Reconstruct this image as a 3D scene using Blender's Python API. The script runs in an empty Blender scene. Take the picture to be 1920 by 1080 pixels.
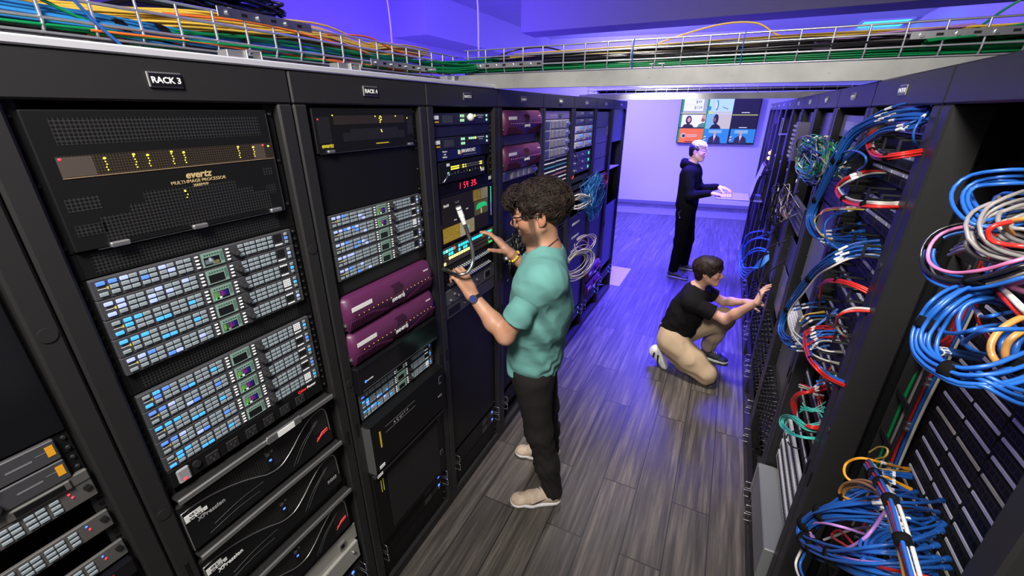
import bpy, bmesh, math, random
import numpy as np
from mathutils import Vector, Matrix
PI=math.pi
random.seed(7); np.random.seed(7)
scene=bpy.context.scene; C=scene.collection
# ---------------------------------------------------------------- camera
CF,CP,CY,CR=792.9,math.radians(22.76),math.radians(26.22),math.radians(0.13)
CAM=np.array([1.045,0.0,2.005]); W=1.45
_fw=np.array([-math.sin(CY)*math.cos(CP),math.cos(CY)*math.cos(CP),-math.sin(CP)])
_rt=np.array([math.cos(CY),math.sin(CY),0.0]); _up=np.cross(_rt,_fw)
_r=_rt*math.cos(CR)+_up*math.sin(CR); _u=-_rt*math.sin(CR)+_up*math.cos(CR)
cd=bpy.data.cameras.new('camera'); cam=bpy.data.objects.new('camera',cd); C.objects.link(cam)
cd.sensor_width=36; cd.lens=CF/1920*36; cd.clip_start=.02
m=Matrix.Identity(4)
for i in range(3):
    m[i][0]=_r[i]; m[i][1]=_u[i]; m[i][2]=-_fw[i]; m[i][3]=CAM[i]
cam.matrix_world=m; scene.camera=cam
def at(u,v,ax,val):
    d=_fw*CF+_r*(u-960)-_u*(v-540); t=(val-CAM[ax])/d[ax]
    return CAM+d*t
def AX(u,v,x): return at(u,v,0,x)
def AY(u,v,y): return at(u,v,1,y)
# ---------------------------------------------------------------- light
wd=bpy.data.worlds.new('world'); scene.world=wd; wd.use_nodes=True
wd.node_tree.nodes['Background'].inputs[0].default_value=(.30,.27,.6,1)
wd.node_tree.nodes['Background'].inputs[1].default_value=.045
scene.view_settings.view_transform='Standard'; scene.view_settings.look='None'
scene.view_settings.exposure=0.0; scene.view_settings.gamma=1
def area(name,loc,to,size,size2,power,col,spread=180):
    l=bpy.data.lights.new(name,'AREA'); l.shape='RECTANGLE'; l.size=size; l.size_y=size2
    l.energy=power; l.color=col; l.spread=math.radians(spread)
    o=bpy.data.objects.new(name,l); C.objects.link(o); o.location=loc
    o.rotation_euler=(Vector(to)-Vector(loc)).to_track_quat('-Z','Y').to_euler()
    return o
WHITE=(1,.96,.9); BLUE=(.11,.07,1); VIO=(.33,.25,1)
area('aisle_lamp',(.80,-.5,3.2),(.70,1.9,.1),.6,.6,68,WHITE,125)
area('aisle_lamp_side',(1.25,-.9,2.3),(.2,1.2,1.2),.8,.8,6,(1,.95,.88))
area('work_lamp_middle',(.35,2.7,3.2),(.95,2.9,0),.3,.3,24,(1,.93,.86),80)
area('added_person_light',(.25,3.5,2.5),(.72,5.7,1.3),.2,.2,6,(1,.95,.92),45)  # added white light on the keyboard person, no real work lamp
area('blue_lamp_far',(.2,7.6,3.2),(.4,7.9,0),2.2,2.2,640,(.085,.06,1),115)
area('blue_lamp_middle',(.75,5.6,3.2),(.7,5.4,0),.6,1.0,430,(.075,.045,1),96)
area('blue_lamp_wall',(-1.4,7.8,2.9),(.9,10.6,1.6),.25,.25,230,(.24,.21,1))
area('blue_lamp_left',(-1.6,3.0,2.35),(-1.7,4.0,3.4),1.6,3.0,160,(.10,.045,1))
area('blue_lamp_right',(2.4,6.0,2.5),(1.9,6.5,3.4),1.5,3.0,150,(.12,.05,1))
# ---------------------------------------------------------------- helpers
MATS={}
def mat(name,col,rough=.5,metal=0,emit=None,es=1.0,bump=None,spec=.5,alpha=1,var=None,coat=0,trans=0):
    if name in MATS: return MATS[name]
    m=bpy.data.materials.new(name); m.use_nodes=True; nt=m.node_tree; b=nt.nodes['Principled BSDF']
    b.inputs['Base Color'].default_value=(*col,1); b.inputs['Roughness'].default_value=rough
    b.inputs['Metallic'].default_value=metal; b.inputs['Specular IOR Level'].default_value=spec
    b.inputs['Coat Weight'].default_value=coat
    if emit:
        b.inputs['Emission Color'].default_value=(*emit,1); b.inputs['Emission Strength'].default_value=es
    if trans: b.inputs['Transmission Weight'].default_value=trans
    if alpha<1: b.inputs['Alpha'].default_value=alpha
    if bump or var:
        tc=nt.nodes.new('ShaderNodeTexCoord'); n=nt.nodes.new('ShaderNodeTexNoise')
        n.inputs['Scale'].default_value=(bump or var)[0]; n.inputs['Detail'].default_value=4
        nt.links.new(tc.outputs['Object'],n.inputs['Vector'])
        if bump:
            bp=nt.nodes.new('ShaderNodeBump'); bp.inputs['Strength'].default_value=bump[1]; bp.inputs['Distance'].default_value=bump[2] if len(bump)>2 else .002
            nt.links.new(n.outputs[0],bp.inputs['Height']); nt.links.new(bp.outputs[0],b.inputs['Normal'])
        if var:
            n2=nt.nodes.new('ShaderNodeTexNoise'); n2.inputs['Scale'].default_value=var[0]; n2.inputs['Detail'].default_value=5
            nt.links.new(tc.outputs['Object'],n2.inputs['Vector'])
            r=nt.nodes.new('ShaderNodeValToRGB'); r.color_ramp.elements[0].position=.3; r.color_ramp.elements[1].position=.7
            c1,c2=var[1],var[2]
            r.color_ramp.elements[0].color=(*c1,1); r.color_ramp.elements[1].color=(*c2,1)
            nt.links.new(n2.outputs[0],r.inputs[0]); nt.links.new(r.outputs[0],b.inputs['Base Color'])
    MATS[name]=m; return m
def cable_mat(name,col): return mat(name,col,.38,spec=.5,bump=(60,.12,.001))
BLK=mat('black_powdercoat',(.015,.0145,.015),.48,bump=(900,.12,.0004),spec=.4)
BLK2=mat('black_panel',(.0055,.0055,.006),.5,bump=(700,.08,.0004),spec=.22)
GLOSS=mat('black_gloss',(.006,.006,.008),.12)
DGREY=mat('dark_grey_face',(.045,.045,.05),.45,bump=(600,.08,.0004))
GREY=mat('grey_face',(.16,.16,.17),.45)
STEEL=mat('zinc_steel',(.55,.56,.58),.32,1,bump=(90,.1,.001))
ALU=mat('brushed_aluminium',(.50,.50,.50),.38,.9,bump=(50,.1,.001))
WHT=mat('white_plastic',(.75,.75,.74),.5)
LAB=mat('label_paper',(.82,.82,.8),.6)
YEL=mat('yellow_mark',(.7,.5,.03),.5)
RUB=mat('black_strap',(.0035,.0035,.004),.9,bump=(400,.3,.001),spec=.1)
PURP=mat('purple_plastic',(.085,.015,.062),.42,bump=(500,.06,.0005))
def led(name,c,s=4): return mat('lit_'+name,tuple(x*.3 for x in c),.5,emit=c,es=s)
L_Y=led('yellow',(1,.85,.05),3); L_R=led('red',(1,.02,.04),4); L_B=led('blue',(.04,.12,1),4); L_G=led('green',(.1,1,.3),1.6)
L_W=led('white',(1,1,1),1.3)
K_G=mat('key_grey',(.19,.22,.24),.5,emit=(.42,.52,.58),es=.15)
K_B=mat('key_lit_blue',(.05,.12,.35),.5,emit=(.09,.24,1),es=.9)
K_C=mat('key_lit_cyan',(.04,.2,.4),.5,emit=(.06,.42,1),es=.9)
K_L=mat('key_lit_pale',(.2,.22,.4),.5,emit=(.36,.45,1),es=.95)
K_W=mat('key_small_white',(.5,.5,.5),.5,emit=(1,1,1),es=.5)
def sm(o,flag=True):
    if flag:
        me=o.data
        me.polygons.foreach_set('use_smooth',[True]*len(me.polygons))
class MB:
    def __init__(s): s.v=[]; s.f=[]; s.mi=[]; s.m=[]; s.sm=[]
    def mat(s,m):
        if m not in s.m: s.m.append(m)
        return s.m.index(m)
    def add(s,vs,fs,m,smooth=False):
        o=len(s.v); s.v.extend([tuple(map(float,v)) for v in vs]); k=s.mat(m)
        for f in fs: s.f.append(tuple(i+o for i in f)); s.mi.append(k); s.sm.append(smooth)
        return s
    def box(s,x0,x1,y0,y1,z0,z1,m):
        return s.add([(x,y,z) for x in (x0,x1) for y in (y0,y1) for z in (z0,z1)],
          [(0,1,3,2),(4,6,7,5),(0,4,5,1),(2,3,7,6),(0,2,6,4),(1,5,7,3)],m)
    def cbox(s,x0,x1,y0,y1,z0,z1,m,b=.003):
        b=min(b,(x1-x0)*.45,(y1-y0)*.45,(z1-z0)*.45)
        vs=[];idx={}
        X=(x0,x1);Y=(y0,y1);Z=(z0,z1);sg=(1,-1)
        for i in (0,1):
            for j in (0,1):
                for k in (0,1):
                    p=(X[i],Y[j],Z[k])
                    for a in range(3):
                        q=[p[0]+sg[i]*b,p[1]+sg[j]*b,p[2]+sg[k]*b]; q[a]=p[a]
                        idx[i,j,k,a]=len(vs); vs.append(q)
        fs=[]
        for a in range(3):
            o1,o2=[t for t in range(3) if t!=a]
            for e in (0,1):
                l=[]
                for (c1,c2) in ((0,0),(1,0),(1,1),(0,1)):
                    t=[0,0,0]; t[a]=e; t[o1]=c1; t[o2]=c2; l.append(idx[(*t,a)])
                flip=(e==0)^(a==1)
                fs.append(tuple(l[::-1]) if flip else tuple(l))
        for a in range(3):   # edges along axis a
            o1,o2=[t for t in range(3) if t!=a]
            for c1 in (0,1):
                for c2 in (0,1):
                    t0=[0,0,0];t1=[0,0,0]
                    t0[o1]=t1[o1]=c1; t0[o2]=t1[o2]=c2; t0[a]=0; t1[a]=1
                    fs.append((idx[(*t0,o1)],idx[(*t1,o1)],idx[(*t1,o2)],idx[(*t0,o2)]))
        for i in (0,1):
            for j in (0,1):
                for k in (0,1): fs.append((idx[i,j,k,0],idx[i,j,k,1],idx[i,j,k,2]))
        return s.add(vs,fs,m)
    def cyl(s,p0,p1,r,m,n=12,r1=None,smooth=True,cap=True):
        p0=np.array(p0,float);p1=np.array(p1,float);d=p1-p0;L=np.linalg.norm(d);d=d/L
        a=np.array([1,0,0]) if abs(d[0])<.8 else np.array([0,1,0])
        e1=np.cross(d,a);e1/=np.linalg.norm(e1);e2=np.cross(d,e1); r1=r if r1 is None else r1
        vs=[];
        for p,rr in ((p0,r),(p1,r1)):
            for i in range(n):
                t=2*PI*i/n; vs.append(p+rr*(math.cos(t)*e1+math.sin(t)*e2))
        fs=[(i,(i+1)%n,n+(i+1)%n,n+i) for i in range(n)]
        s.add(vs,fs,m,smooth)
        if cap: s.add(vs,[tuple(range(n))[::-1],tuple(range(n,2*n))],m)
        return s
    def tube(s,pts,r,m,n=8,cap=True):
        P=np.array(pts,float); N=len(P)
        T=np.gradient(P,axis=0); T/=np.linalg.norm(T,axis=1)[:,None]+1e-12
        a=np.array([0,0,1.]) if abs(T[0][2])<.9 else np.array([1.,0,0])
        e=np.cross(T[0],a); e/=np.linalg.norm(e)
        R=r if hasattr(r,'__len__') else [r]*N
        ang=np.linspace(0,2*PI,n,endpoint=False); vs=[]
        for i in range(N):
            e=e-T[i]*(e@T[i]); e/=np.linalg.norm(e)+1e-12; g=np.cross(T[i],e)
            for t in ang: vs.append(P[i]+R[i]*(math.cos(t)*e+math.sin(t)*g))
        fs=[(i*n+j,i*n+(j+1)%n,(i+1)*n+(j+1)%n,(i+1)*n+j) for i in range(N-1) for j in range(n)]
        s.add(vs,fs,m,True)
        if cap: s.add(vs[:n]+vs[-n:],[tuple(range(n))[::-1],tuple(range(n,2*n))],m)
        return s
    def sph(s,c,r,m,n=10):
        rr=r if hasattr(r,'__len__') else (r,r,r); vs=[];fs=[]
        for i in range(n//2+1):
            th=PI*i/(n//2)
            for j in range(n):
                ph=2*PI*j/n; vs.append((c[0]+rr[0]*math.sin(th)*math.cos(ph),c[1]+rr[1]*math.sin(th)*math.sin(ph),c[2]+rr[2]*math.cos(th)))
        for i in range(n//2):
            for j in range(n): fs.append((i*n+j,(i+1)*n+j,(i+1)*n+(j+1)%n,i*n+(j+1)%n))
        return s.add(vs,fs,m,True)
    def prism(s,poly,y0,y1,m):   # poly in x,z ; extruded along y
        n=len(poly); vs=[(x,y0,z) for x,z in poly]+[(x,y1,z) for x,z in poly]
        return s.add(vs,[tuple(range(n)),tuple(range(n,2*n))[::-1]]+[(i,n+i,n+(i+1)%n,(i+1)%n) for i in range(n)],m)
    def mesh(s,name):
        me=bpy.data.meshes.new(name); me.from_pydata(s.v,[],s.f)
        for k in s.m: me.materials.append(k)
        me.polygons.foreach_set('material_index',s.mi); me.polygons.foreach_set('use_smooth',s.sm)
        me.update(); return me
    def build(s,name,parent=None,loc=None,rz=0,fix=True):
        me=s.mesh(name)
        if fix:
            bm=bmesh.new(); bm.from_mesh(me); bmesh.ops.recalc_face_normals(bm,faces=bm.faces[:]); bm.to_mesh(me); bm.free()
        return link(name,me,parent,loc,rz)
def link(name,me,parent=None,loc=None,rz=0):
    o=bpy.data.objects.new(name,me); C.objects.link(o)
    if parent: o.parent=parent
    if loc is not None: o.location=loc
    if rz: o.rotation_euler=(0,0,rz)
    return o
def tag(o,label=None,cat=None,group=None,kind=None):
    if label: o['label']=label
    if cat: o['category']=cat
    if group: o['group']=group
    if kind: o['kind']=kind
    return o
def thing(name,label,cat,loc=(0,0,0),rz=0,group=None,kind=None):
    o=bpy.data.objects.new(name,None); C.objects.link(o); o.location=loc; o.rotation_euler=(0,0,rz)
    o.empty_display_size=.02
    return tag(o,label,cat,group,kind)
_tc={}
def text_mesh(txt,size,m,depth=.0006,align='CENTER',shear=0,bold=0):
    key=(txt,round(size,5),m.name,align,shear,bold)
    if key in _tc: return _tc[key]
    cu=bpy.data.curves.new('t','FONT'); cu.body=txt; cu.size=size; cu.align_x=align; cu.extrude=depth; cu.shear=shear; cu.offset=bold
    cu.resolution_u=2
    ob=bpy.data.objects.new('t',cu); C.objects.link(ob)
    bpy.context.view_layer.update()
    dg=bpy.context.evaluated_depsgraph_get(); me=bpy.data.meshes.new_from_object(ob.evaluated_get(dg))
    bpy.data.objects.remove(ob)
    me.transform(Matrix.Rotation(PI/2,4,'X')); me.materials.clear(); me.materials.append(m)
    _tc[key]=me; return me
def text(name,txt,size,m,parent,loc,align='CENTER',shear=0,bold=0,**k):
    o=link(name,text_mesh(txt,size,m,align=align,shear=shear,bold=bold),parent,loc); return o
def spline(pts,n=40):
    P=np.array(pts,float)
    if len(P)==2: 
        t=np.linspace(0,1,max(4,n//4))[:,None]; return P[0]*(1-t)+P[1]*t
    d=np.r_[0,np.cumsum(np.linalg.norm(np.diff(P,axis=0),axis=1)**.5)]
    Q=np.vstack([2*P[0]-P[1],P,2*P[-1]-P[-2]]); out=[]
    t=np.linspace(0,d[-1],n)
    for x in t:
        i=min(np.searchsorted(d,x,side='right')-1,len(P)-2); i=max(i,0)
        s=(x-d[i])/(d[i+1]-d[i]+1e-9)
        a,b,c,e=Q[i],Q[i+1],Q[i+2],Q[i+3]
        out.append(.5*((2*b)+(-a+c)*s+(2*a-5*b+4*c-e)*s*s+(-a+3*b-3*c+e)*s**3))
    return np.array(out)
# ---------------------------------------------------------------- setting
def floor_material():
    m=bpy.data.materials.new('wood_plank_floor'); m.use_nodes=True; nt=m.node_tree; b=nt.nodes['Principled BSDF']; N=nt.nodes.new; K=nt.links.new
    tc=N('ShaderNodeTexCoord'); mp=N('ShaderNodeMapping'); mp.inputs['Rotation'].default_value=(0,0,PI/2); mp.inputs['Location'].default_value=(.35,.062,0)
    K(tc.outputs['Object'],mp.inputs[0])
    br=N('ShaderNodeTexBrick'); br.offset=.37; br.inputs['Scale'].default_value=1; br.inputs['Brick Width'].default_value=1.15; br.inputs['Row Height'].default_value=.192
    br.inputs['Mortar Size'].default_value=.0030; br.inputs['Mortar Smooth'].default_value=.1
    br.inputs['Color1'].default_value=(.15,.15,.15,1); br.inputs['Color2'].default_value=(.85,.85,.85,1); br.inputs['Mortar'].default_value=(0,0,0,1)
    K(mp.outputs[0],br.inputs[0])
    sp=N('ShaderNodeMapping'); sp.inputs['Scale'].default_value=(42,1.8,1); K(tc.outputs['Object'],sp.inputs[0])
    ad=N('ShaderNodeVectorMath'); ad.operation='ADD'; K(sp.outputs[0],ad.inputs[0])
    sc=N('ShaderNodeVectorMath'); sc.operation='SCALE'; sc.inputs['Scale'].default_value=37; K(br.outputs['Color'],sc.inputs[0]); K(sc.outputs[0],ad.inputs[1])
    n1=N('ShaderNodeTexNoise'); n1.inputs['Scale'].default_value=1; n1.inputs['Detail'].default_value=7; n1.inputs['Roughness'].default_value=.65; K(ad.outputs[0],n1.inputs[0])
    r=N('ShaderNodeValToRGB'); e=r.color_ramp.elements; e[0].position=.30; e[0].color=(.026,.022,.019,1); e[1].position=.76; e[1].color=(.19,.163,.14,1)
    x=r.color_ramp.elements.new(.52); x.color=(.078,.067,.058,1)
    K(n1.outputs[0],r.inputs[0])
    mx=N('ShaderNodeMixRGB'); mx.blend_type='MULTIPLY'; mx.inputs[0].default_value=.45; K(r.outputs[0],mx.inputs[1]); K(br.outputs['Color'],mx.inputs[2])
    m2=N('ShaderNodeMixRGB'); m2.inputs[2].default_value=(.012,.011,.010,1); K(br.outputs['Fac'],m2.inputs[0]); K(mx.outputs[0],m2.inputs[1])
    K(m2.outputs[0],b.inputs['Base Color'])
    rr=N('ShaderNodeMapRange'); rr.inputs[3].default_value=.34; rr.inputs[4].default_value=.6; K(n1.outputs[0],rr.inputs[0]); K(rr.outputs[0],b.inputs['Roughness'])
    bp=N('ShaderNodeBump'); bp.inputs['Strength'].default_value=.15; bp.inputs['Distance'].default_value=.002; K(n1.outputs[0],bp.inputs['Height']); K(bp.outputs[0],b.inputs['Normal'])
    return m
WALL=mat('painted_wall',(.62,.60,.66),.7,bump=(30,.05,.002))
CEIL=mat('ceiling_paint',(.55,.54,.58),.8,bump=(30,.05,.002))
SOF=mat('soffit_paint',(.27,.26,.28),.8)
def struct(name,b,**k):
    o=b.build(name); o['kind']='structure'; return o
struct('floor',MB().box(-4.5,4,-3,12.6,-.1,0,floor_material()))
struct('ceiling',MB().box(-4.5,4,-3,12.6,3.45,3.55,CEIL))
A=math.radians(8.98)
def rot(x,y): return (-1.148+x*math.cos(A)-y*math.sin(A),10.22+x*math.sin(A)+y*math.cos(A))
def rbox(x0,x1,y0,y1,z0,z1,m):
    b=MB(); vs=[(*rot(x,y),z) for x in (x0,x1) for y in (y0,y1) for z in (z0,z1)]
    return b.add(vs,[(0,1,3,2),(4,6,7,5),(0,4,5,1),(2,3,7,6),(0,2,6,4),(1,5,7,3)],m)
struct('wall_back',rbox(-4,6,0,.1,0,3.45,WALL))
struct('baseboard_back',rbox(-3.2,4.6,-.015,0,0,.07,mat('skirting',(.17,.16,.18),.6)))
struct('wall_left',MB().box(-3.6,-3.5,-3,10,0,3.45,WALL))
struct('wall_right',MB().box(3.5,3.6,-3,11.2,0,3.45,WALL))
# dropped soffits under the ceiling
struct('trim_1',MB().box(-1.1,3.5,4.55,4.9,2.745,3.45,SOF))
CYL=mat('cyan_diffuser',(.1,.4,.5),.5,emit=(.05,.75,1),es=1.6)
for i,(x,y) in enumerate(((2.8,9.6),(3.05,11.2))):
    t=thing('ceiling_light','square cyan ceiling light, '+('nearer' if i==0 else 'farther')+' of two at the right end of the room','ceiling light',(x,y-.6,3.45))
    MB().cbox(-.36,.36,-.36,.36,-.03,0,WHT,.004).build('frame',t); MB().box(-.32,.32,-.32,.32,-.034,-.03,CYL).build('diffuser',t)
for i,(x,l) in enumerate(((-1.914,'left'),(-.996,'right'))):
    tag(MB().tube(spline([(x,3.5,2.4),(x+.003,3.5,2.8),(x-.03,3.5,3.1),(x-.05,3.5,3.45)],16),.008,WHT,8).build('hanging_rod'),l+' pale rod hanging from the ceiling behind the left racks','rod')
tag(MB().cbox(-2.6,-.5,3.3,3.7,2.36,2.40,mat('dark_metal',(.05,.05,.06),.5),.004).build('ladder_tray'),'dark tray hung on two pale rods behind the left racks','cable tray')
struct('trim_2',MB().box(-3.5,-2.9,5.4,10.0,2.95,3.45,WALL))
# pale mats on the floor beyond the racks
PAD=mat('pale_mat',(.36,.35,.34),.7,bump=(200,.2,.001))
tag(MB().cbox(-.75,.10,4.92,5.62,0,.006,PAD,.002).build('floor_mat'),'pale square mat lying on the floor past the end of the left racks','mat')
b=MB(); q=[rot(-.3,-1.15),rot(3.3,-1.15),rot(3.3,-.5),rot(-.3,-.5)]
b.add([(x,y,0.0) for x,y in q]+[(x,y,.005) for x,y in q],[(3,2,1,0),(4,5,6,7),(0,1,5,4),(1,2,6,5),(2,3,7,6),(3,0,4,7)],mat('grey_mat',(.16,.15,.15),.8))
tag(b.build('floor_mat'),'long pale mat lying along the foot of the far wall','mat')
# ---------------------------------------------------------------- racks
UU=.0431; HT=2.1
def quad_screws(b,xs,y,zs,m=STEEL,r=.0042):
    for x in xs:
        for z in zs: b.cyl((x,y,z),(x,y-.003,z),r,m,8,r*.7)
def make_rack(side,y0,P,pw,label,plate=None,ep=.02,depth=.75,lit=None,near=False):
    if side=='L': t=thing('equipment_rack',label,'rack',(0,y0,0),PI/2,'tall black racks in the left row')
    else: t=thing('equipment_rack',label,'rack',(W,y0+P,0),-PI/2,'tall black racks in the right row')
    g=.0015
    MB().cbox(g,P-g,0,.06,2.02,HT,BLK,.004).build('header_panel',t)
    MB().cbox(g,P-g,.0,.06,0,.055,BLK,.004).box(g+.02,P-g-.02,.06,depth,.0,.03,BLK).build('base_frame',t)
    for k in (0,1):
        x0=g if k==0 else P-pw; x1=x0+pw-g
        b=MB().cbox(x0,x1,.0,.075,.055,2.02,BLK,.005)
        # door hinge stub and cover plug
        b.cyl(((x0+x1)/2,0,1.13+.5*k),((x0+x1)/2,-.002,1.13+.5*k),.014,BLK,16)
        b.cbox((x0+x1)/2-.004,(x0+x1)/2+.004,-.003,0,.9,.96,BLK2,.001)
        b.build('post',t)
    MB().box(g,.006,.075,depth,.03,2.07,BLK2).build('side_panel',t)
    MB().box(P-.006,P-g,.075,depth,.03,2.07,BLK2).build('side_panel',t)
    MB().box(g,P-g,depth-.01,depth,.03,2.07,BLK2).build('back_panel',t)
    MB().box(g,P-g,.06,depth,2.06,2.095,BLK).build('top_panel',t)
    for k in (0,1):   # mounting rails with a column of holes
        x0=pw-.004 if k==0 else P-pw-.022; b=MB().box(x0,x0+.026,ep+.006,ep+.010,.06,2.02,BLK)
        z=.08
        while z<2.0:
            b.box(x0+.009,x0+.017,ep+.0045,ep+.0065,z,z+.008,BLK2); z+=UU/3
        b.build('mounting_rail',t)
    if plate:
        w=.062 if side=='L' else .06; cx=P/2+(-.0 if side=='L' else 0)
        p=MB().cbox(cx-w/2,cx+w/2,-.004,0,2.046,2.074,ALU,.001).box(cx-w/2+.003,cx+w/2-.001,-.0048,-.004,2.0475,2.0715,GLOSS).build('name_plate',t)
        if len(plate)>1: text('lettering',plate,.0158,LAB,p,(cx+.001,-.0052,2.0542),bold=.0003)
    return t
YL,PL=.2525,.5725
YR,PR=1.345,.615
left_desc=['near left edge, mostly outside the picture','with the RACK 3 plate','with the RACK 4 plate','with the RACK 5 plate','behind the curly haired man, sixth plate','with drive caddies at its top, next after the purple units','with the blue cable tangle','with thin red cables and blue-lit blanking panels','last of the row, open and half empty']
plates=[None,'RACK 3','RACK 4','RACK 5','RACK 6','RACK 7','RACK 8','RACK 9','RACK 10']
RK={}
for k in range(-1,8):
    RK['L%d'%(k+3)]=make_rack('L',YL+PL*k,PL,.044,'tall black equipment rack '+left_desc[k+1],plates[k+1])
right_desc=['with thick blue cable loops, nearest on the right','with the RACK 12 plate and a long blue bundle','with the green and white cable tangle','with the dark cable hoops, behind the kneeling woman\'s hand','with the big vented lilac box','with the purple unit on its front, sixth on the right','holding the wire handle at its top','holding the pull-out keyboard tray','third from the far end on the right','second from the far end on the right','last one on the right by the far wall','with round white stickers on its post']
for k in range(-1,10):
    RK['R%d'%(k+1)]=make_rack('R',YR+PR*k if k>=0 else .60,PR if k>=0 else .745,.055,'tall black equipment rack '+right_desc[k+1],None if k<0 else 'RACK %d'%(12+k),ep=.04 if k>=0 else .135)
# silver cap strip on top of the left row
b=MB().cbox(-.13,.004,-.3,1.95,2.1,2.116,mat('bright_strip',(.72,.72,.76),.35,.5),.003)
tag(b.build('cap_rail'),'pale metal strip running along the top of the left racks','rail')
# ---------------------------------------------------------------- ladder beams across the aisle
def beam(y,z0,z1,label):
    b=MB(); h=z1-z0
    poly=[(y,z0),(y+.035,z0),(y+.035,z0+.004),(y+.004,z0+.004),(y+.004,z1-.004),(y+.035,z1-.004),(y+.035,z1),(y,z1)]
    n=len(poly); x0,x1=-.35,2.3
    vs=[(x0,p,q) for p,q in poly]+[(x1,p,q) for p,q in poly]
    b.add(vs,[tuple(range(n)),tuple(range(n,2*n))[::-1]]+[(i,n+i,n+(i+1)%n,(i+1)%n) for i in range(n)],GALV)
    for i in range(9):
        xx=x0+.15+i*.3
        if y<3: b.cyl((xx,y+.0,z0+h/2),(xx,y-.0015,z0+h/2),.005,GALV,8)
    return tag(b.build('support_beam'),label,'beam')
GALV=mat('galvanised_channel',(.3,.3,.295),.5,.3,var=(7,(.23,.23,.225),(.35,.35,.34)))
beam(1.93,2.1,2.16,'grey metal channel spanning the aisle on top of the racks, nearer one')
beam(4.28,2.1,2.145,'grey metal channel spanning the aisle, farther one above the wall screen')
# ---------------------------------------------------------------- wire trays
WR=.0036
WIRE=mat('zinc_wire',(.78,.78,.82),.32,.9)
def wire_tray(p0,p1,side,w,zs,pitch,label,r=WR):
    """p0,p1: ends of the near bottom edge; side: unit vector towards the far side"""
    p0=np.array(p0,float);p1=np.array(p1,float);L=np.linalg.norm(p1-p0);d=(p1-p0)/L;sd=np.array(side,float)
    t=thing('cable_tray',label,'cable tray',tuple(p0))
    up=np.array([0,0,1.])
    lw=MB()
    for z in zs:
        for o in (0,w): lw.cyl(sd*o+up*z,sd*o+up*z+d*L,r,WIRE,6)
    for q in np.arange(.05,w-.02,.05): lw.cyl(sd*q,sd*q+d*L,r,WIRE,6)
    lw.build('long_wires',t)
    cw=MB(); n=int(L/pitch)
    for i in range(n+1):
        q=d*(i*pitch+.02); zt=zs[-1]
        cw.tube([q+up*zt,q+up*.02,q+sd*.006+up*.005,q+sd*.02-up*.002,q+sd*(w-.02)-up*.002,q+sd*(w-.006)+up*.005,q+sd*w+up*.02,q+sd*w+up*zt],r,WIRE,6)
    cw.build('cross_wires',t)
    return t
T1=wire_tray((-.25,-.25,2.15),(-.25,2.02,2.15),(-1,0,0),.40,(0.0,.027,.068,.098),.088,'long wire mesh cable tray above the left racks')
T2=wire_tray((-.22,2.03,2.172),(2.3,2.03,2.172),(0,1,0),.30,(0.0,.032,.072,.103),.1,'wire mesh cable tray crossing the aisle, nearer one above the channel')
T3=wire_tray((-.3,4.34,2.15),(1.9,4.34,2.15),(0,1,0),.2,(0.0,.03,.06),.09,'wire mesh cable tray crossing the aisle, farther one',.002)
# splice bars
def splice(name,c,ax,L,label,parent):
    b=MB()
    def pt(a,n,z): return (c[0]+(a if ax==0 else n),c[1]+(n if ax==0 else a),c[2]+z)
    def bx(a0,a1,n0,n1,z0,z1,m):
        p=pt(a0,n0,z0);q=pt(a1,n1,z1)
        b.cbox(min(p[0],q[0]),max(p[0],q[0]),min(p[1],q[1]),max(p[1],q[1]),p[2],q[2],m,.001)
    s=-1 if ax==0 else 1
    bx(-L/2,L/2,0,s*.003,-.012,.012,STEEL)
    for i in range(int(L/.045)):
        a=-L/2+.03+i*.045
        if i%2: bx(a-.009,a+.009,s*.003,s*.0036,-.004,.004,BLK2)
        else:
            p=pt(a,s*.003,0);q=pt(a,s*.009,0); b.cyl(p,q,.007,STEEL,8)
    o=b.build(name); return tag(o,label,'bracket')
splice('splice_bar',(-.242,.985,2.248),1,.30,'perforated metal splice bar high on the left cable tray',None)
splice('splice_bar',(-.242,1.60,2.175),1,.42,'perforated metal splice bar on the left cable tray near its corner',None)
splice('splice_bar',(.02,2.022,2.205),0,.36,'perforated metal splice bar at the corner of the two cable trays',None)
splice('splice_bar',(1.66,2.022,2.235),0,.30,'perforated metal splice bar at the right end of the crossing tray',None)
def clip(c,ax,label):
    b=MB()
    def bx(*a): b.cbox(*a,ALU,.001)
    if ax==1:
        bx(c[0]-.03,c[0]+.006,c[1]-.05,c[1]-.006,c[2],c[2]+.018)
        q=.003; X0,X1=c[0]-.02,c[0]+.012; Y0,Y1=c[1]-.006,c[1]+.034
        bx(X0,X1,Y0,Y1,c[2],c[2]+q); bx(X0,X1,Y0,Y1,c[2]+.019,c[2]+.022); bx(X0,X1,Y0,Y0+q,c[2],c[2]+.022); bx(X0,X1,Y1-q,Y1,c[2],c[2]+.022)
    else:
        bx(c[0]-.022,c[0]+.022,c[1]-.012,c[1]+.02,c[2],c[2]+.003)
        for s in (-.022,.019): bx(c[0]+s,c[0]+s+.003,c[1]-.012,c[1]+.02,c[2],c[2]+.022)
        bx(c[0]-.03,c[0]-.012,c[1]-.014,c[1]+.02,c[2]+.018,c[2]+.022); bx(c[0]+.004,c[0]+.03,c[1]-.014,c[1]+.02,c[2]+.018,c[2]+.022)
    return tag(b.build('tray_clip'),label,'bracket')
clip((-.045,.756,2.117),1,'small grey tray clip above the right part of RACK 3')
clip((-.045,1.085,2.117),1,'small grey tray clip above the middle of RACK 4')
clip((-.045,1.65,2.117),1,'small grey tray clip above RACK 5 near the tray corner')
clip((.72,1.985,2.16),0,'small grey clip holding the crossing tray at mid aisle')
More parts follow.
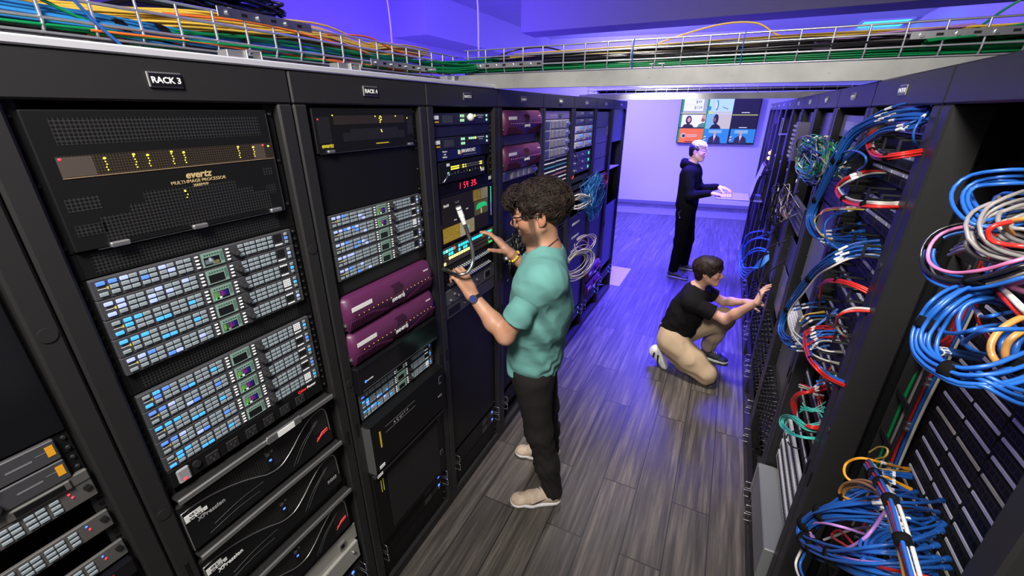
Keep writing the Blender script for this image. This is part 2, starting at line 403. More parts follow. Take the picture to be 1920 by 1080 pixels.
# ---------------------------------------------------------------- rack devices
DW=.478; B0,B1=.018,.456
def perf_mat(name,base,hole,scale,hexa=True):
    if name in MATS: return MATS[name]
    m=bpy.data.materials.new(name); m.use_nodes=True; nt=m.node_tree; b=nt.nodes['Principled BSDF']; N=nt.nodes.new; K=nt.links.new
    b.inputs['Roughness'].default_value=.45
    tc=N('ShaderNodeTexCoord'); v=N('ShaderNodeTexVoronoi'); v.inputs['Scale'].default_value=scale; v.inputs['Randomness'].default_value=0
    sx=N('ShaderNodeMapping'); sx.inputs['Scale'].default_value=(1,0,1)
    K(tc.outputs['Object'],sx.inputs[0])
    if hexa:
        sp=N('ShaderNodeSeparateXYZ'); K(sx.outputs[0],sp.inputs[0])
        mu=N('ShaderNodeMath'); mu.operation='MULTIPLY'; mu.inputs[1].default_value=scale; K(sp.outputs[2],mu.inputs[0])
        fl=N('ShaderNodeMath'); fl.operation='FLOOR'; K(mu.outputs[0],fl.inputs[0])
        md=N('ShaderNodeMath'); md.operation='MODULO'; md.inputs[1].default_value=2; K(fl.outputs[0],md.inputs[0])
        mm=N('ShaderNodeMath'); mm.operation='MULTIPLY_ADD'; mm.inputs[1].default_value=.5/scale; K(md.outputs[0],mm.inputs[0]); K(sp.outputs[0],mm.inputs[2])
        cb=N('ShaderNodeCombineXYZ'); K(mm.outputs[0],cb.inputs[0]); K(sp.outputs[2],cb.inputs[2]); K(cb.outputs[0],v.inputs[0])
    else: K(sx.outputs[0],v.inputs[0])
    r=N('ShaderNodeValToRGB'); r.color_ramp.elements[0].position=.36; r.color_ramp.elements[1].position=.44
    r.color_ramp.elements[0].color=(*hole,1); r.color_ramp.elements[1].color=(*base,1)
    K(v.outputs['Distance'],r.inputs[0]); K(r.outputs[0],b.inputs['Base Color'])
    MATS[name]=m; return m
PERF=perf_mat('perforated_black',(.020,.020,.021),(.001,.001,.001),150,False)
PERF2=perf_mat('perforated_fine',(.022,.022,.022),(.001,.001,.001),220,False)
MESHG=perf_mat('perforated_window',(.035,.026,.018),(.010,.006,.004),200,False)
def dev(rk,z,name,label,cat,group=None,dx=0,out=0):
    s,k=rk[0],int(rk[1:])
    if s=='L':
        y0=YL+PL*(k-2.0)-PL+PL/2; # centre of rack k
        cy=YL+PL*(k-3)+PL/2
        return thing(name,label,cat,(-.02+out,cy-.244+dx,z),PI/2,group)
    cy=YR+PR*(k-1)+PR/2+ (0)
    e=.04 if k>0 else .13
    if k==0: cy=.935
    return thing(name,label,cat,(W+e-out,cy+.239-dx,z),-PI/2,group)
def ears(b,h,m=BLK2,screws=True):
    b.box(0,B0,-.002,.0,0,h-.0008,m); b.box(B1,DW,-.002,.0,0,h-.0008,m)
    if screws:
        zs=[.010,h-.012] if h<.06 else [.012,h/2,h-.012]
        for x in (.007,DW-.008):
            for z in zs: b.cyl((x,-.002,z),(x,-.006,z),.0045,BLK,8,.003)
_bm={}
def keymesh(w,h,m,d=.003):
    k=(w,h,m.name,d)
    if k not in _bm: _bm[k]=MB().cbox(-w/2,w/2,-d,0,-h/2,h/2,m,.0012).mesh('key')
    return _bm[k]
def key(t,x,z,w,h,m,y=-.012,name='button',d=.003):
    return link(name,keymesh(w,h,m,d),t,(x,y,z))
def screen(t,x,z,w,h,kind,y=-.0125):
    b=MB().box(x,x+w,y-.001,y,z,z+h,mat('screen_green_grey',(.1,.15,.13),.3,emit=(.17,.25,.2),es=.75))
    ys=y-.0014
    def r(x0,x1,z0,z1,m): b.box(x+x0*w,x+x1*w,ys,y-.0009,z+z0*h,z+z1*h,m)
    D=mat('screen_dark',(.01,.01,.012),.3); 
    for i in range(6): r(.12+i*.12,.2+i*.12,.76,.88,mat('screen_digit',(.02,.05,.04),.3,emit=(.04,.1,.07),es=.5))
    r(.08,.8,.08,.66,D); r(.85,.89,.2,.9,mat('screen_digit',(.02,.05,.04))) ; r(.92,.96,.2,.9,mat('screen_digit',(.02,.05,.04)))
    if kind==1:
        for i,c in enumerate([(.25,.5,.1),(.1,.45,.12),(.3,.02,.3),(.12,.03,.2),(.02,.02,.3)]):
            r(.1+i*.13,.23+i*.13,.22,.62,led('bar%d'%i,c,.8))
        r(.1,.18,.1,.2,L_G); r(.3,.42,.1,.24,L_W)
    elif kind==2:
        r(.12,.5,.2,.5,led('img_a',(.25,.3,.35),.8)); r(.45,.75,.12,.35,led('img_b',(.35,.3,.15),.6)); r(.3,.42,.35,.6,led('img_c',(.7,.75,.8),.8))
    return b.build('screen',t)
def hub(rk,z,label,lit,kind,matrix,lc=(K_B,K_L),dim=False,group='one unit button panels',tagr=False):
    t=dev(rk,z,'router_button_panel',label,'control panel')
    b=MB(); ears(b,UU,screws=True); b.cbox(B0,B1,-.012,0,.0006,UU-.0006,DGREY,.0015)
    b.build('face',t)
    G=K_G if not dim else mat('key_dark_grey',(.11,.12,.13),.5,emit=(.1,.12,.14),es=.3)
    rows=(.0335,.0225,.0115)
    o=-.0
    key(t,.033,rows[0],.0145,.0078,lc[0] if 0 in lit else G); key(t,.033,rows[2]-.0005,.0145,.0078,lc[0] if 1 in lit else G)
    MB().box(.026,.040,-.0124,-.012,.0215,.0225,WHT).box(.0405,.0435,-.0124,-.012,.0195,.025,YEL).build('marking',t)
    for c in range(9):
        x=.0525+c*.0171+(.0015 if c%2 else 0)
        for r in range(3):
            i=2+c*3+r
            key(t,x,rows[r],.0142,.0080,(lc[i%2] if i in lit else G))
    for r in range(4): key(t,.2085,.0345-r*.0085,.0085,.0038,K_W)
    screen(t,.218,.005,.050,.034,kind)
    for r in range(4): key(t,.2785,.0345-r*.0085,.0085,.0038,K_W)
    MB().cyl((.2945,-.012,.0225),(.2945,-.024,.0225),.0088,BLK,20,.0078).cyl((.2945,-.024,.0225),(.2945,-.0245,.0225),.006,DGREY,16).build('knob',t)
    for c in range(6):
        x=.3115+c*.0157+(.001 if c%2 else 0)
        for r in range(3): key(t,x,rows[r],.0132,.0080,G)
    d=MB()
    for i in range(4):
        for j in range(4):
            d.box(.4025+i*.0058,.4068+i*.0058,-.0128,-.012,.0165+j*.0056,.0203+j*.0056,K_W if (matrix==2 or (matrix==1 and j==3)) else BLK2)
    d.box(.4025,.4245,-.0128,-.012,.0075,.0105,K_W); d.build('key_matrix',t)
    for r in range(3): key(t,.4375,rows[r],.0098,.0078,lc[0] if r==1 else G)
    if tagr: MB().box(.459,.474,-.0035,-.002,.018,.034,LAB).build('label',t)
    return t
def vent(rk,z,h,label):
    t=dev(rk,z,'vent_panel',label,'vent panel'); b=MB(); ears(b,h,screws=False); b.box(B0,B1,-.001,.0,0,h-.001,BLK2)
    b.box(B0+.02,B1-.02,-.0015,-.001,.004,h-.005,PERF); b.build('panel',t); return t
def blank(rk,z,h,label,m=None,grp=None,screws=True):
    m=m or BLK2
    t=dev(rk,z,'blank_panel',label,'blank panel',grp); b=MB(); ears(b,h,m,screws); b.cbox(B0,B1,-.003,0,0,h-.001,m,.0008); b.build('panel',t); return t
# ---- RACK 3
t=dev('L3',1.757,'image_processor','tall black processor with a glowing slot window at the top of RACK 3','processor')
b=MB(); ears(b,.25,screws=True); b.cbox(B0,B1,-.012,0,.002,.248,BLK2,.002)
for (x0,x1,z0,z1) in ((.05,.43,.19,.235),(.07,.42,.012,.06),(.12,.38,.06,.075),(.15,.34,.075,.095),(.03,.075,.03,.05),(.03,.08,.075,.1),(.415,.44,.095,.115),(.415,.44,.05,.07)):
    b.box(x0,x1,-.0124,-.012,z0,z1,PERF)
b.build('door',t)
w=MB().box(.04,.452,-.0126,-.0118,.135,.172,MESHG).box(.04,.452,-.0132,-.012,.1335,.135,mat('copper_edge',(.25,.17,.1),.4)).box(.04,.09,-.013,-.0126,.136,.170,mat('card_grey',(.055,.04,.034),.6)).box(.40,.43,-.013,-.0126,.136,.170,mat('card_grey',(.2,.16,.13))).build('window',t)
for i,(x,c) in enumerate([(.045,L_R),(.108,L_Y),(.155,L_Y),(.178,L_Y),(.222,L_Y),(.245,L_Y),(.365,L_Y),(.402,L_Y),(.428,L_R),(.442,L_Y)]):
    s=MB().sph((x,-.013,.167-.003*(i%2)),(.0026,.001,.0020),c,8)
    if 0<i<8 and i!=0:
        for j in range(5): s.box(x-.002+(j%3)*.001,x-.0005+(j%3)*.001,-.0134,-.0126,.162-.005*j,.164-.005*j,L_Y)
    s.build('indicator_light',t)
MB().box(.225,.228,-.013,-.012,.083,.087,L_Y).box(.229,.2305,-.013,-.012,.076,.078,L_Y).box(.226,.2275,-.013,-.012,.07,.072,L_Y).build('indicator_light',t)
GOLD=mat('gold_print',(.45,.33,.16),.5)
text('maker_mark','evertz',.021,GOLD,t,(.262,-.0125,.110),shear=.25,bold=.0006)
text('marking','MULTI-IMAGE PROCESSOR',.0098,GOLD,t,(.262,-.0125,.100)); text('marking','3000MVP',.0085,GOLD,t,(.262,-.0125,.091))
for x in (.085,.235,.425): MB().cbox(x-.016,x+.016,-.020,-.010,.000,.010,ALU,.002).build('latch',t)
MB().box(.05,.452,-.0135,-.012,.0,.0016,STEEL).box(.4525,.4535,-.013,-.012,.0,.24,STEEL).build('door_edge',t)
for x in (.11,.38): 
    tag(MB().cyl((x,0,0),(x,-.006,0),.006,STEEL,10).build('screw',RK['L3'],(x+.04,.018,1.995)))
vent('L3',1.705,.05,'black perforated vent strip between the processor and the upper button panels of RACK 3')
blu=[{0,2,5,17,12,21},{0,2,1,3,14,12,13,18,23},{1,2,3,5,13,16,24},{0,2,5,13,16,24},{0,2,5,13,16,24},{2,3,5,1,13,16,24},{0,2,5,13,16,24},{0,2,5,13,16,24},{0,2,5,13,16,24},{1,2,3,5,13,16,24}]
kinds=[2,0,1,0,1,0,1,1,1,0]; mats=[0,0,1,2,1,2,1,1,1,2]
nm=['topmost','second','third','fourth','lowest']
lc=[(K_B,K_L),(K_L,K_L),(K_C,K_C),(K_C,K_C),(K_L,K_B),(K_C,K_B),(K_B,K_L),(K_C,K_C),(K_B,K_L),(K_C,K_C)]
for i in range(5): hub('L3',1.703-UU*(i+1),nm[i]+' grey button panel in the upper group of five in RACK 3',blu[i],kinds[i],mats[i],lc[i])
vent('L3',1.437,.05,'black perforated vent strip between the two button panel groups of RACK 3')
for i in range(5): hub('L3',1.435-UU*(i+1),nm[i]+' grey button panel in the lower group of five in RACK 3',blu[5+i],kinds[5+i],mats[5+i],lc[5+i])
# power strip
t=dev('L3',1.168,'power_strip','black rack power strip with a lit rocker switch and square outlets in RACK 3','power strip')
b=MB(); ears(b,.05); b.cbox(B0,B1,-.012,0,0,.05,BLK2,.002); b.build('face',t)
MB().cbox(.03,.058,-.020,-.012,.005,.045,mat('clear_cover',(.35,.35,.36),.2,alpha=.75),.004).box(.04,.046,-.0215,-.02,.012,.018,L_R).build('rocker_switch',t)
MB().cyl((.075,-.012,.03),(.075,-.018,.03),.009,BLK,16).build('breaker_button',t)
for i in range(6):
    x=.112+i*.052; o=MB().cbox(x-.016,x+.016,-.016,-.012,.004,.034,BLK,.002)
    for a,c in ((-.006,.02),(.006,.02),(0,.010)): o.box(x+a-.0018,x+a+.0018,-.0168,-.016,c,c+.006,DGREY)
    o.build('outlet',t)
text('maker_mark','Cyber',.012,led('redprint',(1,.05,.05),.5),t,(.400,-.0125,.038),align='RIGHT',shear=.3,bold=.0003); text('maker_mark','Power',.012,LAB,t,(.402,-.0125,.038),align='LEFT',shear=.3,bold=.0003)
def shelf_lip(rk,z,label,tagged=False):
    t=dev(rk,z,'rack_shelf',label,'shelf')
    MB().cbox(.008,B1+.012,-.035,-.0,0,.004,BLK,.001).cbox(.008,B1+.012,-.040,-.032,-.006,.010,ALU,.002).build('lip',t)
    if tagged: MB().cbox(.23,.34,-.050,-.042,-.002,.022,ALU,.002).box(.262,.315,-.0512,-.05,.001,.019,LAB).build('label_holder',t)
    return t
shelf_lip('L3',1.142,'bright metal shelf edge with a label holder, above the top silver-curved server of RACK 3',True)
def hexp(rk,z,label,num,red,bright):
    t=dev(rk,z,'graphics_server',label,'server')
    H=.155
    b=MB().cbox(.004,.452,-.018,0,0,H,BLK2,.006)
    b.build('bezel',t)
    MB().box(.02,.44,-.0186,-.018,.07,H-.006,PERF).box(.30,.45,-.0187,-.018,.01,.06,GLOSS).build('grille',t)
    cv=[(.008,.005),(.008,.120),(.014,.130),(.05,.131),(.10,.120),(.15,.101),(.19,.080),(.22,.062),(.25,.055),(.275,.060),(.31,.084),(.345,.115),(.385,.141),(.422,.148),(.438,.138),(.444,.115),(.446,.05)]
    P=spline([(x,-.019,zz) for x,zz in cv],70); MB().tube(P,.0017,ALU,6).build('silver_curve',t)
    g=MB()
    lo=spline([(.008,-.0188,.120)]+[(x,-.0188,zz-.006) for x,zz in cv[3:13]],40)
    # smooth solid lower field below the curve
    vs=[tuple(p) for p in lo]+[(p[0],-.0188,.004) for p in lo]; n=len(lo)
    g.add(vs,[(i,i+1,n+i+1,n+i) for i in range(n-1)],BLK2)
    for k in range(2):
        x0=.05+k*.015; g.tube(spline([(x0,-.019,.02+k*.018),(x0+.07,-.0195,.03+k*.02),(x0+.14,-.019,.028+k*.021)],14),.0009,DGREY,5)
        g.tube(spline([(.30+k*.012,-.019,.02),(.34+k*.012,-.0195,.07),(.40+k*.008,-.019,.115)],14),.0009,DGREY,5)
    g.build('lower_cover',t,fix=False)
    MB().cyl((.234,-.018,.124),(.234,-.022,.124),.0065,STEEL,14).cyl((.248,-.018,.127),(.248,-.021,.127),.004,STEEL,12).build('power_button',t)
    MB().cbox(.230,.248,-.0195,-.018,.066,.106,GLOSS,.003).sph((.239,-.02,.100),(.0045,.0015,.0035),L_B,10).build('light_window',t)
    text('lettering','XPression',.0165,LAB if bright else mat('dim_print',(.28,.28,.28)),t,(.035,-.0198,.080),align='LEFT',shear=.12,bold=.0004)
    l=MB().box(.011,.050,-.0205,-.0192,.108,.118,LAB).box(.011,.062,-.0205,-.0192,.097,.107,LAB).build('label',t)
    text('lettering','CG '+num,.0080,BLK2,l,(.030,-.0208,.1098)); text('lettering','CTL RM '+num,.0080,BLK2,l,(.036,-.0208,.0988))
    if red:
        r=MB(); r.tube([(.395,-.0195,.05),(.405,-.0195,.052),(.415,-.0195,.062),(.437,-.0195,.066)],.0022,led('redprint',(1,.05,.05),.5),6); r.tube([(.392,-.0195,.042),(.412,-.0195,.054),(.437,-.0195,.058)],.0015,led('redprint',(1,.05,.05)),6); r.build('emblem',t)
    else: text('maker_mark','ROSS',.016,mat('dim_print',(.28,.28,.28)),t,(.415,-.0195,.045),shear=.1,bold=.0005)
    return t
hexp('L3',.965,'black graphics server with a silver wave line, topmost of three in RACK 3','1',True,False)
shelf_lip('L3',.948,'bright metal shelf edge under the topmost wave-lined server')
hexp('L3',.770,'black graphics server with a silver wave line, middle of three in RACK 3','2',False,True)
vent('L3',.735,.034,'black perforated strip below the middle wave-lined server')
shelf_lip('L3',.728,'bright metal shelf edge under the middle wave-lined server')
hexp('L3',.555,'black graphics server with a silver wave line, lowest of three in RACK 3','3',True,False)
t=dev('L3',.365,'storage_server','silver metal server near the floor of RACK 3, below the wave-lined servers','server')
SILV=mat('pale_metal',(.48,.47,.43),.42,.5)
MB().cbox(0,DW,-.006,0,.09,.165,SILV,.002).cbox(0,DW-.01,-.018,0,0,.088,SILV,.003).build('face',t)
b=MB()
for i in range(14): b.box(.12,.33,-.0186,-.018,.010+i*.005,.012+i*.005,GREY)
b.build('vent_slots',t)
MB().cbox(.39,.42,-.013,-.006,.11,.14,ALU,.002).cbox(.397,.412,-.015,-.012,.116,.134,BLK2,.002).build('latch',t)
MB().cyl((.44,-.018,.05),(.44,-.024,.05),.006,STEEL,10).build('thumb_screw',t)
HANDW=mat('handle_steel',(.6,.6,.6),.28,1)
def handled(rk,z,label,leds=True,n=2,h=.055,out=0):
    t=dev(rk,z,'drawer_unit',label,'drawer unit',out=out)
    MB().cbox(.0,DW,-.006,0,0,h*n-.001,BLK2,.0015).build('face',t)
    for i in range(n):
        z0=i*h
        for x in (.012,DW-.012):
            MB().tube(spline([(x,-.004,z0+.006),(x,-.030,z0+.006),(x,-.036,z0+.010),(x,-.036,z0+h-.012),(x,-.030,z0+h-.008),(x,-.004,z0+h-.008)],24),.0023,HANDW,8).build('handle',t)
        if leds:
            MB().cbox(.37,.44,-.008,-.006,z0+.008,z0+h-.01,BLK,.001).cyl((.425,-.008,z0+h-.020),(.425,-.010,z0+h-.020),.007,L_B,12).cyl((.425,-.008,z0+.016),(.425,-.010,z0+.016),.004,GREY,10).build('power_button',t)
            MB().box(.31,.365,-.0068,-.006,z0+.010,z0+h-.012,DGREY).build('vent_slots',t)
    return t
handled('L3',.22,'pair of low black units with steel handles in RACK 3, below the silver server')
blank('L3',.06,.15,'black blank panel at the foot of the rack holding the wave-lined servers')
# ---- RACK 2 (left edge)
blank('L2',1.86,.145,'black blank panel high in the leftmost rack')
t=dev('L2',1.435,'display_unit','tall black unit with a framed screen and scattered white marks in the leftmost rack','display unit')
MB().cbox(0,DW,-.006,0,0,.42,GLOSS,.002).build('face',t)
f=MB(); 
for a in ((.06,.36,.02,.024),(.06,.36,.16,.164),(.06,.064,.02,.164),(.356,.36,.02,.164)): f.box(a[0],a[1],-.0075,-.006,a[2],a[3],GREY)
f.box(.064,.356,-.0068,-.006,.024,.16,mat('screen_navy',(.01,.02,.05),.2,emit=(.02,.04,.1),es=.3)).build('screen',t)
f=MB(); random.seed(3)
for i in range(40): 
    x=.37+random.uniform(-.012,.02); z=.03+i*.0055; f.box(x,x+random.uniform(.006,.016),-.0068,-.006,z,z+.002,LAB)
f.build('marking',t)
def small_dark(z,label):
    t=dev('L2',z,'converter_unit',label,'converter'); b=MB(); ears(b,.046); b.cbox(B0,B1,-.012,0,0,.045,DGREY,.002); b.build('face',t)
    MB().cyl((.35,-.012,.018),(.35,-.022,.018),.012,BLK,18).build('knob',t)
    MB().box(.385,.42,-.0126,-.012,.020,.0235,GREY).box(.425,.44,-.0126,-.012,.026,.027,GREY).build('marking',t)
    MB().box(.440,.451,-.0128,-.012,.014,.036,led('orange',(1,.45,.02),.4)).build('label',t)
small_dark(1.386,'dark grey unit with knob and orange label in the leftmost rack, upper of two')
small_dark(1.338,'dark grey unit with knob and orange label in the leftmost rack, lower of two')
GF=mat('warm_grey_face',(.075,.072,.07),.5)
t=dev('L2',1.318,'fascia_unit','grey unit front with a long oval opening in the leftmost rack','control panel')
MB().cbox(0,DW,-.010,0,-.006,.019,GF,.002).build('face',t)
b=MB(); b.cbox(.36,.45,-.014,-.009,-.004,.017,GF,.009); b.cbox(.37,.44,-.0145,-.0135,-.0005,.0135,BLK2,.006); b.build('oval_recess',t)
def redled(z,label,second):
    t=dev('L2',z,'router_button_panel',label,'control panel'); b=MB().cbox(0,DW,-.008,0,0,.044,GF,.0015); b.build('face',t)
    for c in range(10):
        for r in range(3): key(t,.435-.017-c*.0175-(.002 if c%2 else 0),.034-r*.0115,.0142,.0075,K_G,y=-.008)
    for c,(x,zz) in zip((second,L_R),((.444,.034),(.447,.024))): MB().sph((x-.004,-.009,zz),(.0022,.001,.0022),c,8).build('indicator_light',t)
    MB().cyl((.466,-.008,.03),(.466,-.013,.03),.006,BLK,10).build('thumb_screw',t)
redled(1.268,'grey button panel with two red lights just under the oval opening in the leftmost rack',L_R)
redled(1.178,'grey button panel with blue and red lights in the leftmost rack, middle of three',L_B)
redled(1.088,'grey button panel with blue and red lights in the leftmost rack, lowest of three',L_B)
t=dev('L2',1.035,'display_unit','red lit glossy strip under the button panels in the leftmost rack','display unit')
MB().cbox(0,DW,-.02,0,0,.045,GLOSS,.004).box(.2,.44,-.021,-.02,.01,.036,led('deepred',(.5,.0,.01),.25)).sph((.43,-.021,.02),(.003,.001,.003),L_R,8).build('face',t)
blank('L2',.5,.5,'large black blank panel low in the leftmost rack')
# ---- RACK 4
t=dev('L4',1.887,'signal_processor','black processor door with a narrow lit window at the top of RACK 4','processor')
b=MB(); ears(b,.125); b.cbox(B0,B1,-.012,0,.001,.124,BLK2,.002)
for a in ((.03,.075,.03,.10),(.42,.45,.04,.10),(.12,.40,.03,.055),(.15,.37,.055,.065)): b.box(a[0],a[1],-.0124,-.012,a[2],a[3],PERF2)
b.build('door',t)
MB().box(.09,.405,-.0126,-.012,.078,.103,MESHG).build('window',t)
for i,(x,z,c) in enumerate([(.034,.094,L_R),(.088,.104,L_Y),(.262,.10,L_Y),(.285,.10,L_Y),(.281,.094,L_Y),(.284,.088,L_Y),(.283,.082,L_Y),(.290,.097,L_Y),(.289,.09,L_Y),(.36,.10,L_Y),(.42,.093,L_Y),(.284,.058,L_Y),(.286,.053,L_Y)]):
    MB().sph((x,-.013,z),(.0022,.001,.0018),c,8).build('indicator_light',t)
text('maker_mark','evertz',.0165,led('yellowprint',(.9,.75,.05),.3),t,(.055,-.0126,.017),shear=.25,bold=.0006)
MB().box(.255,.315,-.0126,-.012,.016,.019,YEL).build('marking',t)
for x in (.062,.425): MB().cbox(x-.013,x+.013,-.020,-.010,.002,.010,ALU,.002).build('latch',t)
MB().box(.025,.455,-.0135,-.012,.0,.0014,STEEL).build('door_edge',t)
blank('L4',1.711,.174,'tall black blank panel in RACK 4 between the processor door and the button panels')
bl4=[{0,2,5,18,22},{0,2,5,8,11,14,15,22},{0,2,5,15,13,18,22},{0,2,5,8},{0,2,5,13,22,14}]
for i in range(5): hub('L4',1.709-UU*(i+1),nm[i]+' button panel in the group of five in RACK 4',bl4[i],1 if i<2 else 0,[0,1,2,0,0][i],(K_L,K_B) if i not in(3,) else (K_L,K_L),tagr=True)
vent('L4',1.441,.05,'black slotted vent strip above the purple units of RACK 4')
def densite(rk,z,label,sc=1.0):
    t=dev(rk,z,'frame_sync_unit',label,'purple rack unit')
    H=.122; b=MB(); n=28; prof=[(0,0),(-.020,.0),(-.028,.006),(-.045,.050),(-.047,.062),(-.046,.085),(-.034,.112),(-.022,H),(0,H)]
    x0,x1=.0,.468; xs=np.linspace(x0,x1,n); vs=[]
    for i,x in enumerate(xs):
        e=min((x-x0)/.03,(x1-x)/.03,1); e=math.sqrt(max(0,1-(1-e)**2)); s=.45+.55*e
        for (yy,zz) in prof: vs.append((x,yy*s,H/2+(zz-H/2)*(.90+.10*e)))
    k=len(prof)
    b.add(vs,[(i*k+j,i*k+j+1,(i+1)*k+j+1,(i+1)*k+j) for i in range(n-1) for j in range(k-1)]+[tuple(range(k)),tuple(range((n-1)*k,n*k))[::-1]],PURP,True)
    b.build('cover',t)
    rb=MB()
    for i in range(54):
        x=.012+i*.0083
        if i==30: rb.build('ribs',t); rb=MB()
        hh=.046 if x<.10 else .046-.030*min(1,(x-.10)/.11) if x<.25 else (.016 if x<.29 else .016+.034*min(1,(x-.29)/.12))
        if .20<x<.285: continue
        p=[(x,-.0225,.003),(x,-.0315,.009),(x,-.0315-.35*(hh-.009)*1.0,hh)]
        rb.tube(p,.0021,PURP,5)
        rb.box(x+.0032,x+.0052,-.030,-.02,.004,.007,BLK2)
    rb.build('ribs',t)
    v=MB(); 
    for i in range(6): v.tube([(.215+i*.0085,-.0478,.068),(.222+i*.0085,-.049,.09),(.212+i*.0085,-.0425,.102)],.0022,mat('purple_dark',(.035,.006,.026),.5),6)
    v.build('air_scoop',t)
    for i in range(18):
        if i in (8,9): continue
        MB().sph((.045+i*.0225,-.0475,.058),(.0018,.0012,.0018),led('amber',(1,.6,.1),1.2) if rk=='L4' else (L_R if i in(3,14,16) else LAB),6).build('indicator_light',t)
    text('lettering','(DENSITÉ)',.0155,LAB,t,(.240,-.0482,.040),shear=.15,bold=.0004)
    MB().box(.018,.110,-.0475,-.0462,.077,.092,LAB).build('label',t)
    MB().sph((.415,-.040,.094),(.022,.004,.006),PURP,14).box(.402,.430,-.0445,-.043,.092,.0965,LAB).build('badge',t)
    for x in (.004,.470): MB().cyl((x,-.0,.03),(x,-.022,.03),.010,BLK,14).cyl((x,-.022,.03),(x,-.024,.03),.006,GREY,12).build('thumb_screw',t)
    return t
densite('L4',1.316,'purple ribbed rack unit in RACK 4, upper of two')
densite('L4',1.184,'purple ribbed rack unit in RACK 4, lower of two')
t=dev('L4',1.072,'glass_front_unit','black glossy unit sticking out below the purple units of RACK 4','rack unit')
MB().cbox(.0,.462,-.045,0,0,.108,GLOSS,.003).build('face',t)
MB().cyl((.03,-.0455,.045),(.03,-.046,.045),.005,L_B,12).build('emblem',t); text('maker_mark','omneon',.009,LAB,t,(.037,-.0456,.042),align='LEFT')
MB().box(.012,.45,-.0455,-.045,.012,.0128,GREY).build('trim_line',t)
for i in range(3): hub('L4',1.070-UU*(i+1)-.004,['topmost','middle','lowest'][i]+' dim button panel in the group of three low in RACK 4',[{1,5,8,14},{0,2,3,13,16,22,4},{0,2,8,17,12,24,5}][i],0,[0,1,2][i],(K_C,K_L) if i else (K_B,K_B),dim=(i==0))
t=dev('L4',.705,'audio_processor','black box with a silver left edge and yellow sticker in RACK 4','processor')
MB().cbox(.0,.470,-.055,0,0,.225,BLK2,.003).build('face',t)
MB().box(-.001,.004,-.057,-.01,.0,.22,ALU).build('side_edge',t)
MB().cbox(.045,.053,-.0565,-.055,.10,.175,YEL,.001).build('label',t)
text('lettering','A C U I T Y',.018,mat('dim_print',(.28,.28,.28)),t,(.17,-.0556,.155)); text('maker_mark','ROSS',.012,mat('dim_print',(.28,.28,.28)),t,(.43,-.0556,.08),shear=.2)
MB().box(.025,.052,-.057,-.055,.008,.022,LAB).build('label',t)
b=MB()
for a in ((.08,.26,.148,.149),(.08,.26,.175,.176),(.43,.45,.18,.183),(.43,.45,.145,.148),(.43,.433,.145,.183)): b.box(a[0],a[1],-.0558,-.055,a[2],a[3],GREY)
b.build('trim_line',t)
t=dev('L4',.30,'ribbed_front_unit','large black unit with a finely ribbed front near the floor of RACK 4','rack unit')
MB().cbox(.0,.470,-.03,0,0,.40,BLK2,.004).build('face',t)
b=MB()
for i in range(64): b.box(.075,.42,-.0325,-.03,.03+i*.0053,.0325+i*.0053,BLK)
b.cbox(0,.47,-.05,-.03,.375,.39,BLK,.003); b.build('grille',t)
b=MB()
for i in range(8):
    for j in range(2): b.cyl((.04+j*.012,-.03,.27+i*.008),(.04+j*.012,-.0312,.27+i*.008),.0022,led('yellowdot',(.8,.8,.1),.35),6)
b.build('label',t); MB().box(.01,.04,-.0515,-.05,.376,.389,LAB).build('label',t)
b=MB()
for z in (.12,.33): b.box(.43,.45,-.031,-.03,z,z+.025,GREY).box(.433,.447,-.0315,-.03,z+.003,z+.022,BLK2)
b.build('marking',t)
handled('L4',.18,'pair of low black units with steel handles below the finely ribbed front')
blank('L4',.06,.118,'black blank panel at the foot of the rack with two large purple units')
# ---- RACK 5
K_GR=mat('key_green',(.35,.6,.4),.5,emit=(.35,.75,.45),es=.6); K_YL=mat('key_yellow',(.8,.8,.2),.5,emit=(.9,.9,.2),es=.7)
NAVY=mat('dark_navy_face',(.012,.013,.03),.35)
def audio(z,label,ball):
    t=dev('L5',z,'audio_monitor',label,'audio monitor'); b=MB(); ears(b,.046); b.cbox(B0,B1,-.010,0,0,.045,NAVY,.0015); b.build('face',t)
    MB().box(.07,.105,-.0106,-.010,.008,.036,DGREY).box(.108,.143,-.0106,-.010,.008,.036,DGREY).build('meter',t)
    for x in (.205,.222): key(t,x,.034,.013,.011,K_GR,y=-.010); key(t,x,.016,.013,.011,K_GR,y=-.010)
    for i in range(3): key(t,.268+i*.017,.034,.013,.010,K_GR,y=-.010)
    key(t,.319,.034,.013,.010,K_YL,y=-.010)
    for z in (.034,.016): key(t,.425,z,.013,.010,K_GR,y=-.010)
    MB().box(.338,.40,-.0105,-.01,.034,.037,LAB).box(.35,.39,-.0105,-.01,.026,.028,LAB).build('marking',t)
    MB().box(.004,.040,-.013,-.010,.022,.036,LAB).box(.015,.040,-.013,-.010,.010,.015,YEL).build('label',t)
    if ball: MB().sph((.262,-.024,.028),.016,WHT,14).cyl((.262,-.01,.028),(.262,-.02,.028),.008,WHT,10).build('knob',t)
    else: MB().cyl((.250,-.01,.026),(.250,-.02,.026),.006,BLK,12).build('knob',t)
audio(1.950,'dark unit with green buttons and a round white knob, topmost in RACK 5',True)
blank('L5',1.905,.044,'plain navy blank panel between the two green-buttoned units of RACK 5',NAVY)
audio(1.857,'dark unit with green buttons below the navy blank panel of RACK 5',False)
t=dev('L5',1.812,'broadcast_panel','navy panel lettered BROADCAST in RACK 5','panel')
b=MB(); ears(b,.044); b.cbox(B0,.37,-.008,0,0,.043,mat('deep_blue_face',(.008,.012,.07),.35),.001); b.box(.37,B1,-.003,0,0,.043,BLK2); b.build('face',t)
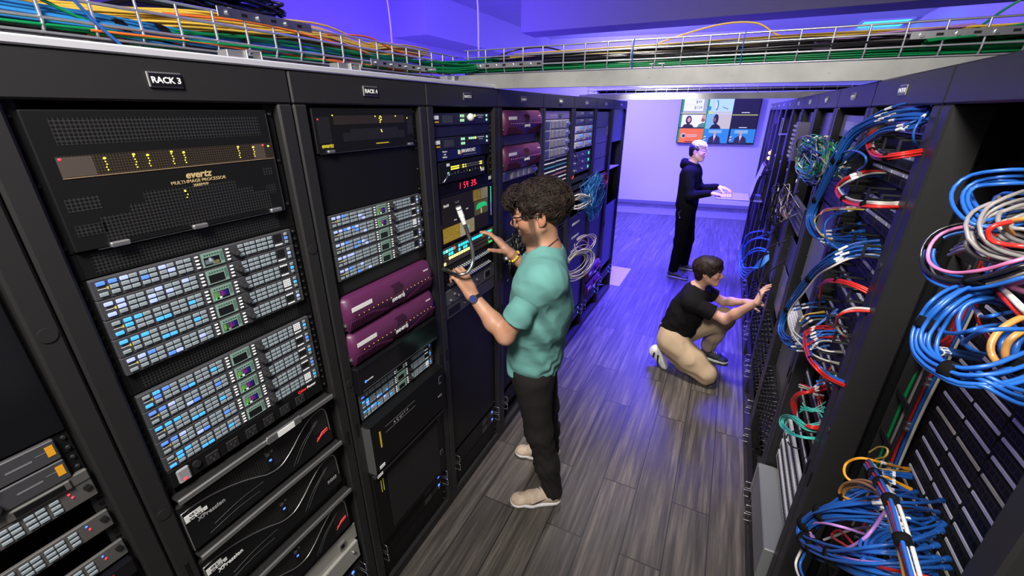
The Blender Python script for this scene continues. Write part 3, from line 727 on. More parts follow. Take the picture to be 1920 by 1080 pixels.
text('lettering','BROADCAST',.020,LAB,t,(.262,-.0085,.022),bold=.0005); MB().box(.218,.33,-.0084,-.008,.011,.015,GREY).build('marking',t)
MB().box(.175,.185,-.0088,-.008,.018,.036,K_GR).box(.186,.192,-.0088,-.008,.018,.034,WHT).box(.193,.201,-.0088,-.008,.015,.03,led('redprint',(1,.05,.05))).build('emblem',t)
for i,s in enumerate(('Cameras','and','Switcher')): text('lettering',s,.009,LAB,t,(.075,-.0085,.033-i*.011))
t=dev('L5',1.722,'network_switch','black unit with rows of tiny yellow lights in RACK 5','network switch')
b=MB(); ears(b,.086); b.cbox(B0,.40,-.014,0,0,.084,BLK2,.002); b.build('face',t)
b=MB()
for i in range(34):
    for j in range(2):
        c=L_Y if (i<8 or i in(11,12,14,29,30,31)) else GREY
        b.box(.105+i*.0083,.109+i*.0083,-.0146,-.014,.050+j*.009,.055+j*.009,c)
for i in range(12): b.box(.11+i*.024,.114+i*.024,-.0146,-.014,.03,.034+.004*(i%3),L_Y if i in (6,10) else GREY)
b.build('indicator_light',t)
key(t,.085,.036,.014,.014,K_GR,y=-.014)
MB().tube([(.03,-.018,.008),(.03,-.028,.01),(.075,-.028,.045),(.08,-.018,.045)],.0022,HANDW,6).build('handle',t)
MB().box(.075,.095,-.0155,-.014,.067,.078,LAB).box(.355,.385,-.0155,-.014,.018,.032,LAB).build('label',t)
t=dev('L5',1.672,'clock_display','black clock unit showing 1 54 39 in red digits in RACK 5','clock')
b=MB(); ears(b,.046); b.cbox(B0,B1,-.008,0,0,.045,GLOSS,.001); b.build('face',t)
SEG={'1':'bc','5':'afgcd','4':'fgbc','3':'abgcd','9':'abcdfg'}
dg=MB()
def digit(ch,x,z,w=.013,h=.026,m=L_R):
    q=.0022; s=lambda zz:.14*(zz-z)
    segs={'a':(x,x+w,z+h-q,z+h),'g':(x,x+w,z+h/2-q/2,z+h/2+q/2),'d':(x,x+w,z,z+q),'f':(x,x+q,z+h/2,z+h),'e':(x,x+q,z,z+h/2),'b':(x+w-q,x+w,z+h/2,z+h),'c':(x+w-q,x+w,z,z+h/2)}
    for k in SEG[ch]:
        a=segs[k]; dg.add([(a[0]+s(a[2]),-.0086,a[2]),(a[1]+s(a[2]),-.0086,a[2]),(a[1]+s(a[3]),-.0086,a[3]),(a[0]+s(a[3]),-.0086,a[3])],[(0,1,2,3)],m)
for ch,x in (('1',.165),('5',.208),('4',.230),('3',.272),('9',.295)): digit(ch,x,.009)
dg.box(.318,.322,-.0088,-.008,.013,.017,L_R); dg.build('digits',t,fix=False)
MB().box(.44,.462,-.010,-.002,.016,.032,LAB).build('label',t)
t=dev('L5',1.452,'monitor','rack monitor with tiled pictures, yellow and green, in RACK 5','monitor')
MB().cbox(.0,.476,-.010,0,0,.219,GLOSS,.002).build('bezel',t)
S=MB(); sx0,sz0,sw,sh=.024,.012,.40,.196
def tile(x0,x1,z0,z1,m,fr=False):
    if fr: S.box(sx0+x0*sw,sx0+x1*sw,-.0106,-.010,sz0+z0*sh,sz0+z1*sh,GREY); q=.0045; S.box(sx0+(x0+q)*sw,sx0+(x1-q)*sw,-.0109,-.0104,sz0+(z0+q*2)*sh,sz0+(z1-q*2)*sh,m)
    else: S.box(sx0+x0*sw,sx0+x1*sw,-.0108,-.010,sz0+z0*sh,sz0+z1*sh,m)
TD=mat('tile_dark',(.004,.004,.004),.5,emit=(.02,.015,.010),es=.4,spec=.2); TY=mat('tile_yellow',(.2,.13,.01),.4,emit=(.78,.50,.05),es=.85)
TC=mat('tile_cream',(.2,.18,.12),.4,emit=(.88,.75,.46),es=.9); TG=mat('tile_olive',(.15,.14,.06),.4,emit=(.28,.25,.09),es=.8)
tile(0,1,0,1,TD)
for i in range(3): tile(.0+i*.215,.20+i*.215,.70,.99,TD,True)
tile(.645,.82,.72,.99,TY); tile(.825,.995,.72,.99,TC)
tile(.0,.31,.365,.67,TD,True); tile(.325,.635,.365,.67,TD,True); tile(.665,.995,.36,.70,TG)
tile(.0,.325,.0,.34,TY); tile(.33,.655,.0,.34,TC); tile(.66,.995,.0,.34,TD,True)
rr=random.Random(4)
for (x0,x1,z0,z1) in ((.0,.325,.0,.34),(.645,.82,.72,.99)):
    for i in range(46):
        a=x0+.02+rr.random()*(x1-x0-.04); c=z0+.02+rr.random()*(z1-z0-.04)*(.75 if i%3 else 1); S.box(sx0+a*sw-.0012,sx0+a*sw+.0012,-.0112,-.0108,sz0+c*sh-.001,sz0+c*sh+.001,TG)
S.build('screen',t)
gm=MB(); gm.add([(sx0+a*sw,-.0112,sz0+c*sh) for a,c in ((.70,.50),(.72,.60),(.77,.645),(.9,.645),(.96,.60),(.975,.51),(.9,.53),(.75,.50))],[tuple(range(8))],mat('tile_green',(.02,.3,.1),.4,emit=(.01,.42,.12),es=.9))
gm.box(sx0+.82*sw,sx0+.835*sw,-.0112,-.0108,sz0+.38*sh,sz0+.50*sh,TC); gm.build('lamp_picture',t,fix=False)
text('lettering','LiveU',.0165,LAB,t,(sx0+.085*sw,-.0114,sz0+.80*sh),bold=.0004); text('lettering','LiveU',.0125,GREY,t,(sx0+.30*sw,-.0114,sz0+.82*sh))
text('lettering','LiveU',.008,LAB,t,(sx0+.25*sw,-.0114,sz0+.44*sh)); text('lettering','LiveU',.008,LAB,t,(sx0+.50*sw,-.0114,sz0+.60*sh)); text('lettering','BARS',.014,mat('tile_green',(0,0,0)),t,(sx0+.50*sw,-.0114,sz0+.14*sh))
b=MB()
for i in range(22): b.box(.452,.457,-.0115,-.010,.055+i*.0068,.058+i*.0068,L_G if i>9 else LAB)
b.build('meter',t)
# coloured key panel
t=dev('L5',1.357,'router_button_panel','control panel with cyan, yellow and green lit keys below the monitor of RACK 5','control panel')
MB().cbox(.0,.476,-.010,0,0,.088,BLK2,.002).build('face',t)
f=MB()
for a in ((.008,.468,.004,.0055),(.008,.468,.082,.0835),(.008,.0095,.004,.083),(.4665,.468,.004,.083)): f.box(a[0],a[1],-.0115,-.010,a[2],a[3],GREY)
f.build('frame_line',t)
KC=mat('key_cyan',(.05,.5,.55),.5,emit=(.03,.75,.82),es=.9); KY=mat('key_pale_yellow',(.8,.75,.3),.5,emit=(.95,.88,.35),es=.9); KG=mat('key_bright_green',(.05,.6,.1),.5,emit=(.04,.8,.12),es=.8); KR=mat('key_red',(.7,.1,.1),.5,emit=(.9,.1,.12),es=.9); KD=mat('key_brown_dark',(.06,.045,.035),.5); KW=K_W
for c in range(22):
    for r in range(4):
        m=KD
        if r==0: m={1:KW,4:KR,5:KD,0:KC,2:KC,3:KC}.get(c,KC)
        elif r==1: m=KC if c in (2,3,6,8,9,20) else (KG if c==21 else KD)
        elif r==2: m=KY if 2<=c<=10 else (KC if c in (11,20) else (KG if c==21 else KD))
        elif r==3: m=KY if c==0 else (KG if c in(20,21) else KD)
        if r==0 and c==21: m=KG
        key(t,.024+c*.0202,.070-r*.0185,.0155,.014,m,y=-.010)
# patch rows with grey coax ends
for q,(z,nmx) in enumerate(((1.300,'upper'),(1.243,'lower'))):
    t=dev('L5',z,'coax_patch_panel','black patch strip with a row of metal sockets under the coloured key panel, '+nmx+' one','patch panel')
    b=MB(); ears(b,.055,screws=False); b.cbox(B0,B1,-.008,0,0,.054,BLK2,.001); b.build('face',t)
    for i in range(22):
        x=.04+i*.018
        MB().cyl((x,-.008,.026),(x,-.026,.020),.0058,STEEL if i>2 else BLK,10).cyl((x,-.026,.020),(x,-.0265,.020),.003,BLK2,8).build('socket',t)
t=dev('L5',1.165,'camera_control_unit','dark grey unit with a square framed window in RACK 5, below the metal sockets','rack unit')
MB().cbox(0,.476,-.012,0,0,.074,mat('mid_grey_face',(.07,.07,.072),.5),.002).build('face',t)
MB().cbox(.365,.43,-.015,-.012,.014,.060,GREY,.003).cbox(.372,.423,-.0155,-.014,.02,.054,BLK2,.002).build('window',t)
for i in range(8): MB().cyl((.05+i*.034,-.012,.022+.02*(i%2)),(.05+i*.034,-.020,.022+.02*(i%2)),.006,GREY,10).build('knob',t)
t=dev('L5',1.095,'camera_control_unit','dark unit with a small recess and green light in RACK 5, above the tall blank','rack unit')
MB().cbox(0,.476,-.010,0,0,.066,DGREY,.002).build('face',t); MB().cbox(.03,.13,-.011,-.0095,.012,.05,BLK2,.002).build('recess',t)
for i in range(5): MB().cyl((.17+i*.03,-.010,.03),(.17+i*.03,-.017,.03),.005,STEEL,10).build('knob',t)
blank('L5',.30,.79,'tall plain black blank panel in RACK 5')
handled('L5',.175,'pair of low black units with steel handles below the tall blank panel')
blank('L5',.06,.11,'black blank panel at the foot of the rack with the red clock')
# ---- RACK 6
LIL=mat('lilac_metal',(.33,.33,.42),.45,.2)
densite('L6',1.885,'purple ribbed rack unit in the rack beyond RACK 5, upper of two')
blank('L6',1.835,.05,'dark blue-grey blank panel between the purple units of the rack beyond RACK 5',DGREY)
densite('L6',1.71,'purple ribbed rack unit in the rack beyond RACK 5, lower of two')
def drives(rk,z,label,h=.05,n=4):
    t=dev(rk,z,'drive_array',label,'drive array'); MB().cbox(0,.46,-.012,0,0,h-.001,LIL,.002).build('face',t)
    for i in range(n):
        x=.11+i*.075; MB().cbox(x,x+.028,-.020,-.012,.006,h-.008,mat('drive_gold',(.35,.33,.25),.4,.4),.002).cbox(x+.032,x+.058,-.018,-.012,.006,h-.008,mat('drive_blue',(.2,.22,.4),.4,.3),.002).build('drive_caddy',t)
    MB().cbox(.02,.085,-.016,-.012,.008,h-.01,mat('drive_navy',(.04,.05,.15),.4),.002).build('latch',t)
    for x in (.415,.445): MB().cyl((x,-.012,h/2),(x,-.022,h/2),.012,STEEL,12).build('fan_knob',t)
    return t
drives('L6',1.655,'pale unit with drive caddies under the purple units beyond RACK 5')
blank('L6',1.605,.048,'black blank panel under the pale drive unit beyond RACK 5')
t=dev('L6',1.49,'storage_server','dark server with a glowing violet light bar and a letter X beyond RACK 5','server')
MB().cbox(0,.46,-.015,0,0,.112,BLK2,.003).box(.01,.45,-.0156,-.015,.005,.07,PERF2).build('face',t)
MB().cbox(.03,.41,-.021,-.015,.073,.080,led('violet',(.75,.2,1),5),.001).build('light_bar',t)
text('lettering','X',.03,LAB,t,(.21,-.0162,.028),bold=.001); MB().box(.01,.16,-.017,-.015,.088,.103,LAB).build('label',t); MB().box(.42,.445,-.0162,-.015,.09,.105,L_B).build('indicator_light',t)
blank('L6',1.32,.168,'navy blank panel below the violet light bar beyond RACK 5',NAVY)
t=dev('L6',1.20,'scope_unit','unit with knobs and a dark green scope screen behind the curly hair','scope')
MB().cbox(0,.47,-.012,0,0,.118,DGREY,.002).build('face',t); MB().box(.10,.26,-.0128,-.012,.015,.10,led('scope',(.01,.1,.07),.4)).build('screen',t)
for i in range(4): MB().cyl((.045,-.012,.02+i*.026),(.045,-.024,.02+i*.026),.009,LAB,12).build('knob',t)
blank('L6',.32,.875,'tall black blank panel in the rack beyond RACK 5',BLK2)
handled('L6',.175,'pair of low units with steel handles beyond RACK 5, seen past the man\'s leg')
# ---- RACK 7
t=dev('L7',1.955,'fascia_unit','lilac unit with a small green window at the top of the drive rack','rack unit')
MB().cbox(0,.46,-.012,0,0,.05,mat('violet_face',(.16,.12,.35),.45),.002).cbox(.24,.30,-.014,-.012,.012,.035,mat('dark_green',(.03,.09,.03),.4),.002).build('face',t)
b=MB()
for i in range(6): b.box(.09+i*.022,.095+i*.022,-.0128,-.012,.02,.025,LAB)
b.build('marking',t)
for i in range(4): drives('L7',1.895-i*.058,['topmost','second','third','lowest'][i]+' pale drive unit in the rack of drives along the left row',.057)
for i,c in enumerate([LAB,LAB,mat('teal_strip',(.05,.3,.35),.5),LAB,mat('rose_strip',(.5,.2,.2),.5),LAB,LAB]):
    t=dev('L7',1.700-i*.028,'patch_strip',['topmost','second','third','fourth','fifth','sixth','lowest'][i]+' narrow labelled strip under the drive units','patch strip')
    MB().cbox(0,.47,-.008,0,0,.026,BLK2,.001).build('face',t); MB().box(.012,.225,-.009,-.008,.008,.016,c).box(.235,.455,-.009,-.008,.010,.018,c).build('label',t)
blank('L7',1.2,.32,'navy blank panel beneath the labelled strips on the left row',NAVY)
blank('L7',.32,.87,'tall black blank panel low in the drive rack, behind the man\'s back')
handled('L7',.175,'pair of low units with steel handles in the drive rack')
# ---- RACK 8
def conv(rk,z,label,h,face,screens,m2=None):
    t=dev(rk,z,'converter_unit',label,'converter'); MB().cbox(0,.47,-.015,0,0,h-.002,face,.002).build('face',t)
    for x in (.02,.25):
        b=MB().cbox(x,x+.20,-.019,-.015,.006,h-.008,WHT if screens else mat('dim_panel',(.1,.1,.2),.5),.002)
        b.box(x+.10,x+.17,-.0198,-.019,h*.55,h*.8,led('bluewin',(.1,.3,.9),.8) if screens else K_G).box(x+.02,x+.09,-.0198,-.019,.012,.018,NAVY).box(x+.11,x+.18,-.0198,-.019,.012,.018,NAVY); b.build('module',t)
    return t
conv('L8',1.955,'dim unit with two modules at the top of the white-unit rack',.05,NAVY,False)
conv('L8',1.905,'dim unit with two modules, second from the top of the white-unit rack',.05,NAVY,False)
for i in range(3): conv('L8',1.848-i*.056,['upper','middle','lower'][i]+' of three white boxed units with little blue displays',.056,LIL,True)
for i in range(3):
    t=dev('L8',1.66-i*.055,'sync_generator',['upper','middle','lower'][i]+' navy unit with a tiny green display on the left row','sync generator')
    MB().cbox(0,.47,-.012,0,0,.052,NAVY,.002).build('face',t); MB().box(.40,.43,-.0126,-.012,.016,.036,led('grn',(.05,1,.4),1.5)).build('display',t)
    for x in (.06,.09,.25): MB().cyl((x,-.012,.024),(x,-.02,.024),.008,ALU,10).build('knob',t)
for i in range(3):
    t=dev('L8',1.48-i*.06,'network_switch',['upper','middle','lower'][i]+' port strip behind the tangle of thin blue cables','network switch')
    MB().cbox(0,.47,-.008,0,0,.044,BLK2,.001).build('face',t); b=MB()
    for j in range(24):
        for r in range(2): b.box(.02+j*.018,.032+j*.018,-.009,-.008,.006+r*.018,.018+r*.018,DGREY)
    b.build('ports',t)
for i in range(3):
    t=dev('L8',1.10-i*.115,'drawer_unit',['upper','middle','lower'][i]+' navy drawer front with a long white label','drawer unit')
    MB().cbox(0,.47,-.012,0,0,.112,NAVY,.002).build('face',t); MB().box(.09,.28,-.0135,-.012,.035,.052,LAB).build('label',t)
blank('L8',.30,.56,'navy blank panel low in the rack with the white drawer labels',NAVY)
handled('L8',.175,'pair of low units with steel handles in the rack with the white drawer labels')
# ---- RACK 9 / 10
for i in range(4): blank('L9',1.87-i*.13,.128,['topmost','second','third','fourth'][i]+' blue-lit blank panel in the ninth rack of the left row',mat('blue_light_blank',(.03,.03,.07),.3))  # black panels; reflected blue light is put into their base colour
t=dev('L9',1.30,'audio_patch_bay','patch bay with thin red leads in the ninth rack of the left row','patch bay')
MB().cbox(0,.47,-.01,0,0,.16,DGREY,.002).build('face',t); b=MB()
for j in range(24):
    for r in range(4): b.cyl((.02+j*.0188,-.010,.03+r*.03),(.02+j*.0188,-.014,.03+r*.03),.005,STEEL,6)
b.build('ports',t)
blank('L9',.60,.69,'navy blank panel below the red leads in the ninth rack',NAVY)
densite('L9',.46,'purple ribbed unit low in the ninth rack of the left row, upper of two')
densite('L9',.31,'purple ribbed unit low in the ninth rack of the left row, lower of two')
handled('L9',.175,'pair of low units with steel handles in the ninth rack')
blank('L10',1.72,.30,'blue-lit blank panel at the top of the last left rack',mat('blue_light_blank',(.03,.03,.07)))
t=dev('L10',1.46,'rack_shelf','thin shelf inside the open upper part of the last left rack','shelf'); MB().cbox(0,.47,-.005,.3,0,.006,LIL,.001).build('plate',t)
blank('L10',.40,.70,'tall blue-lit panel in the last left rack',mat('blue_light_blank',(.03,.03,.07)))
handled('L10',.22,'pair of low units with steel handles in the last left rack')
# hang tag box on post
t=dev('L9',1.80,'door_handle_frame','small silver wire frame on the post between the last two left racks','handle',out=.025,dx=.29)
b=MB()
for a in ((0,.06,0,.004),(0,.06,.07,.074),(0,.004,0,.074),(.056,.06,0,.074)): b.cbox(a[0],a[1],-.004,0,a[2],a[3],ALU,.001)
b.build('frame',t)
# ================================================================ right row
PUR=mat('patch_face',(.035,.035,.04),.3); STRIP=mat('label_strip',(.62,.62,.70),.5)
def patch(rk,z,label,rows=2,strip=True,h=None,dx=0,cream=False):
    h=h or UU*rows
    t=dev(rk,z,'patch_bay',label,'patch panel',dx=dx)
    MB().cbox(0,DW,-.004,0,0,h-.001,PUR if rk!='R0' else BLK2,.001).build('face',t)
    for r in range(rows):
        z0=h*(r+.08)/rows*1.0; b=MB()
        for g in range(4):
            x0=.024+g*.109; b.box(x0,x0+.102,-.0075,-.004,z0+.002,z0+.022,BLK)
            for p in range(6): b.box(x0+.003+p*.0168,x0+.0145+p*.0168,-.0080,-.0074,z0+.006,z0+.0175,BLK2)
        b.build('ports',t)
        if strip:
            s=MB()
            for g in range(4): s.box(.027+g*.109,.124+g*.109,-.0062,-.004,z0+(.028 if rk=='R0' else .0265),z0+.0345,mat('cream_strip',(.55,.53,.40),.5) if cream else STRIP)
            s.build('label_strip',t)
    return t
def manager(rk,z,h,label):
    t=dev(rk,z,'cable_manager',label,'cable manager')
    MB().box(0,DW,.0,.004,0,h,BLK2).build('back_plate',t)
    for x in (.03,.15,.30,.43):
        MB().cbox(x,x+.012,-.06,0,.004,.010,BLK,.002).cbox(x,x+.012,-.06,0,h-.01,h-.004,BLK,.002).cbox(x,x+.012,-.064,-.058,.004,h-.004,BLK,.002).build('ring',t)
    return t
# R1 : RACK 12
Q='R1'
for i,z in enumerate((1.990,1.947,1.853,1.807,1.715,1.670,1.577,1.532,1.439,1.394,1.301,1.256,1.163,1.118)):
    patch(Q,z,('upper' if i%2==0 else 'lower')+' patch panel of the '+['topmost','second','third','fourth','fifth','sixth','lowest'][i//2]+' pair in RACK 12',1)
for i,z in enumerate((1.898,1.760,1.622,1.484,1.346,1.208)):
    manager(Q,z,.046,['topmost','second','third','fourth','fifth','lowest'][i]+' open black cable manager between patch panel pairs of RACK 12')
for i in range(3): patch(Q,.98-i*.09,['upper','middle','lower'][i]+' patch panel behind the many short patch leads low in RACK 12',1,cream=(i==1))
WS=mat('worn_white_plate',(.5,.5,.52),.5)
for i in range(4):
    t=dev(Q,.72-i*.062,'fibre_shelf',['topmost','second','third','lowest'][i]+' pale switch plate behind the red and teal leads of RACK 12','network switch')
    MB().cbox(0,DW,-.012,0,0,.045,WS,.002).build('face',t); b=MB()
    for j in range(24): b.box(.02+j*.018,.032+j*.018,-.013,-.012,.012,.030,BLK2)
    b.build('ports',t)
t=dev(Q,.30,'storage_server','plain grey metal server lid low in RACK 12','server',out=.04)
MB().cbox(0,DW,-.03,.3,0,.17,mat('grey_lid',(.20,.21,.22),.45,.3),.004).cbox(0,.03,-.034,-.03,0,.17,ALU,.002).build('case',t)
# near rack R0
for i in range(18):
    patch('R0',1.685-i*.0431,['first','second','third','fourth','fifth','sixth','seventh','eighth','ninth','tenth','eleventh','twelfth','thirteenth','fourteenth','fifteenth','sixteenth','seventeenth','lowest'][i]+' patch panel from the top in the nearest right rack, with the thick blue loops',1,cream=(i%5==3))
t=dev('R0',.55,'cable_channel','black side channel with rounded openings beside the patch panels of the nearest right rack','cable channel',out=.03)
b=MB()
for i in range(10):
    z=i*.128; b.cbox(-.105,-.012,-.004,0,z,z+.020,BLK,.002)
b.cbox(-.113,-.104,-.005,.06,0,1.2,BLK,.002); b.cbox(-.016,-.006,-.005,.001,0,1.2,BLK,.001); b.build('frame',t)
for i in range(9): MB().cyl((.01,-.006,.10+i*.128),(.01,.002,.10+i*.128),.006,STEEL,10).cyl((.01,-.006,.115+i*.128),(.01,.002,.115+i*.128),.006,STEEL,10).build('screw',t)
# other right racks
R=random.Random(5)
def filler(rk,spec):
    for (z,h,m,l) in spec: blank(rk,z,h,l,m)
BB=mat('blue_light_blank',(.03,.03,.07)); LB=mat('glossy_grey_blank',(.09,.09,.13),.35)  # first blank carries the reflected blue light in its colour
ordn=['','','second','third','fourth','fifth','sixth','seventh','eighth','ninth','tenth','eleventh']
t=dev('R2',1.90,'server_front','navy unit with a pale nameplate at the top of the second labelled right rack','server')
MB().cbox(0,DW,-.012,0,0,.09,LB,.002).build('face',t); MB().box(.08,.30,-.0135,-.012,.03,.065,LIL).build('label',t)
filler('R2',[(1.75,.145,LB,'wide blue-lit blank panel behind the long blue bundle'),(1.46,.15,LB,'blue-lit blank panel below the green and white tangle'),(1.20,.255,LB,'tall blue-lit blank panel behind the lower part of the long blue bundle'),(.95,.10,BLK2,'black blank panel above the white keypad unit')])
t=dev('R2',1.62,'network_switch','switch almost hidden by the green and white cable tangle','network switch')
MB().cbox(0,DW,-.01,0,0,.12,BLK2,.002).build('face',t); b=MB()
for j in range(24):
    for r in range(4): b.box(.02+j*.018,.032+j*.018,-.011,-.01,.008+r*.027,.024+r*.027,DGREY)
b.build('ports',t)
t=dev('R2',1.06,'keypad_unit','unit with a grid of white keys beside the lower blue bundle','control panel',out=.03)
MB().cbox(.18,DW,-.02,0,0,.115,GREY,.003).build('face',t)
for r in range(5):
    for c in range(9): key(t,.21+c*.028,.014+r*.0215,.022,.016,WHT,y=-.02)
filler('R2',[(.60,.34,DGREY,'grey blank panel under the white keypad unit'),(.30,.29,BLK2,'black blank panel low in the second labelled right rack')])
for k in range(1,8):
    handled('R%d'%k,.10 if k<3 else .20,'pair of low units with steel handles in the '+('RACK 12' if k==1 else ordn[k]+' right')+' rack',leds=False,out=.035)
# R3..R10
t=dev('R4',1.70,'vented_box','lilac box with horizontal louvres hung on the fourth right rack','vent box',out=.06)
MB().cbox(.14,.32,-.02,.055,0,.24,mat('lilac_case',(.16,.15,.22),.5,.2),.004).build('case',t); b=MB()
for i in range(8): b.cbox(.15,.28,-.032,-.02,.018+i*.027,.033+i*.027,LIL,.002)
b.build('louvres',t)
t=dev('R3',1.38,'keypad_unit','dark unit with vents under the green and white tangle','rack unit',out=.03)
MB().cbox(0,.46,-.012,0,0,.15,DGREY,.002).build('face',t); b=MB()
for r in range(4):
    for c in range(8): b.box(.05+c*.05,.085+c*.05,-.0128,-.012,.02+r*.03,.034+r*.03,BLK2)
b.build('vents',t)
densite('R4',1.30,'purple ribbed unit bulging out of the fourth right rack')
for k in range(3,11):
    zs=[(1.83,.17),(1.62,.20),(1.10,.18),(.80,.28)]
    for i,(z,h) in enumerate(zs):
        if k==4 and i==1: continue
        if k==7 and z==1.10: continue
        blank('R%d'%k,z,h,['top','upper','middle','lower'][i]+' blue-lit blank panel in the '+ordn[k]+' right rack',LB if i%2 else BB)
# hoop rows (dark cable hoops) in racks 2..4
HO=mat('dark_hoop',(.010,.010,.016),.35)
for k in (2,3,4,5):
    for j in range(6 if k<5 else 3):
        t=dev('R%d'%k,.36+j*.075 if k!=2 else .40+j*.05,'cable_hoop_bar',['lowest','second','third','fourth','fifth','topmost'][j]+' bar of dark wire hoops in the '+ordn[k]+' right rack','cable manager',out=.012)
        MB().cbox(0,DW,-.003,.0,0,.03,BLK2,.001).build('back_plate',t)
        for i in range(6):
            x=.04+i*.078; MB().tube(spline([(x,-.003,.004),(x-.002,-.026,.0),(x,-.036,.014),(x+.004,-.026,.030),(x+.004,-.003,.026)],16),.0028,HO,6).build('ring',t)
# white dot stickers on the far posts
for k in range(4,9):
    t=MB().cyl((W-.0,YR+PR*(k-1)+.03,1.60),(W-.004,YR+PR*(k-1)+.03,1.60),.011,LAB,14).build('round_sticker')
    tag(t,'round white sticker on the front post of the '+ordn[k]+' right rack','sticker')
# wire handle frame and orange lamps
f=MB(); y0=YR+PR*5+.30
for a in ((0,.16,0,.006),(0,.16,.14,.146),(0,.006,0,.146),(.154,.16,0,.146)): f.cbox(W-.03,W-.024,y0+a[0],y0+a[1],1.80+a[2],1.80+a[3],ALU,.001)
for yy in (y0+.01,y0+.15):
    f.cyl((W-.026,yy,1.81),(W+.05,yy,1.81),.003,ALU,6)
tag(f.build('wire_frame'),'silver rectangular wire frame standing out of the sixth right rack','bracket')
for z,l in ((1.55,'upper'),(1.49,'lower')):
    tag(MB().sph((W+.02,YR+PR*7+.40,z),.022,led('orange_lamp',(1,.35,.05),4),12).build('indicator_lamp'),l+' glowing orange indicator lamp far down the right row','lamp')
# ---------------------------------------------------------------- cables
BLU=cable_mat('blue_jacket',(.012,.088,.36)); RED=cable_mat('red_jacket',(.55,.02,.015)); WHC=cable_mat('white_jacket',(.52,.49,.45)); GRC=cable_mat('grey_jacket',(.20,.185,.18))
BKC=cable_mat('black_jacket',(.012,.012,.013)); GNC=cable_mat('green_jacket',(.0,.19,.055)); YLC=cable_mat('yellow_jacket',(.66,.42,.06)); ORC=cable_mat('orange_jacket',(.62,.12,.02))
AMB=cable_mat('amber_jacket',(.72,.30,.015)); TAN=cable_mat('tan_jacket',(.42,.20,.05)); PNK=cable_mat('pink_jacket',(.62,.17,.36)); VLC=cable_mat('violet_jacket',(.42,.20,.55)); TEA=cable_mat('teal_jacket',(.05,.42,.36)); LBL=cable_mat('pale_blue_jacket',(.02,.17,.44))
CNAME={BLU.name:'blue',RED.name:'red',WHC.name:'white',GRC.name:'grey',BKC.name:'black',GNC.name:'green',YLC.name:'yellow',ORC.name:'orange',AMB.name:'amber',TAN.name:'tan',PNK.name:'pink',VLC.name:'violet',TEA.name:'teal',LBL.name:'pale blue'}
RC=random.Random(11)
def _frames(P):
    T=np.gradient(P,axis=0); T/=np.linalg.norm(T,axis=1)[:,None]+1e-9
    a=np.array([0,0,1.]) if abs(T[0][2])<.9 else np.array([0,1.,0]); e=np.cross(T[0],a); e/=np.linalg.norm(e); E=[];G=[]
    for t in T:
        e=e-t*(e@t); e/=np.linalg.norm(e)+1e-9; E.append(e.copy()); G.append(np.cross(t,e))
    return T,np.array(E),np.array(G)
def px(pts): return [AX(u,v,x) for u,v,x in pts]
def one(P,r,m,label,group=None,n=7,name='patch_cable',cat='cable',plug=None,sleeves=(),ends=(0,1)):
    if m.name=='teal_jacket': name='fibre_lead'
    elif name=='patch_cable' and P[0][0]<.5: name='network_cable'
    elif name=='patch_cable' and P[0][1]>2.1: name='loose_cable'
    o=MB().tube(P,r,m,n).build(name,fix=False); tag(o,label,cat,group)
    N=len(P)
    for f in sleeves:
        i=int(f*(N-1)); j=min(N-1,i+max(1,int(.022/ (np.linalg.norm(P[1]-P[0])+1e-6))))
        if i>=N-1: i=N-2
        j=max(j,i+1); d=P[j]-P[i]; L=np.linalg.norm(d)
        MB().cyl(P[i],P[i]+d/L*min(.024,L*1.0+.006),r*1.25,LAB,n).build('label_sleeve',o)
    if plug:
        for k in ends:
            p=P[0] if k==0 else P[-1]; q=P[1] if k==0 else P[-2]; d=p-q; d/=np.linalg.norm(d)
            MB().cyl(p-d*.024,p+d*.002,r*1.2,plug,8,r*1.9).build('plug',o); 
    return o
def bundle(path,n,rb,r,cols,where,group,fan0=None,fan1=None,N=44,plug=False,sleeve0=None,sleeve1=None,ns=7,jit=.25,name='patch_cable'):
    C0=spline(path,N); T,E,G=_frames(C0); s=np.linspace(0,1,N); out=[]
    for i in range(n):
        a=i*2.39996+RC.uniform(-.2,.2); q=rb*math.sqrt((i+.5)/n); m=cols[i%len(cols)]
        ph=RC.uniform(0,6.28); fq=RC.uniform(1.2,2.6); tw=RC.uniform(-.5,.5)
        ang=a+tw*s*2; rr=q*(1+jit*np.sin(ph+fq*s*PI*2))
        P=C0+E*(rr*np.cos(ang))[:,None]+G*(rr*np.sin(ang))[:,None]
        f=(i+.5)/n-.5; f=f+RC.uniform(-.02,.02)
        if fan0 is not None: w=np.clip(1-s/.32,0,1)**1.6; P=P+np.outer(w,np.array(fan0)*f*2)
        if fan1 is not None: w=np.clip(1-(1-s)/.32,0,1)**1.6; P=P+np.outer(w,np.array(fan1)*f*2)
        sl=[]
        if sleeve0: sl.append(sleeve0+RC.uniform(-.02,.02))
        if sleeve1: sl.append(sleeve1+RC.uniform(-.02,.02))
        o=one(P,r,m,CNAME[m.name]+' '+where,CNAME[m.name]+' '+group if group else None,ns,name,plug=(m if plug else None),sleeves=sl,ends=(1,) if plug==1 else (0,1))
        out.append(o)
    return C0,T,out
def strap(C0,f,rb,label,w=.018):
    rb*=.84; N=len(C0); i=min(N-2,int(f*(N-1))); d=C0[i+1]-C0[i]; d/=np.linalg.norm(d)
    b=MB(); b.tube([C0[i]-d*w/2,C0[i]-d*w*.45,C0[i]+d*w*.45,C0[i]+d*w/2],[rb*.98,rb*1.06,rb*1.06,rb*.98],RUB,20)
    return tag(b.build('cable_strap',fix=False),label,'cable strap')
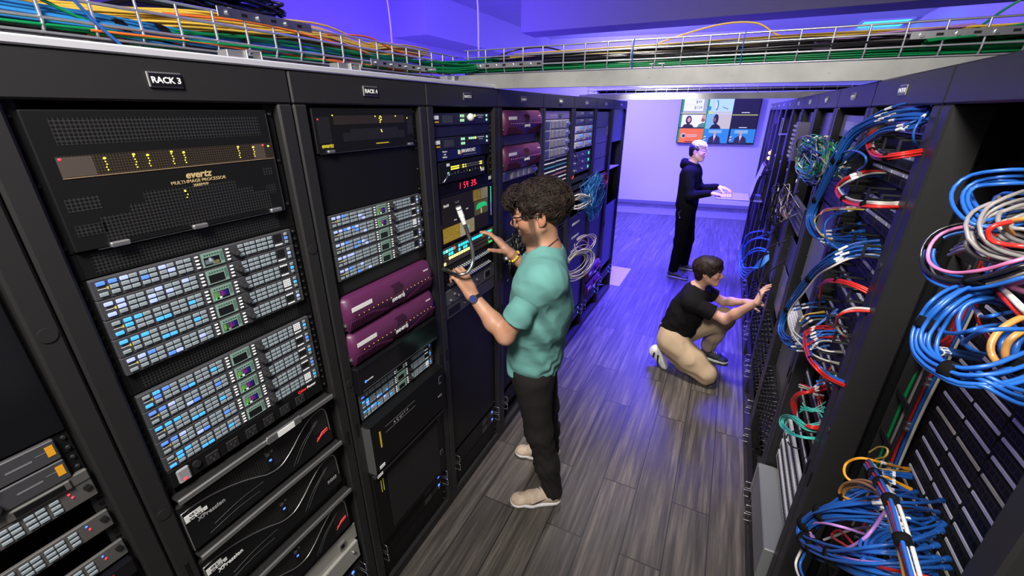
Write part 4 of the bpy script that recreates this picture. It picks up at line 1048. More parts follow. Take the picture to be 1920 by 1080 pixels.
# --- RACK 12, main blue bundle
c,T,_=bundle(px([(1738,213,1.475),(1690,216,1.44),(1640,228,1.41),(1600,252,1.385),(1570,297,1.37),(1550,340,1.37),(1529,383,1.37),(1521,412,1.37),(1533,440,1.385),(1562,452,1.42),(1618,452,1.475)]),16,.017,.0030,[BLU],'network cable of the long bundle that arcs in front of RACK 12','cables of the long bundle in front of RACK 12',fan0=(0,.085,.012),fan1=(0,.07,.03),sleeve0=.14,sleeve1=.86,plug=2,jit=.15)
strap(c,.40,.019,'black strap high on the long blue bundle in front of RACK 12'); strap(c,.60,.019,'black strap lower on the long blue bundle in front of RACK 12')
bundle(px([(1738,222,1.475),(1700,238,1.44),(1655,246,1.42),(1615,275,1.40),(1585,300,1.385)]),5,.010,.0030,[BLU],'network cable feeding under the top of the long bundle in RACK 12','cables feeding the long bundle',fan0=(0,.06,0),sleeve0=.2,jit=.1)
one(spline(px([(1746,205,1.475),(1728,222,1.44),(1714,245,1.43),(1714,266,1.44),(1724,284,1.475)]),24),.0030,BLU,'single blue cable loop with a white sleeve at the right of RACK 12',sleeves=(.25,))
one(spline(px([(1575,288,1.38),(1600,282,1.36),(1622,293,1.36),(1622,310,1.37),(1608,320,1.37),(1612,326,1.37)]),24),.0030,BLU,'single blue lead hanging loose beside the upper strap of the long bundle',plug=GRC,ends=(1,))
c,T,_=bundle(px([(1642,243,1.475),(1631,262,1.43),(1634,282,1.40),(1652,294,1.39),(1690,291,1.41),(1735,284,1.46)]),6,.009,.0030,[RED,WHC,RED,RED,WHC,RED],'cable of the upper red and white bundle in RACK 12','cables of the upper red and white bundle',jit=.1)
strap(c,.52,.012,'left strap on the upper red and white bundle of RACK 12',.014); strap(c,.78,.012,'right strap on the upper red and white bundle of RACK 12',.014)
c,T,_=bundle(px([(1655,324,1.475),(1625,325,1.42),(1592,336,1.38),(1572,352,1.37),(1578,368,1.37),(1600,380,1.38),(1642,385,1.40),(1690,386,1.46)]),7,.009,.0030,[RED,WHC,RED,BLU,WHC,RED,BLU],'cable of the lower red and white bundle in RACK 12','cables of the lower red and white bundle',sleeve0=.22,plug=1,jit=.1)
strap(c,.60,.012,'left strap on the lower red and white bundle of RACK 12',.014); strap(c,.80,.012,'right strap on the lower red and white bundle of RACK 12',.014)
for (p,m,l) in (([(1620,389,1.475),(1580,389,1.42),(1548,393,1.39),(1538,402,1.38)],PNK,'pink'),([(1620,393,1.475),(1580,392,1.42),(1545,397,1.39),(1527,415,1.38),(1540,440,1.38),(1562,450,1.42)],YLC,'yellow')):
    one(spline(px(p),24),.003,m,'thin '+l+' lead joining the long blue bundle above its lower end',sleeves=(.15,))
one(spline(px([(1618,391,1.475),(1580,398,1.42),(1552,412,1.38),(1546,435,1.375),(1558,458,1.38),(1590,472,1.42),(1625,470,1.475)]),30),.0030,BLU,'single blue cable circling beside the lower end of the long bundle',sleeves=(.08,))
# second blue bundle with two white cables
c,T,_=bundle(px([(1650,468,1.475),(1610,468,1.43),(1570,482,1.39),(1545,497,1.375),(1527,512,1.37),(1505,540,1.365),(1482,572,1.36),(1468,598,1.36),(1464,622,1.36),(1478,640,1.37),(1505,638,1.40),(1560,612,1.475)]),9,.012,.0030,[BLU],'network cable of the second bundle with white cables, low in RACK 12','cables of the second bundle low in RACK 12',fan0=(0,.05,.015),fan1=(0,.03,.07),sleeve0=.12,sleeve1=.88,plug=2,jit=.15)
strap(c,.37,.015,'upper strap on the second blue bundle low in RACK 12'); strap(c,.56,.015,'lower strap on the second blue bundle low in RACK 12')
for k,(e,l) in enumerate((([(1530,668,1.42),(1573,682,1.475)],'lower'),([(1540,655,1.42),(1580,660,1.475)],'upper'))):
    one(spline(px([(1650,476+k*4,1.475),(1600,480+k*3,1.42),(1560,500,1.375),(1532,518,1.365),(1508,548,1.36),(1485,576,1.355),(1478,602-8*k,1.355),(1492,635-10*k,1.37)]+e),40),.0030,WHC,l+' of two off-white cables crossing down from the second blue bundle',plug=GRC,ends=(1,))
# short leads into the lower patch panels
SL=[(565,[(1485,576),(1520,568),(1545,566)],BLU),(572,[(1488,582),(1515,576),(1548,576)],BLU),(588,[(1500,602),(1512,590),(1545,585)],YLC),(592,[(1502,606),(1520,594),(1550,592)],BLU),(598,[(1505,612),(1525,600),(1552,598)],GRC),(606,[(1510,622),(1530,612),(1560,612)],RED),(610,[(1512,628),(1530,616),(1562,618)],RED),(625,[(1500,636),(1535,622),(1572,620)],BLU),(630,[(1500,640),(1540,628),(1575,626)],BLU),(633,[(1515,646),(1535,634),(1565,632)],RED),(640,[(1520,655),(1538,640),(1568,640)],WHC),(705,[(1532,715),(1550,712),(1562,716)],BLU),(712,[(1532,722),(1548,718),(1562,724)],BLU)]
for i,(v,p,m) in enumerate(SL):
    one(spline(px([(a,b,x) for (a,b),x in zip(p,(1.38,1.42,1.475))]),18),.0032,m,CNAME[m.name]+' short patch lead fanning into the lower patch panels of RACK 12',CNAME[m.name]+' short patch leads low in RACK 12',plug=m,sleeves=(.3,),ends=(1,))
c,T,_=bundle(px([(1512,626,1.40),(1513,650,1.38),(1520,672,1.375),(1533,688,1.375),(1555,706,1.41),(1590,722,1.46)]),6,.009,.0030,[RED,BLU,RED,BLU,BLU,RED],'cable of the short steep bundle low in RACK 12','cables of the short steep bundle low in RACK 12',jit=.1)
strap(c,.52,.012,'strap on the short steep red and blue bundle low in RACK 12',.014)
c,T,_=bundle(px([(1538,548,1.42),(1545,530,1.40),(1565,526,1.40),(1595,532,1.42),(1640,552,1.47)]),4,.006,.0032,[RED],'cable of the red arc over the white plated gear in RACK 12','cables of the red arc in RACK 12',jit=.2,fan0=(0,.02,.02))
strap(c,.62,.009,'strap on the red arc of cables in RACK 12',.012)
for k,m in enumerate((WHC,RED)):
    one(spline(px([(1640,580+4*k,1.46),(1600,578+5*k,1.42),(1575,590,1.40-.005*k),(1568,610,1.41),(1580,628,1.44),(1592,634,1.475)]),28),.0038,m,CNAME[m.name]+' cable hooking back into the patch panels beside the nearest right post',plug=WHC,ends=(1,))
c,T,_=bundle(px([(1490,775,1.42),(1489,752,1.40),(1500,738,1.40),(1518,735,1.42),(1548,722,1.475)]),9,.007,.0026,[RED],'thin cable of the red fan at the worn white plates','thin cables of the red fan in RACK 12',fan1=(0,.03,.06),jit=.3,sleeve1=.8)
bundle(px([(1500,722,1.42),(1515,728,1.44),(1545,740,1.475)]),7,.008,.0026,[RED,WHC],'short thin lead across the worn white plates','short thin leads across the worn white plates',fan1=(0,.02,.07),jit=.3)
bundle(px([(1502,766,1.42),(1520,768,1.44),(1545,770,1.475)]),8,.006,.0018,[TEA],'thin fibre lead, short, upper set by the worn white plates','short fibre leads, upper set',fan0=(0,.0,.02),fan1=(0,.01,.03),jit=.3)
c,T,_=bundle(px([(1542,802,1.475),(1510,800,1.43),(1485,782,1.40),(1470,785,1.39),(1468,797,1.39),(1482,812,1.40),(1505,820,1.42),(1540,824,1.475)]),9,.008,.0018,[TEA],'thin fibre lead looping out low in RACK 12','looping fibre leads low in RACK 12',fan0=(0,.0,.02),jit=.5)
bundle(px([(1495,795,1.42),(1520,800,1.44),(1540,806,1.475)]),5,.006,.003,[RED],'short thick lead low in RACK 12 beside the teal fibres','short thick leads beside the teal fibres',fan1=(0,.0,.03),plug=1)
one(spline(px([(1530,812,1.46),(1490,808,1.41),(1475,818,1.40),(1478,830,1.40),(1486,838,1.41),(1502,842,1.43)]),20),.0025,BKC,'black lead curling with a white tag below the teal fibres',sleeves=(.6,))
# --- nearest right rack
c,T,_=bundle(px([(2020,328,1.56),(1960,328,1.40),(1890,330,1.35),(1830,340,1.33),(1806,362,1.32),(1812,392,1.32),(1845,418,1.33),(1900,412,1.36),(1960,395,1.42),(2020,395,1.56)]),4,.011,.0024,[BLU],'thick cable of the top loop in the nearest right rack','thick cables of the top loop in the nearest right rack',jit=.4)
one(spline(px([(1815,352,1.35),(1830,385,1.34),(1862,412,1.35),(1875,428,1.37)]),20),.0026,BLU,'extra thick blue cable slanting through the top loop')
bundle(px([(2020,378,1.56),(1960,378,1.42),(1915,378,1.38),(1870,372,1.37),(1880,392,1.37),(1960,402,1.40),(2020,402,1.56)]),3,.010,.0024,[BLU,GRC],'cable inside the top loop of the nearest right rack','cables inside the top loop',jit=.4)
c,T,_=bundle(px([(2020,392,1.56),(1960,392,1.42),(1905,396,1.36),(1862,412,1.34),(1848,436,1.33),(1868,458,1.34),(1910,470,1.36),(1960,476,1.40),(2020,476,1.56)]),12,.022,.0024,[GRC],'cable of the thick coil at the right edge','cables of the thick coil at the right edge',jit=.35)
one(spline(px([(1895,416,1.325),(1862,424,1.31),(1852,440,1.31),(1870,456,1.32),(1960,465,1.36),(2020,465,1.56)]),26),.0026,RED,'red cable curving over the thick grey coil')
one(spline(px([(2020,410,1.56),(1960,410,1.36),(1905,412,1.33),(1885,424,1.33),(1900,440,1.35)]),20),.0026,TAN,'tan cable arching over the thick grey coil')
c,T,_=bundle(px([(1880,425,1.38),(1810,428,1.35),(1765,442,1.33),(1743,468,1.32),(1742,496,1.32),(1758,516,1.32),(1800,527,1.33),(1860,518,1.34),(1960,488,1.38),(2020,488,1.56)]),6,.011,.0024,[BKC,BLU,BKC,GRC,PNK,BLU],'cable of the mixed bundle below the thick grey coil','cables of the mixed bundle below the grey coil',jit=.2)
strap(c,.22,.0095,'upper strap on the mixed bundle below the thick grey coil'); strap(c,.56,.0095,'lower strap on the mixed bundle below the thick grey coil')
c,T,_=bundle(px([(1752,524,1.33),(1790,536,1.33),(1840,530,1.34),(1905,502,1.36),(1960,478,1.40),(2020,478,1.56)]),3,.006,.0026,[PNK,PNK,BLU],'cable sweeping up right under the mixed bundle','cables sweeping up right under the mixed bundle',jit=.1)
bundle(px([(1798,430,1.40),(1830,450,1.37),(1870,472,1.37),(1910,484,1.39),(1960,490,1.41),(2020,490,1.56)]),3,.006,.0024,[PNK,BLU,VLC],'cable slanting behind the mixed bundle','cables slanting behind the mixed bundle',jit=.2)
c,T,_=bundle(px([(1790,470,1.38),(1812,462,1.36),(1840,462,1.36),(1866,478,1.36),(1862,500,1.38)]),5,.009,.0024,[WHC,RED,GRC,WHC,RED],'cable of the small arch above the mixed bundle','cables of the small arch above the mixed bundle',jit=.2)
strap(c,.55,.011,'strap on the small red and white arch in the nearest right rack',.016)
c,T,_=bundle(px([(1880,560,1.40),(1850,546,1.36),(1805,552,1.33),(1768,574,1.31),(1745,598,1.305),(1727,628,1.30),(1728,656,1.30),(1748,678,1.305),(1775,692,1.31),(1812,705,1.32),(1870,700,1.34),(1960,672,1.40),(2020,672,1.56)]),10,.013,.0024,[BLU],'cable of the big looping bundle in the nearest right rack','cables of the big looping bundle in the nearest right rack',jit=.25,N=56)
strap(c,.34,.0125,'upper strap on the big looping blue bundle of the nearest right rack',.014); strap(c,.58,.0125,'middle strap on the big looping blue bundle of the nearest right rack',.014); strap(c,.74,.0115,'right strap on the big looping blue bundle of the nearest right rack',.014)
bundle(px([(1812,706,1.325),(1850,716,1.33),(1890,735,1.35),(1950,752,1.40)]),5,.010,.0024,[BLU],'cable branching down right from the big looping bundle','cables branching down right from the big looping bundle',jit=.2)
for i,(p,m,l,rr) in enumerate([
 ([(1895,562,1.40),(1850,560,1.35),(1812,572,1.33),(1797,600,1.325),(1804,636,1.325),(1826,658,1.34),(1870,668,1.40)],BLU,'large open blue loop right of the big bundle',.0024),
 ([(1752,612,1.33),(1775,624,1.32),(1805,624,1.32),(1840,614,1.33),(1895,605,1.42)],BLU,'wavy blue cable with a white sleeve crossing the open loop',.0024),
 ([(1805,645,1.33),(1822,630,1.32),(1860,618,1.32),(1960,618,1.38),(2020,618,1.56)],BLU,'blue cable climbing right from the open loop',.0024),
 ([(1828,578,1.37),(1842,594,1.36),(1870,590,1.36),(1930,578,1.44)],BLU,'short blue cable with a white sleeve above the open loop',.0024),
 ([(2020,585,1.56),(1960,585,1.40),(1905,600,1.36),(1870,624,1.345),(1857,652,1.34),(1868,678,1.345),(1895,692,1.37)],TAN,'left of two tan cables curving down in the nearest right rack',.0036),
 ([(2020,612,1.56),(1960,612,1.40),(1915,622,1.36),(1888,646,1.35),(1886,675,1.355),(1905,700,1.38)],TAN,'right of two tan cables curving down in the nearest right rack',.0036),
 ([(1900,612,1.38),(1880,640,1.36),(1885,680,1.37),(1910,720,1.40)],BLU,'blue cable between the two tan cables',.0036),
 ([(1925,622,1.37),(1905,650,1.36),(1905,690,1.37),(1925,730,1.40)],BLU,'blue cable right of the two tan cables',.0036),
 ([(1862,540,1.38),(1880,556,1.36),(1905,580,1.36),(1930,610,1.38)],RED,'red cable slanting down at the right edge under the pink cables',.0036),
 ([(1870,536,1.38),(1890,552,1.36),(1915,576,1.36),(1940,600,1.38)],WHC,'white cable slanting down at the right edge under the pink cables',.0036),
 ([(1785,540,1.42),(1790,560,1.43),(1792,600,1.44),(1780,630,1.43),(1752,648,1.40)],RED,'red cable hanging in the gap behind the big blue bundle',.0024),
 ([(1748,655,1.33),(1770,656,1.35),(1800,660,1.40),(1840,668,1.50)],BLU,'upper of two blue leads with white sleeves under the open loop',.0036),
 ([(1752,660,1.33),(1775,662,1.35),(1802,668,1.40),(1838,676,1.50)],BLU,'lower of two blue leads with white sleeves under the open loop',.0036),
 ([(2020,520,1.56),(1960,520,1.38),(1915,528,1.37),(1890,535,1.38),(1930,550,1.40)],PNK,'pink cable bending back at the right edge',.0036),
 ([(1850,560,1.42),(1830,575,1.42),(1838,610,1.43),(1860,640,1.43),(1880,640,1.43)],RED,'dark red cable behind the open blue loop',.0024)]):
    one(spline(px(p),34),rr,m,l,sleeves=(.12,) if 'sleeve' in l else ())
# vertical cables inside the side channel
for i in range(10):
    m=[RED,BLU,WHC,RED,BLU,BLU,GRC,RED,BLU,GNC][i]; y=1.205+.0085*i; x=1.572+.010*(i%3)
    P=spline([(x,y+RC.uniform(-.01,.01),1.80),(x+.005,y+.01,1.55),(x-.005,y+RC.uniform(-.02,.02),1.3),(x,y,1.05),(x,y+.01,.85)],40)
    one(P,.0038,m,CNAME[m.name]+' cable running down inside the side channel of the nearest right rack',CNAME[m.name]+' cables inside the side channel')
# lower cluster of the nearest right rack
one(spline(px([(1702,880,1.54),(1652,867,1.46),(1614,859,1.42),(1588,868,1.405),(1583,886,1.40),(1595,901,1.41),(1625,908,1.44)]),34),.0029,AMB,'bright amber cable loop at the top of the lower cluster',plug=AMB,ends=(0,),sleeves=(.25,))
one(spline(px([(1630,848,1.50),(1648,838,1.50),(1664,842,1.50),(1660,856,1.50),(1640,862,1.50),(1632,876,1.50),(1660,880,1.50),(1702,884,1.54)]),34),.0022,YLC,'thin yellow cable curling above the lower cluster')
for i,v in enumerate((888,893,915,922)):
    one(spline(px([(1630,880+i*6,1.47),(1660,884+i*5,1.49),(1706,v+2,1.54)]),20),.0029,[BLU,BLU,AMB,BLU][i],['upper blue lead at the top right of the lower cluster','second blue lead at the top right of the lower cluster','amber lead with a boot at the right of the lower cluster','lower blue lead with a white sleeve right of the lower cluster'][i],plug=[BLU,BLU,AMB,BLU][i],ends=(1,),sleeves=(.4,))
c,T,_=bundle(px([(1720,960,1.54),(1660,948,1.47),(1600,942,1.41),(1578,928,1.395),(1588,911,1.39),(1615,907,1.385),(1648,922,1.38),(1666,952,1.375),(1680,995,1.37),(1695,1050,1.37),(1705,1100,1.37)]),4,.007,.0029,[TAN],'cable of the tan loop in the lower cluster','cables of the tan loop in the lower cluster',jit=.15,plug=0)
strap(c,.28,.010,'strap on the tan loop of the lower cluster',.014)
c,T,_=bundle(px([(1628,868,1.42),(1640,888,1.40),(1655,912,1.375),(1670,940,1.365),(1686,992,1.36),(1704,1052,1.36),(1718,1100,1.36)]),5,.009,.0029,[RED,WHC,BLU,BLU,WHC],'cable of the red, white and blue strand running down the lower cluster','cables of the red, white and blue strand',jit=.1)
for f,l in ((.22,'topmost'),(.38,'second'),(.60,'third'),(.80,'lowest')): strap(c,f,.0125,l+' strap on the red, white and blue strand of the lower cluster',.013)
for i,(p,m,l) in enumerate([
 ([(1736,955,1.55),(1700,948,1.50),(1662,958,1.43),(1642,985,1.40),(1618,1012,1.385),(1580,1030,1.38),(1545,1024,1.375),(1522,1004,1.37),(1518,988,1.37),(1535,980,1.37),(1575,987,1.39),(1620,1001,1.44)],VLC,'violet cable winding through the lower cluster with a boot'),
 ([(1700,1060,1.42),(1650,1056,1.38),(1600,1050,1.365),(1560,1040,1.36),(1535,1024,1.36),(1520,1004,1.362)],VLC,'violet cable across the bottom of the lower cluster'),
 ([(1510,1020,1.37),(1500,1036,1.365),(1492,1058,1.36),(1500,1084,1.36),(1520,1105,1.36)],WHC,'white cable looping at the bottom left of the lower cluster'),
 ([(1516,1024,1.37),(1508,1040,1.365),(1500,1060,1.36),(1508,1084,1.36),(1528,1105,1.36)],BLU,'blue cable looping at the bottom left of the lower cluster'),
 ([(1545,1012,1.42),(1570,1003,1.43),(1600,992,1.44),(1630,988,1.46)],WHC,'white cable behind the blue mass of the lower cluster'),
 ([(1600,1052,1.385),(1660,1066,1.38),(1720,1078,1.40),(1770,1090,1.45)],RED,'red cable at the very bottom of the lower cluster'),
 ([(1590,1026,1.42),(1560,1005,1.42),(1575,995,1.43),(1600,1020,1.44)],RED,'red cable deep inside the lower cluster')]):
    one(spline(px(p),44),.0030,m,l,plug=m if 'boot' in l else None,ends=(0,))
c,T,_=bundle(px([(1742,1000,1.55),(1690,975,1.47),(1630,962,1.42),(1570,958,1.385),(1530,968,1.37),(1509,992,1.365),(1515,1018,1.365),(1545,1036,1.365),(1605,1058,1.37),(1680,1072,1.40),(1760,1080,1.50)]),22,.019,.0029,[BLU],'cable of the dense mass in the lower cluster','cables of the dense mass in the lower cluster',fan0=(0,.05,.05),fan1=(0,.05,.035),jit=.3,plug=2,sleeve0=.14,N=52)
for f,l in ((.34,'upper'),(.44,'left'),(.54,'lower left'),(.62,'bottom'),(.72,'right')): strap(c,f,.0235,l+' strap on the dense blue mass of the lower cluster',.018)
c,T,_=bundle(px([(1746,1010,1.55),(1700,1000,1.48),(1660,1003,1.43),(1636,1018,1.40),(1628,1036,1.385),(1632,1060,1.38)]),10,.012,.0029,[BLU],'cable arching into the row of boots in the lower cluster','cables arching into the row of boots',fan0=(0,.01,.06),jit=.2,plug=2)
bundle(px([(1704,925,1.545),(1660,922,1.47),(1620,915,1.43),(1585,930,1.40),(1560,950,1.39),(1535,965,1.38)]),5,.008,.0029,[BLU],'cable fanning over the tan loop in the lower cluster','cables fanning over the tan loop',jit=.3,plug=2,sleeve0=.2)
# --- racks further down the right row
def tangle(c,rad,n,r,cols,where,group,seed,back=None,loops=3):
    R=random.Random(seed)
    for i in range(n):
        m=cols[i%len(cols)]; pts=[]; ph=R.uniform(0,6.28)
        st=np.array([c[0]+ (rad[0]*.9 if back is None else back), c[1]+R.uniform(-1,1)*rad[1]*.8, c[2]+R.uniform(-1,1)*rad[2]*.7]); pts.append(st)
        for k in range(loops+2):
            a=ph+k*R.uniform(.9,1.7); q=R.uniform(.45,1)
            pts.append(np.array([c[0]-abs(R.uniform(0,1))*rad[0]*(1 if (back or 1)>0 else -1),c[1]+q*rad[1]*math.cos(a),c[2]+q*rad[2]*math.sin(a)]))
        pts.append(np.array([st[0],c[1]+R.uniform(-1,1)*rad[1]*.8,c[2]+R.uniform(-1,1)*rad[2]*.7]))
        one(spline(pts,46),r,m,CNAME[m.name]+' '+where,CNAME[m.name]+' '+group,6,sleeves=(.5,) if i%5==0 else ())
tangle((1.40,2.24,1.815),(.07,.36,.10),46,.0028,[GNC,WHC,GNC,BLU,GRC,GNC,LBL,WHC,BKC],'cable in the round tangle hanging out of the second labelled right rack','cables in the green and white tangle',21)
tangle((1.41,3.60,1.32),(.05,.16,.22),6,.003,[BKC],'loose cable looping out of the fourth right rack','loose black loops right',22)
tangle((1.41,2.95,1.50),(.05,.16,.12),5,.003,[BKC,GRC],'loose cable under the green and white tangle','loose cables under the tangle',23)
for i,(a,b_) in enumerate((((1442,436),(1398,446)),((1443,450),(1400,458)),((1440,470),(1404,474)),((1441,473),(1398,482)),((1438,440),(1390,470)))):
    one(spline(px([(*a,1.45),((a[0]+b_[0])/2,(a[1]+b_[1])/2-7,1.40),(*b_,1.35),(1386+i*2,500,1.345),(1396+i*3,522-i*5,1.36),(1424,490+i*3,1.40),(1442,478+i*2,1.45)]),36),.007,LBL,'pale blue cable sagging into the aisle from a far right rack','pale blue cables sagging into the aisle')
for i,p in enumerate(([(1.45,5.0,1.46),(1.38,5.0,1.44),(1.34,5.02,1.2),(1.34,5.05,.95),(1.38,5.0,.75)],[(1.45,5.3,1.40),(1.36,5.2,1.36),(1.33,5.2,1.05),(1.35,5.1,.8)])):
    one(spline(p,30),.006,BKC,['front','rear'][i]+' black cable drooping from a far right rack beside the keyboard tray')
for i,p in enumerate(([(1.44,2.9,1.30),(1.36,3.0,1.2),(1.36,3.15,.98),(1.42,3.2,.85)],[(1.44,2.75,1.22),(1.38,2.85,1.1),(1.37,3.05,.92),(1.43,3.15,.80)])):
    one(spline(p,30),.004,BKC,['left','right'][i]+' black cable hanging beside the kneeling woman\'s raised hand')
# --- left row cables
tangle((.075,3.46,1.36),(.07,.22,.20),44,.0020,[LBL,BLU],'thin cable of the tangle spilling from the rack with white-unit fronts','thin blue cables of the left tangle',31,back=-.06,loops=4)
def coil(c,ax_r,n,r,cols,where,group,seed):
    R=random.Random(seed)
    for i in range(n):
        m=cols[i%len(cols)]; k=R.uniform(.6,1.12); dz=R.uniform(-.02,.02); a0=PI*.95+R.uniform(-.2,.2); P=[]
        for a in np.linspace(a0,a0+PI*2*.93,26):
            P.append((c[0]+ax_r[0]*k*(.55-math.cos(a)*-.5)+R.uniform(-.002,.002),c[1]+ax_r[1]*k*math.cos(a),c[2]+dz+ax_r[2]*k*math.sin(a)+.012*math.sin(a*2+i)))
        one(np.array(P),r,m,CNAME[m.name]+' '+where,CNAME[m.name]+' '+group,6)
coil((.01,3.20,1.36),(.10,.13,.045),7,.0035,[WHC],'cable coiled on the post beside the thin blue tangle','cables of the upper coil on the left row',41)
coil((.01,3.24,.83),(.12,.20,.12),13,.0035,[WHC,WHC,GRC],'cable of the big low coil behind the man\'s back','cables of the big low coil',42)
coil((.02,3.36,.96),(.10,.12,.07),6,.0035,[VLC,WHC],'cable of the coil above the big low white coil','cables of the violet coil',43)
tangle((.03,3.88,1.42),(.04,.12,.08),8,.0035,[RED,RED,RED,WHC,BKC],'lead in the patch bay of the ninth left rack','leads in the ninth left rack',44,back=-.04,loops=2)
one(spline([(.02,3.10,1.75),(.04,3.11,1.68),(.04,3.10,1.60),(.03,3.07,1.54)],20),.0035,BKC,'black cable hanging down the post by the red tag',plug=RED,ends=(1,))
tangle((.04,2.14,1.22),(.06,.18,.20),30,.0042,[BKC],'cable in the shiny heap behind the man\'s raised hand','shiny black cables behind the raised hand',45,back=-.03,loops=3)
for v in MATS['black_jacket'].node_tree.nodes:
    if v.type=='BSDF_PRINCIPLED': v.inputs['Roughness'].default_value=.22
# ---------------------------------------------------------------- cables lying in the trays
def lay(n,path,hw,hh,r,cols,where,group,N=26,wander=.35,seed=0):
    R=random.Random(seed); C0=spline(path,N); T=np.gradient(C0,axis=0); T/=np.linalg.norm(T,axis=1)[:,None]; up=np.array([0,0,1.]); S=np.cross(T,up); s=np.linspace(0,1,N)
    for i in range(n):
        a=R.uniform(-1,1); b=R.uniform(-1,1); m=cols[i%len(cols)]
        A=a+wander*np.sin(R.uniform(0,6.3)+s*R.uniform(2,9)); Bq=b+wander*np.sin(R.uniform(0,6.3)+s*R.uniform(2,9))
        P=C0+S*(np.clip(A,-1.2,1.2)*hw)[:,None]+up*(np.clip(Bq,-1.2,1.2)*hh)[:,None]
        one(P,r,m,CNAME[m.name]+' '+where,CNAME[m.name]+' '+group,5,'tray_cable')
lay(62,[(-.345,-.25,2.190),(-.345,.2,2.188),(-.34,.55,2.182),(-.34,.8,2.170),(-.34,1.1,2.175),(-.38,1.35,2.185)],.075,.026,.0036,[BLU,LBL,LBL],'network cable lying in the left cable tray','network cables in the left cable tray',seed=51,wander=.12)
lay(52,[(-.50,.35,2.19),(-.48,.7,2.225),(-.45,.87,2.240),(-.44,1.07,2.252),(-.45,1.28,2.268),(-.46,1.42,2.255),(-.46,1.55,2.240),(-.46,1.72,2.262),(-.48,1.95,2.268)],.085,.022,.0036,[YLC],'cable heaped at the back of the left cable tray','cables heaped at the back of the left tray',seed=52,wander=.25)
lay(26,[(-.33,.62,2.17),(-.32,.85,2.18),(-.31,1.05,2.185),(-.31,1.4,2.185),(-.30,1.7,2.19),(-.22,1.98,2.20),(-.05,2.15,2.225),(.1,2.2,2.2)],.045,.022,.0030,[GNC],'cable winding along the front of the left cable tray','cables winding in the left tray',seed=53,wander=.55)
lay(12,[(-.29,.55,2.163),(-.29,.95,2.17),(-.29,1.3,2.168),(-.30,1.7,2.172),(-.32,1.98,2.18)],.035,.008,.003,[ORC,ORC,GNC],'cable low at the front of the left tray','cables low at the front of the left tray',seed=54,wander=.6)
lay(14,[(-.40,1.0,2.19),(-.38,1.4,2.185),(-.32,1.8,2.20),(-.15,2.12,2.21),(.3,2.17,2.215)],.06,.025,.0034,[BKC],'cable rounding the corner of the two trays','cables rounding the tray corner',seed=55,wander=.3)
lay(16,[(-.30,-.25,2.166),(-.30,.3,2.166),(-.30,.6,2.164)],.04,.008,.0032,[GNC,RED,BKC],'cable under the blue network cables of the left tray','cables under the blue ones in the left tray',seed=56,wander=.3)
for i,(p,m,l) in enumerate([([(-.27,.42,2.25),(-.265,.47,2.222),(-.262,.55,2.185),(-.275,.66,2.158),(-.3,.8,2.155)],GNC,'single green cable diving in front of the blue bunch in the left tray'),([(-.33,.75,2.235),(-.30,1.0,2.245),(-.29,1.3,2.225),(-.3,1.5,2.20)],ORC,'single orange cable over the greens in the left tray'),([(-.24,.50,2.255),(-.238,.53,2.22),(-.242,.56,2.18),(-.236,.60,2.13),(-.22,.61,2.10)],BLU,'blue tie strip hanging out through the wires of the left tray'),([(-.3,1.25,2.25),(-.3,1.45,2.268),(-.3,1.6,2.24),(-.28,1.8,2.22)],ORC,'orange cable humping up near the corner of the left tray'),([(-.1,2.15,2.26),(.0,2.2,2.29),(.15,2.2,2.29),(.3,2.2,2.25)],BKC,'black cable arching above the tray corner'),([(.62,2.2,2.26),(.75,2.2,2.30),(.92,2.2,2.335),(1.05,2.2,2.33),(1.13,2.2,2.285),(1.2,2.2,2.27)],YLC,'single tan-yellow cable arching high over the crossing tray')]):
    one(spline(p,26),.0036,m,l,name='tray_cable')
for k,(y,l) in enumerate(((.28,'first'),(.39,'second'),(.62,'third'),(.71,'fourth'),(.92,'fifth'))):
    z=2.188 if y<.5 else 2.174
    b=MB(); th=np.linspace(0,2*PI,24,endpoint=True); b.tube([(-.345+.083*math.cos(t),y,z+.034*math.sin(t)) for t in th],.0035,RUB,6)
    vs=[]; 
    for t in th:
        for yy in (y-.012,y+.012): vs.append((-.345+.084*math.cos(t),yy,z+.0355*math.sin(t)))
    b.add(vs,[(2*i,2*i+1,2*i+3,2*i+2) for i in range(23)],RUB,True); tag(b.build('cable_strap',fix=False),l+' black strap from the left around the blue cables in the left tray','cable strap')
lay(44,[(-.2,2.14,2.19),(.5,2.14,2.19),(1.2,2.14,2.195),(1.8,2.14,2.20),(2.3,2.15,2.205)],.09,.014,.0034,[GNC],'cable lying lowest in the crossing tray','cables lowest in the crossing tray',seed=61,wander=.25)
lay(56,[(-.1,2.16,2.225),(.5,2.15,2.228),(1.1,2.14,2.225),(1.5,2.15,2.222),(1.9,2.2,2.215)],.10,.020,.0032,[BKC,BKC,GRC,BKC,BKC,BKC],'cable in the middle layer of the crossing tray','cables in the middle layer of the crossing tray',seed=62,wander=.3)
lay(26,[(.0,2.2,2.25),(.5,2.2,2.250),(1.0,2.18,2.257),(1.4,2.15,2.258),(1.8,2.15,2.252),(2.3,2.15,2.25)],.09,.010,.0036,[YLC],'cable on top in the crossing tray','cables on top in the crossing tray',seed=63,wander=.4)
lay(5,[(1.25,2.06,2.225),(1.5,2.07,2.245),(1.7,2.12,2.262)],.02,.012,.003,[VLC],'cable slanting across the black ones in the crossing tray','cables slanting in the crossing tray',seed=64,wander=.3)
lay(16,[(1.55,2.08,2.215),(1.75,2.1,2.235),(1.95,2.12,2.258),(2.3,2.12,2.275)],.06,.018,.0036,[GNC],'cable climbing at the right end of the crossing tray','cables climbing at the right end of the crossing tray',seed=65,wander=.4)
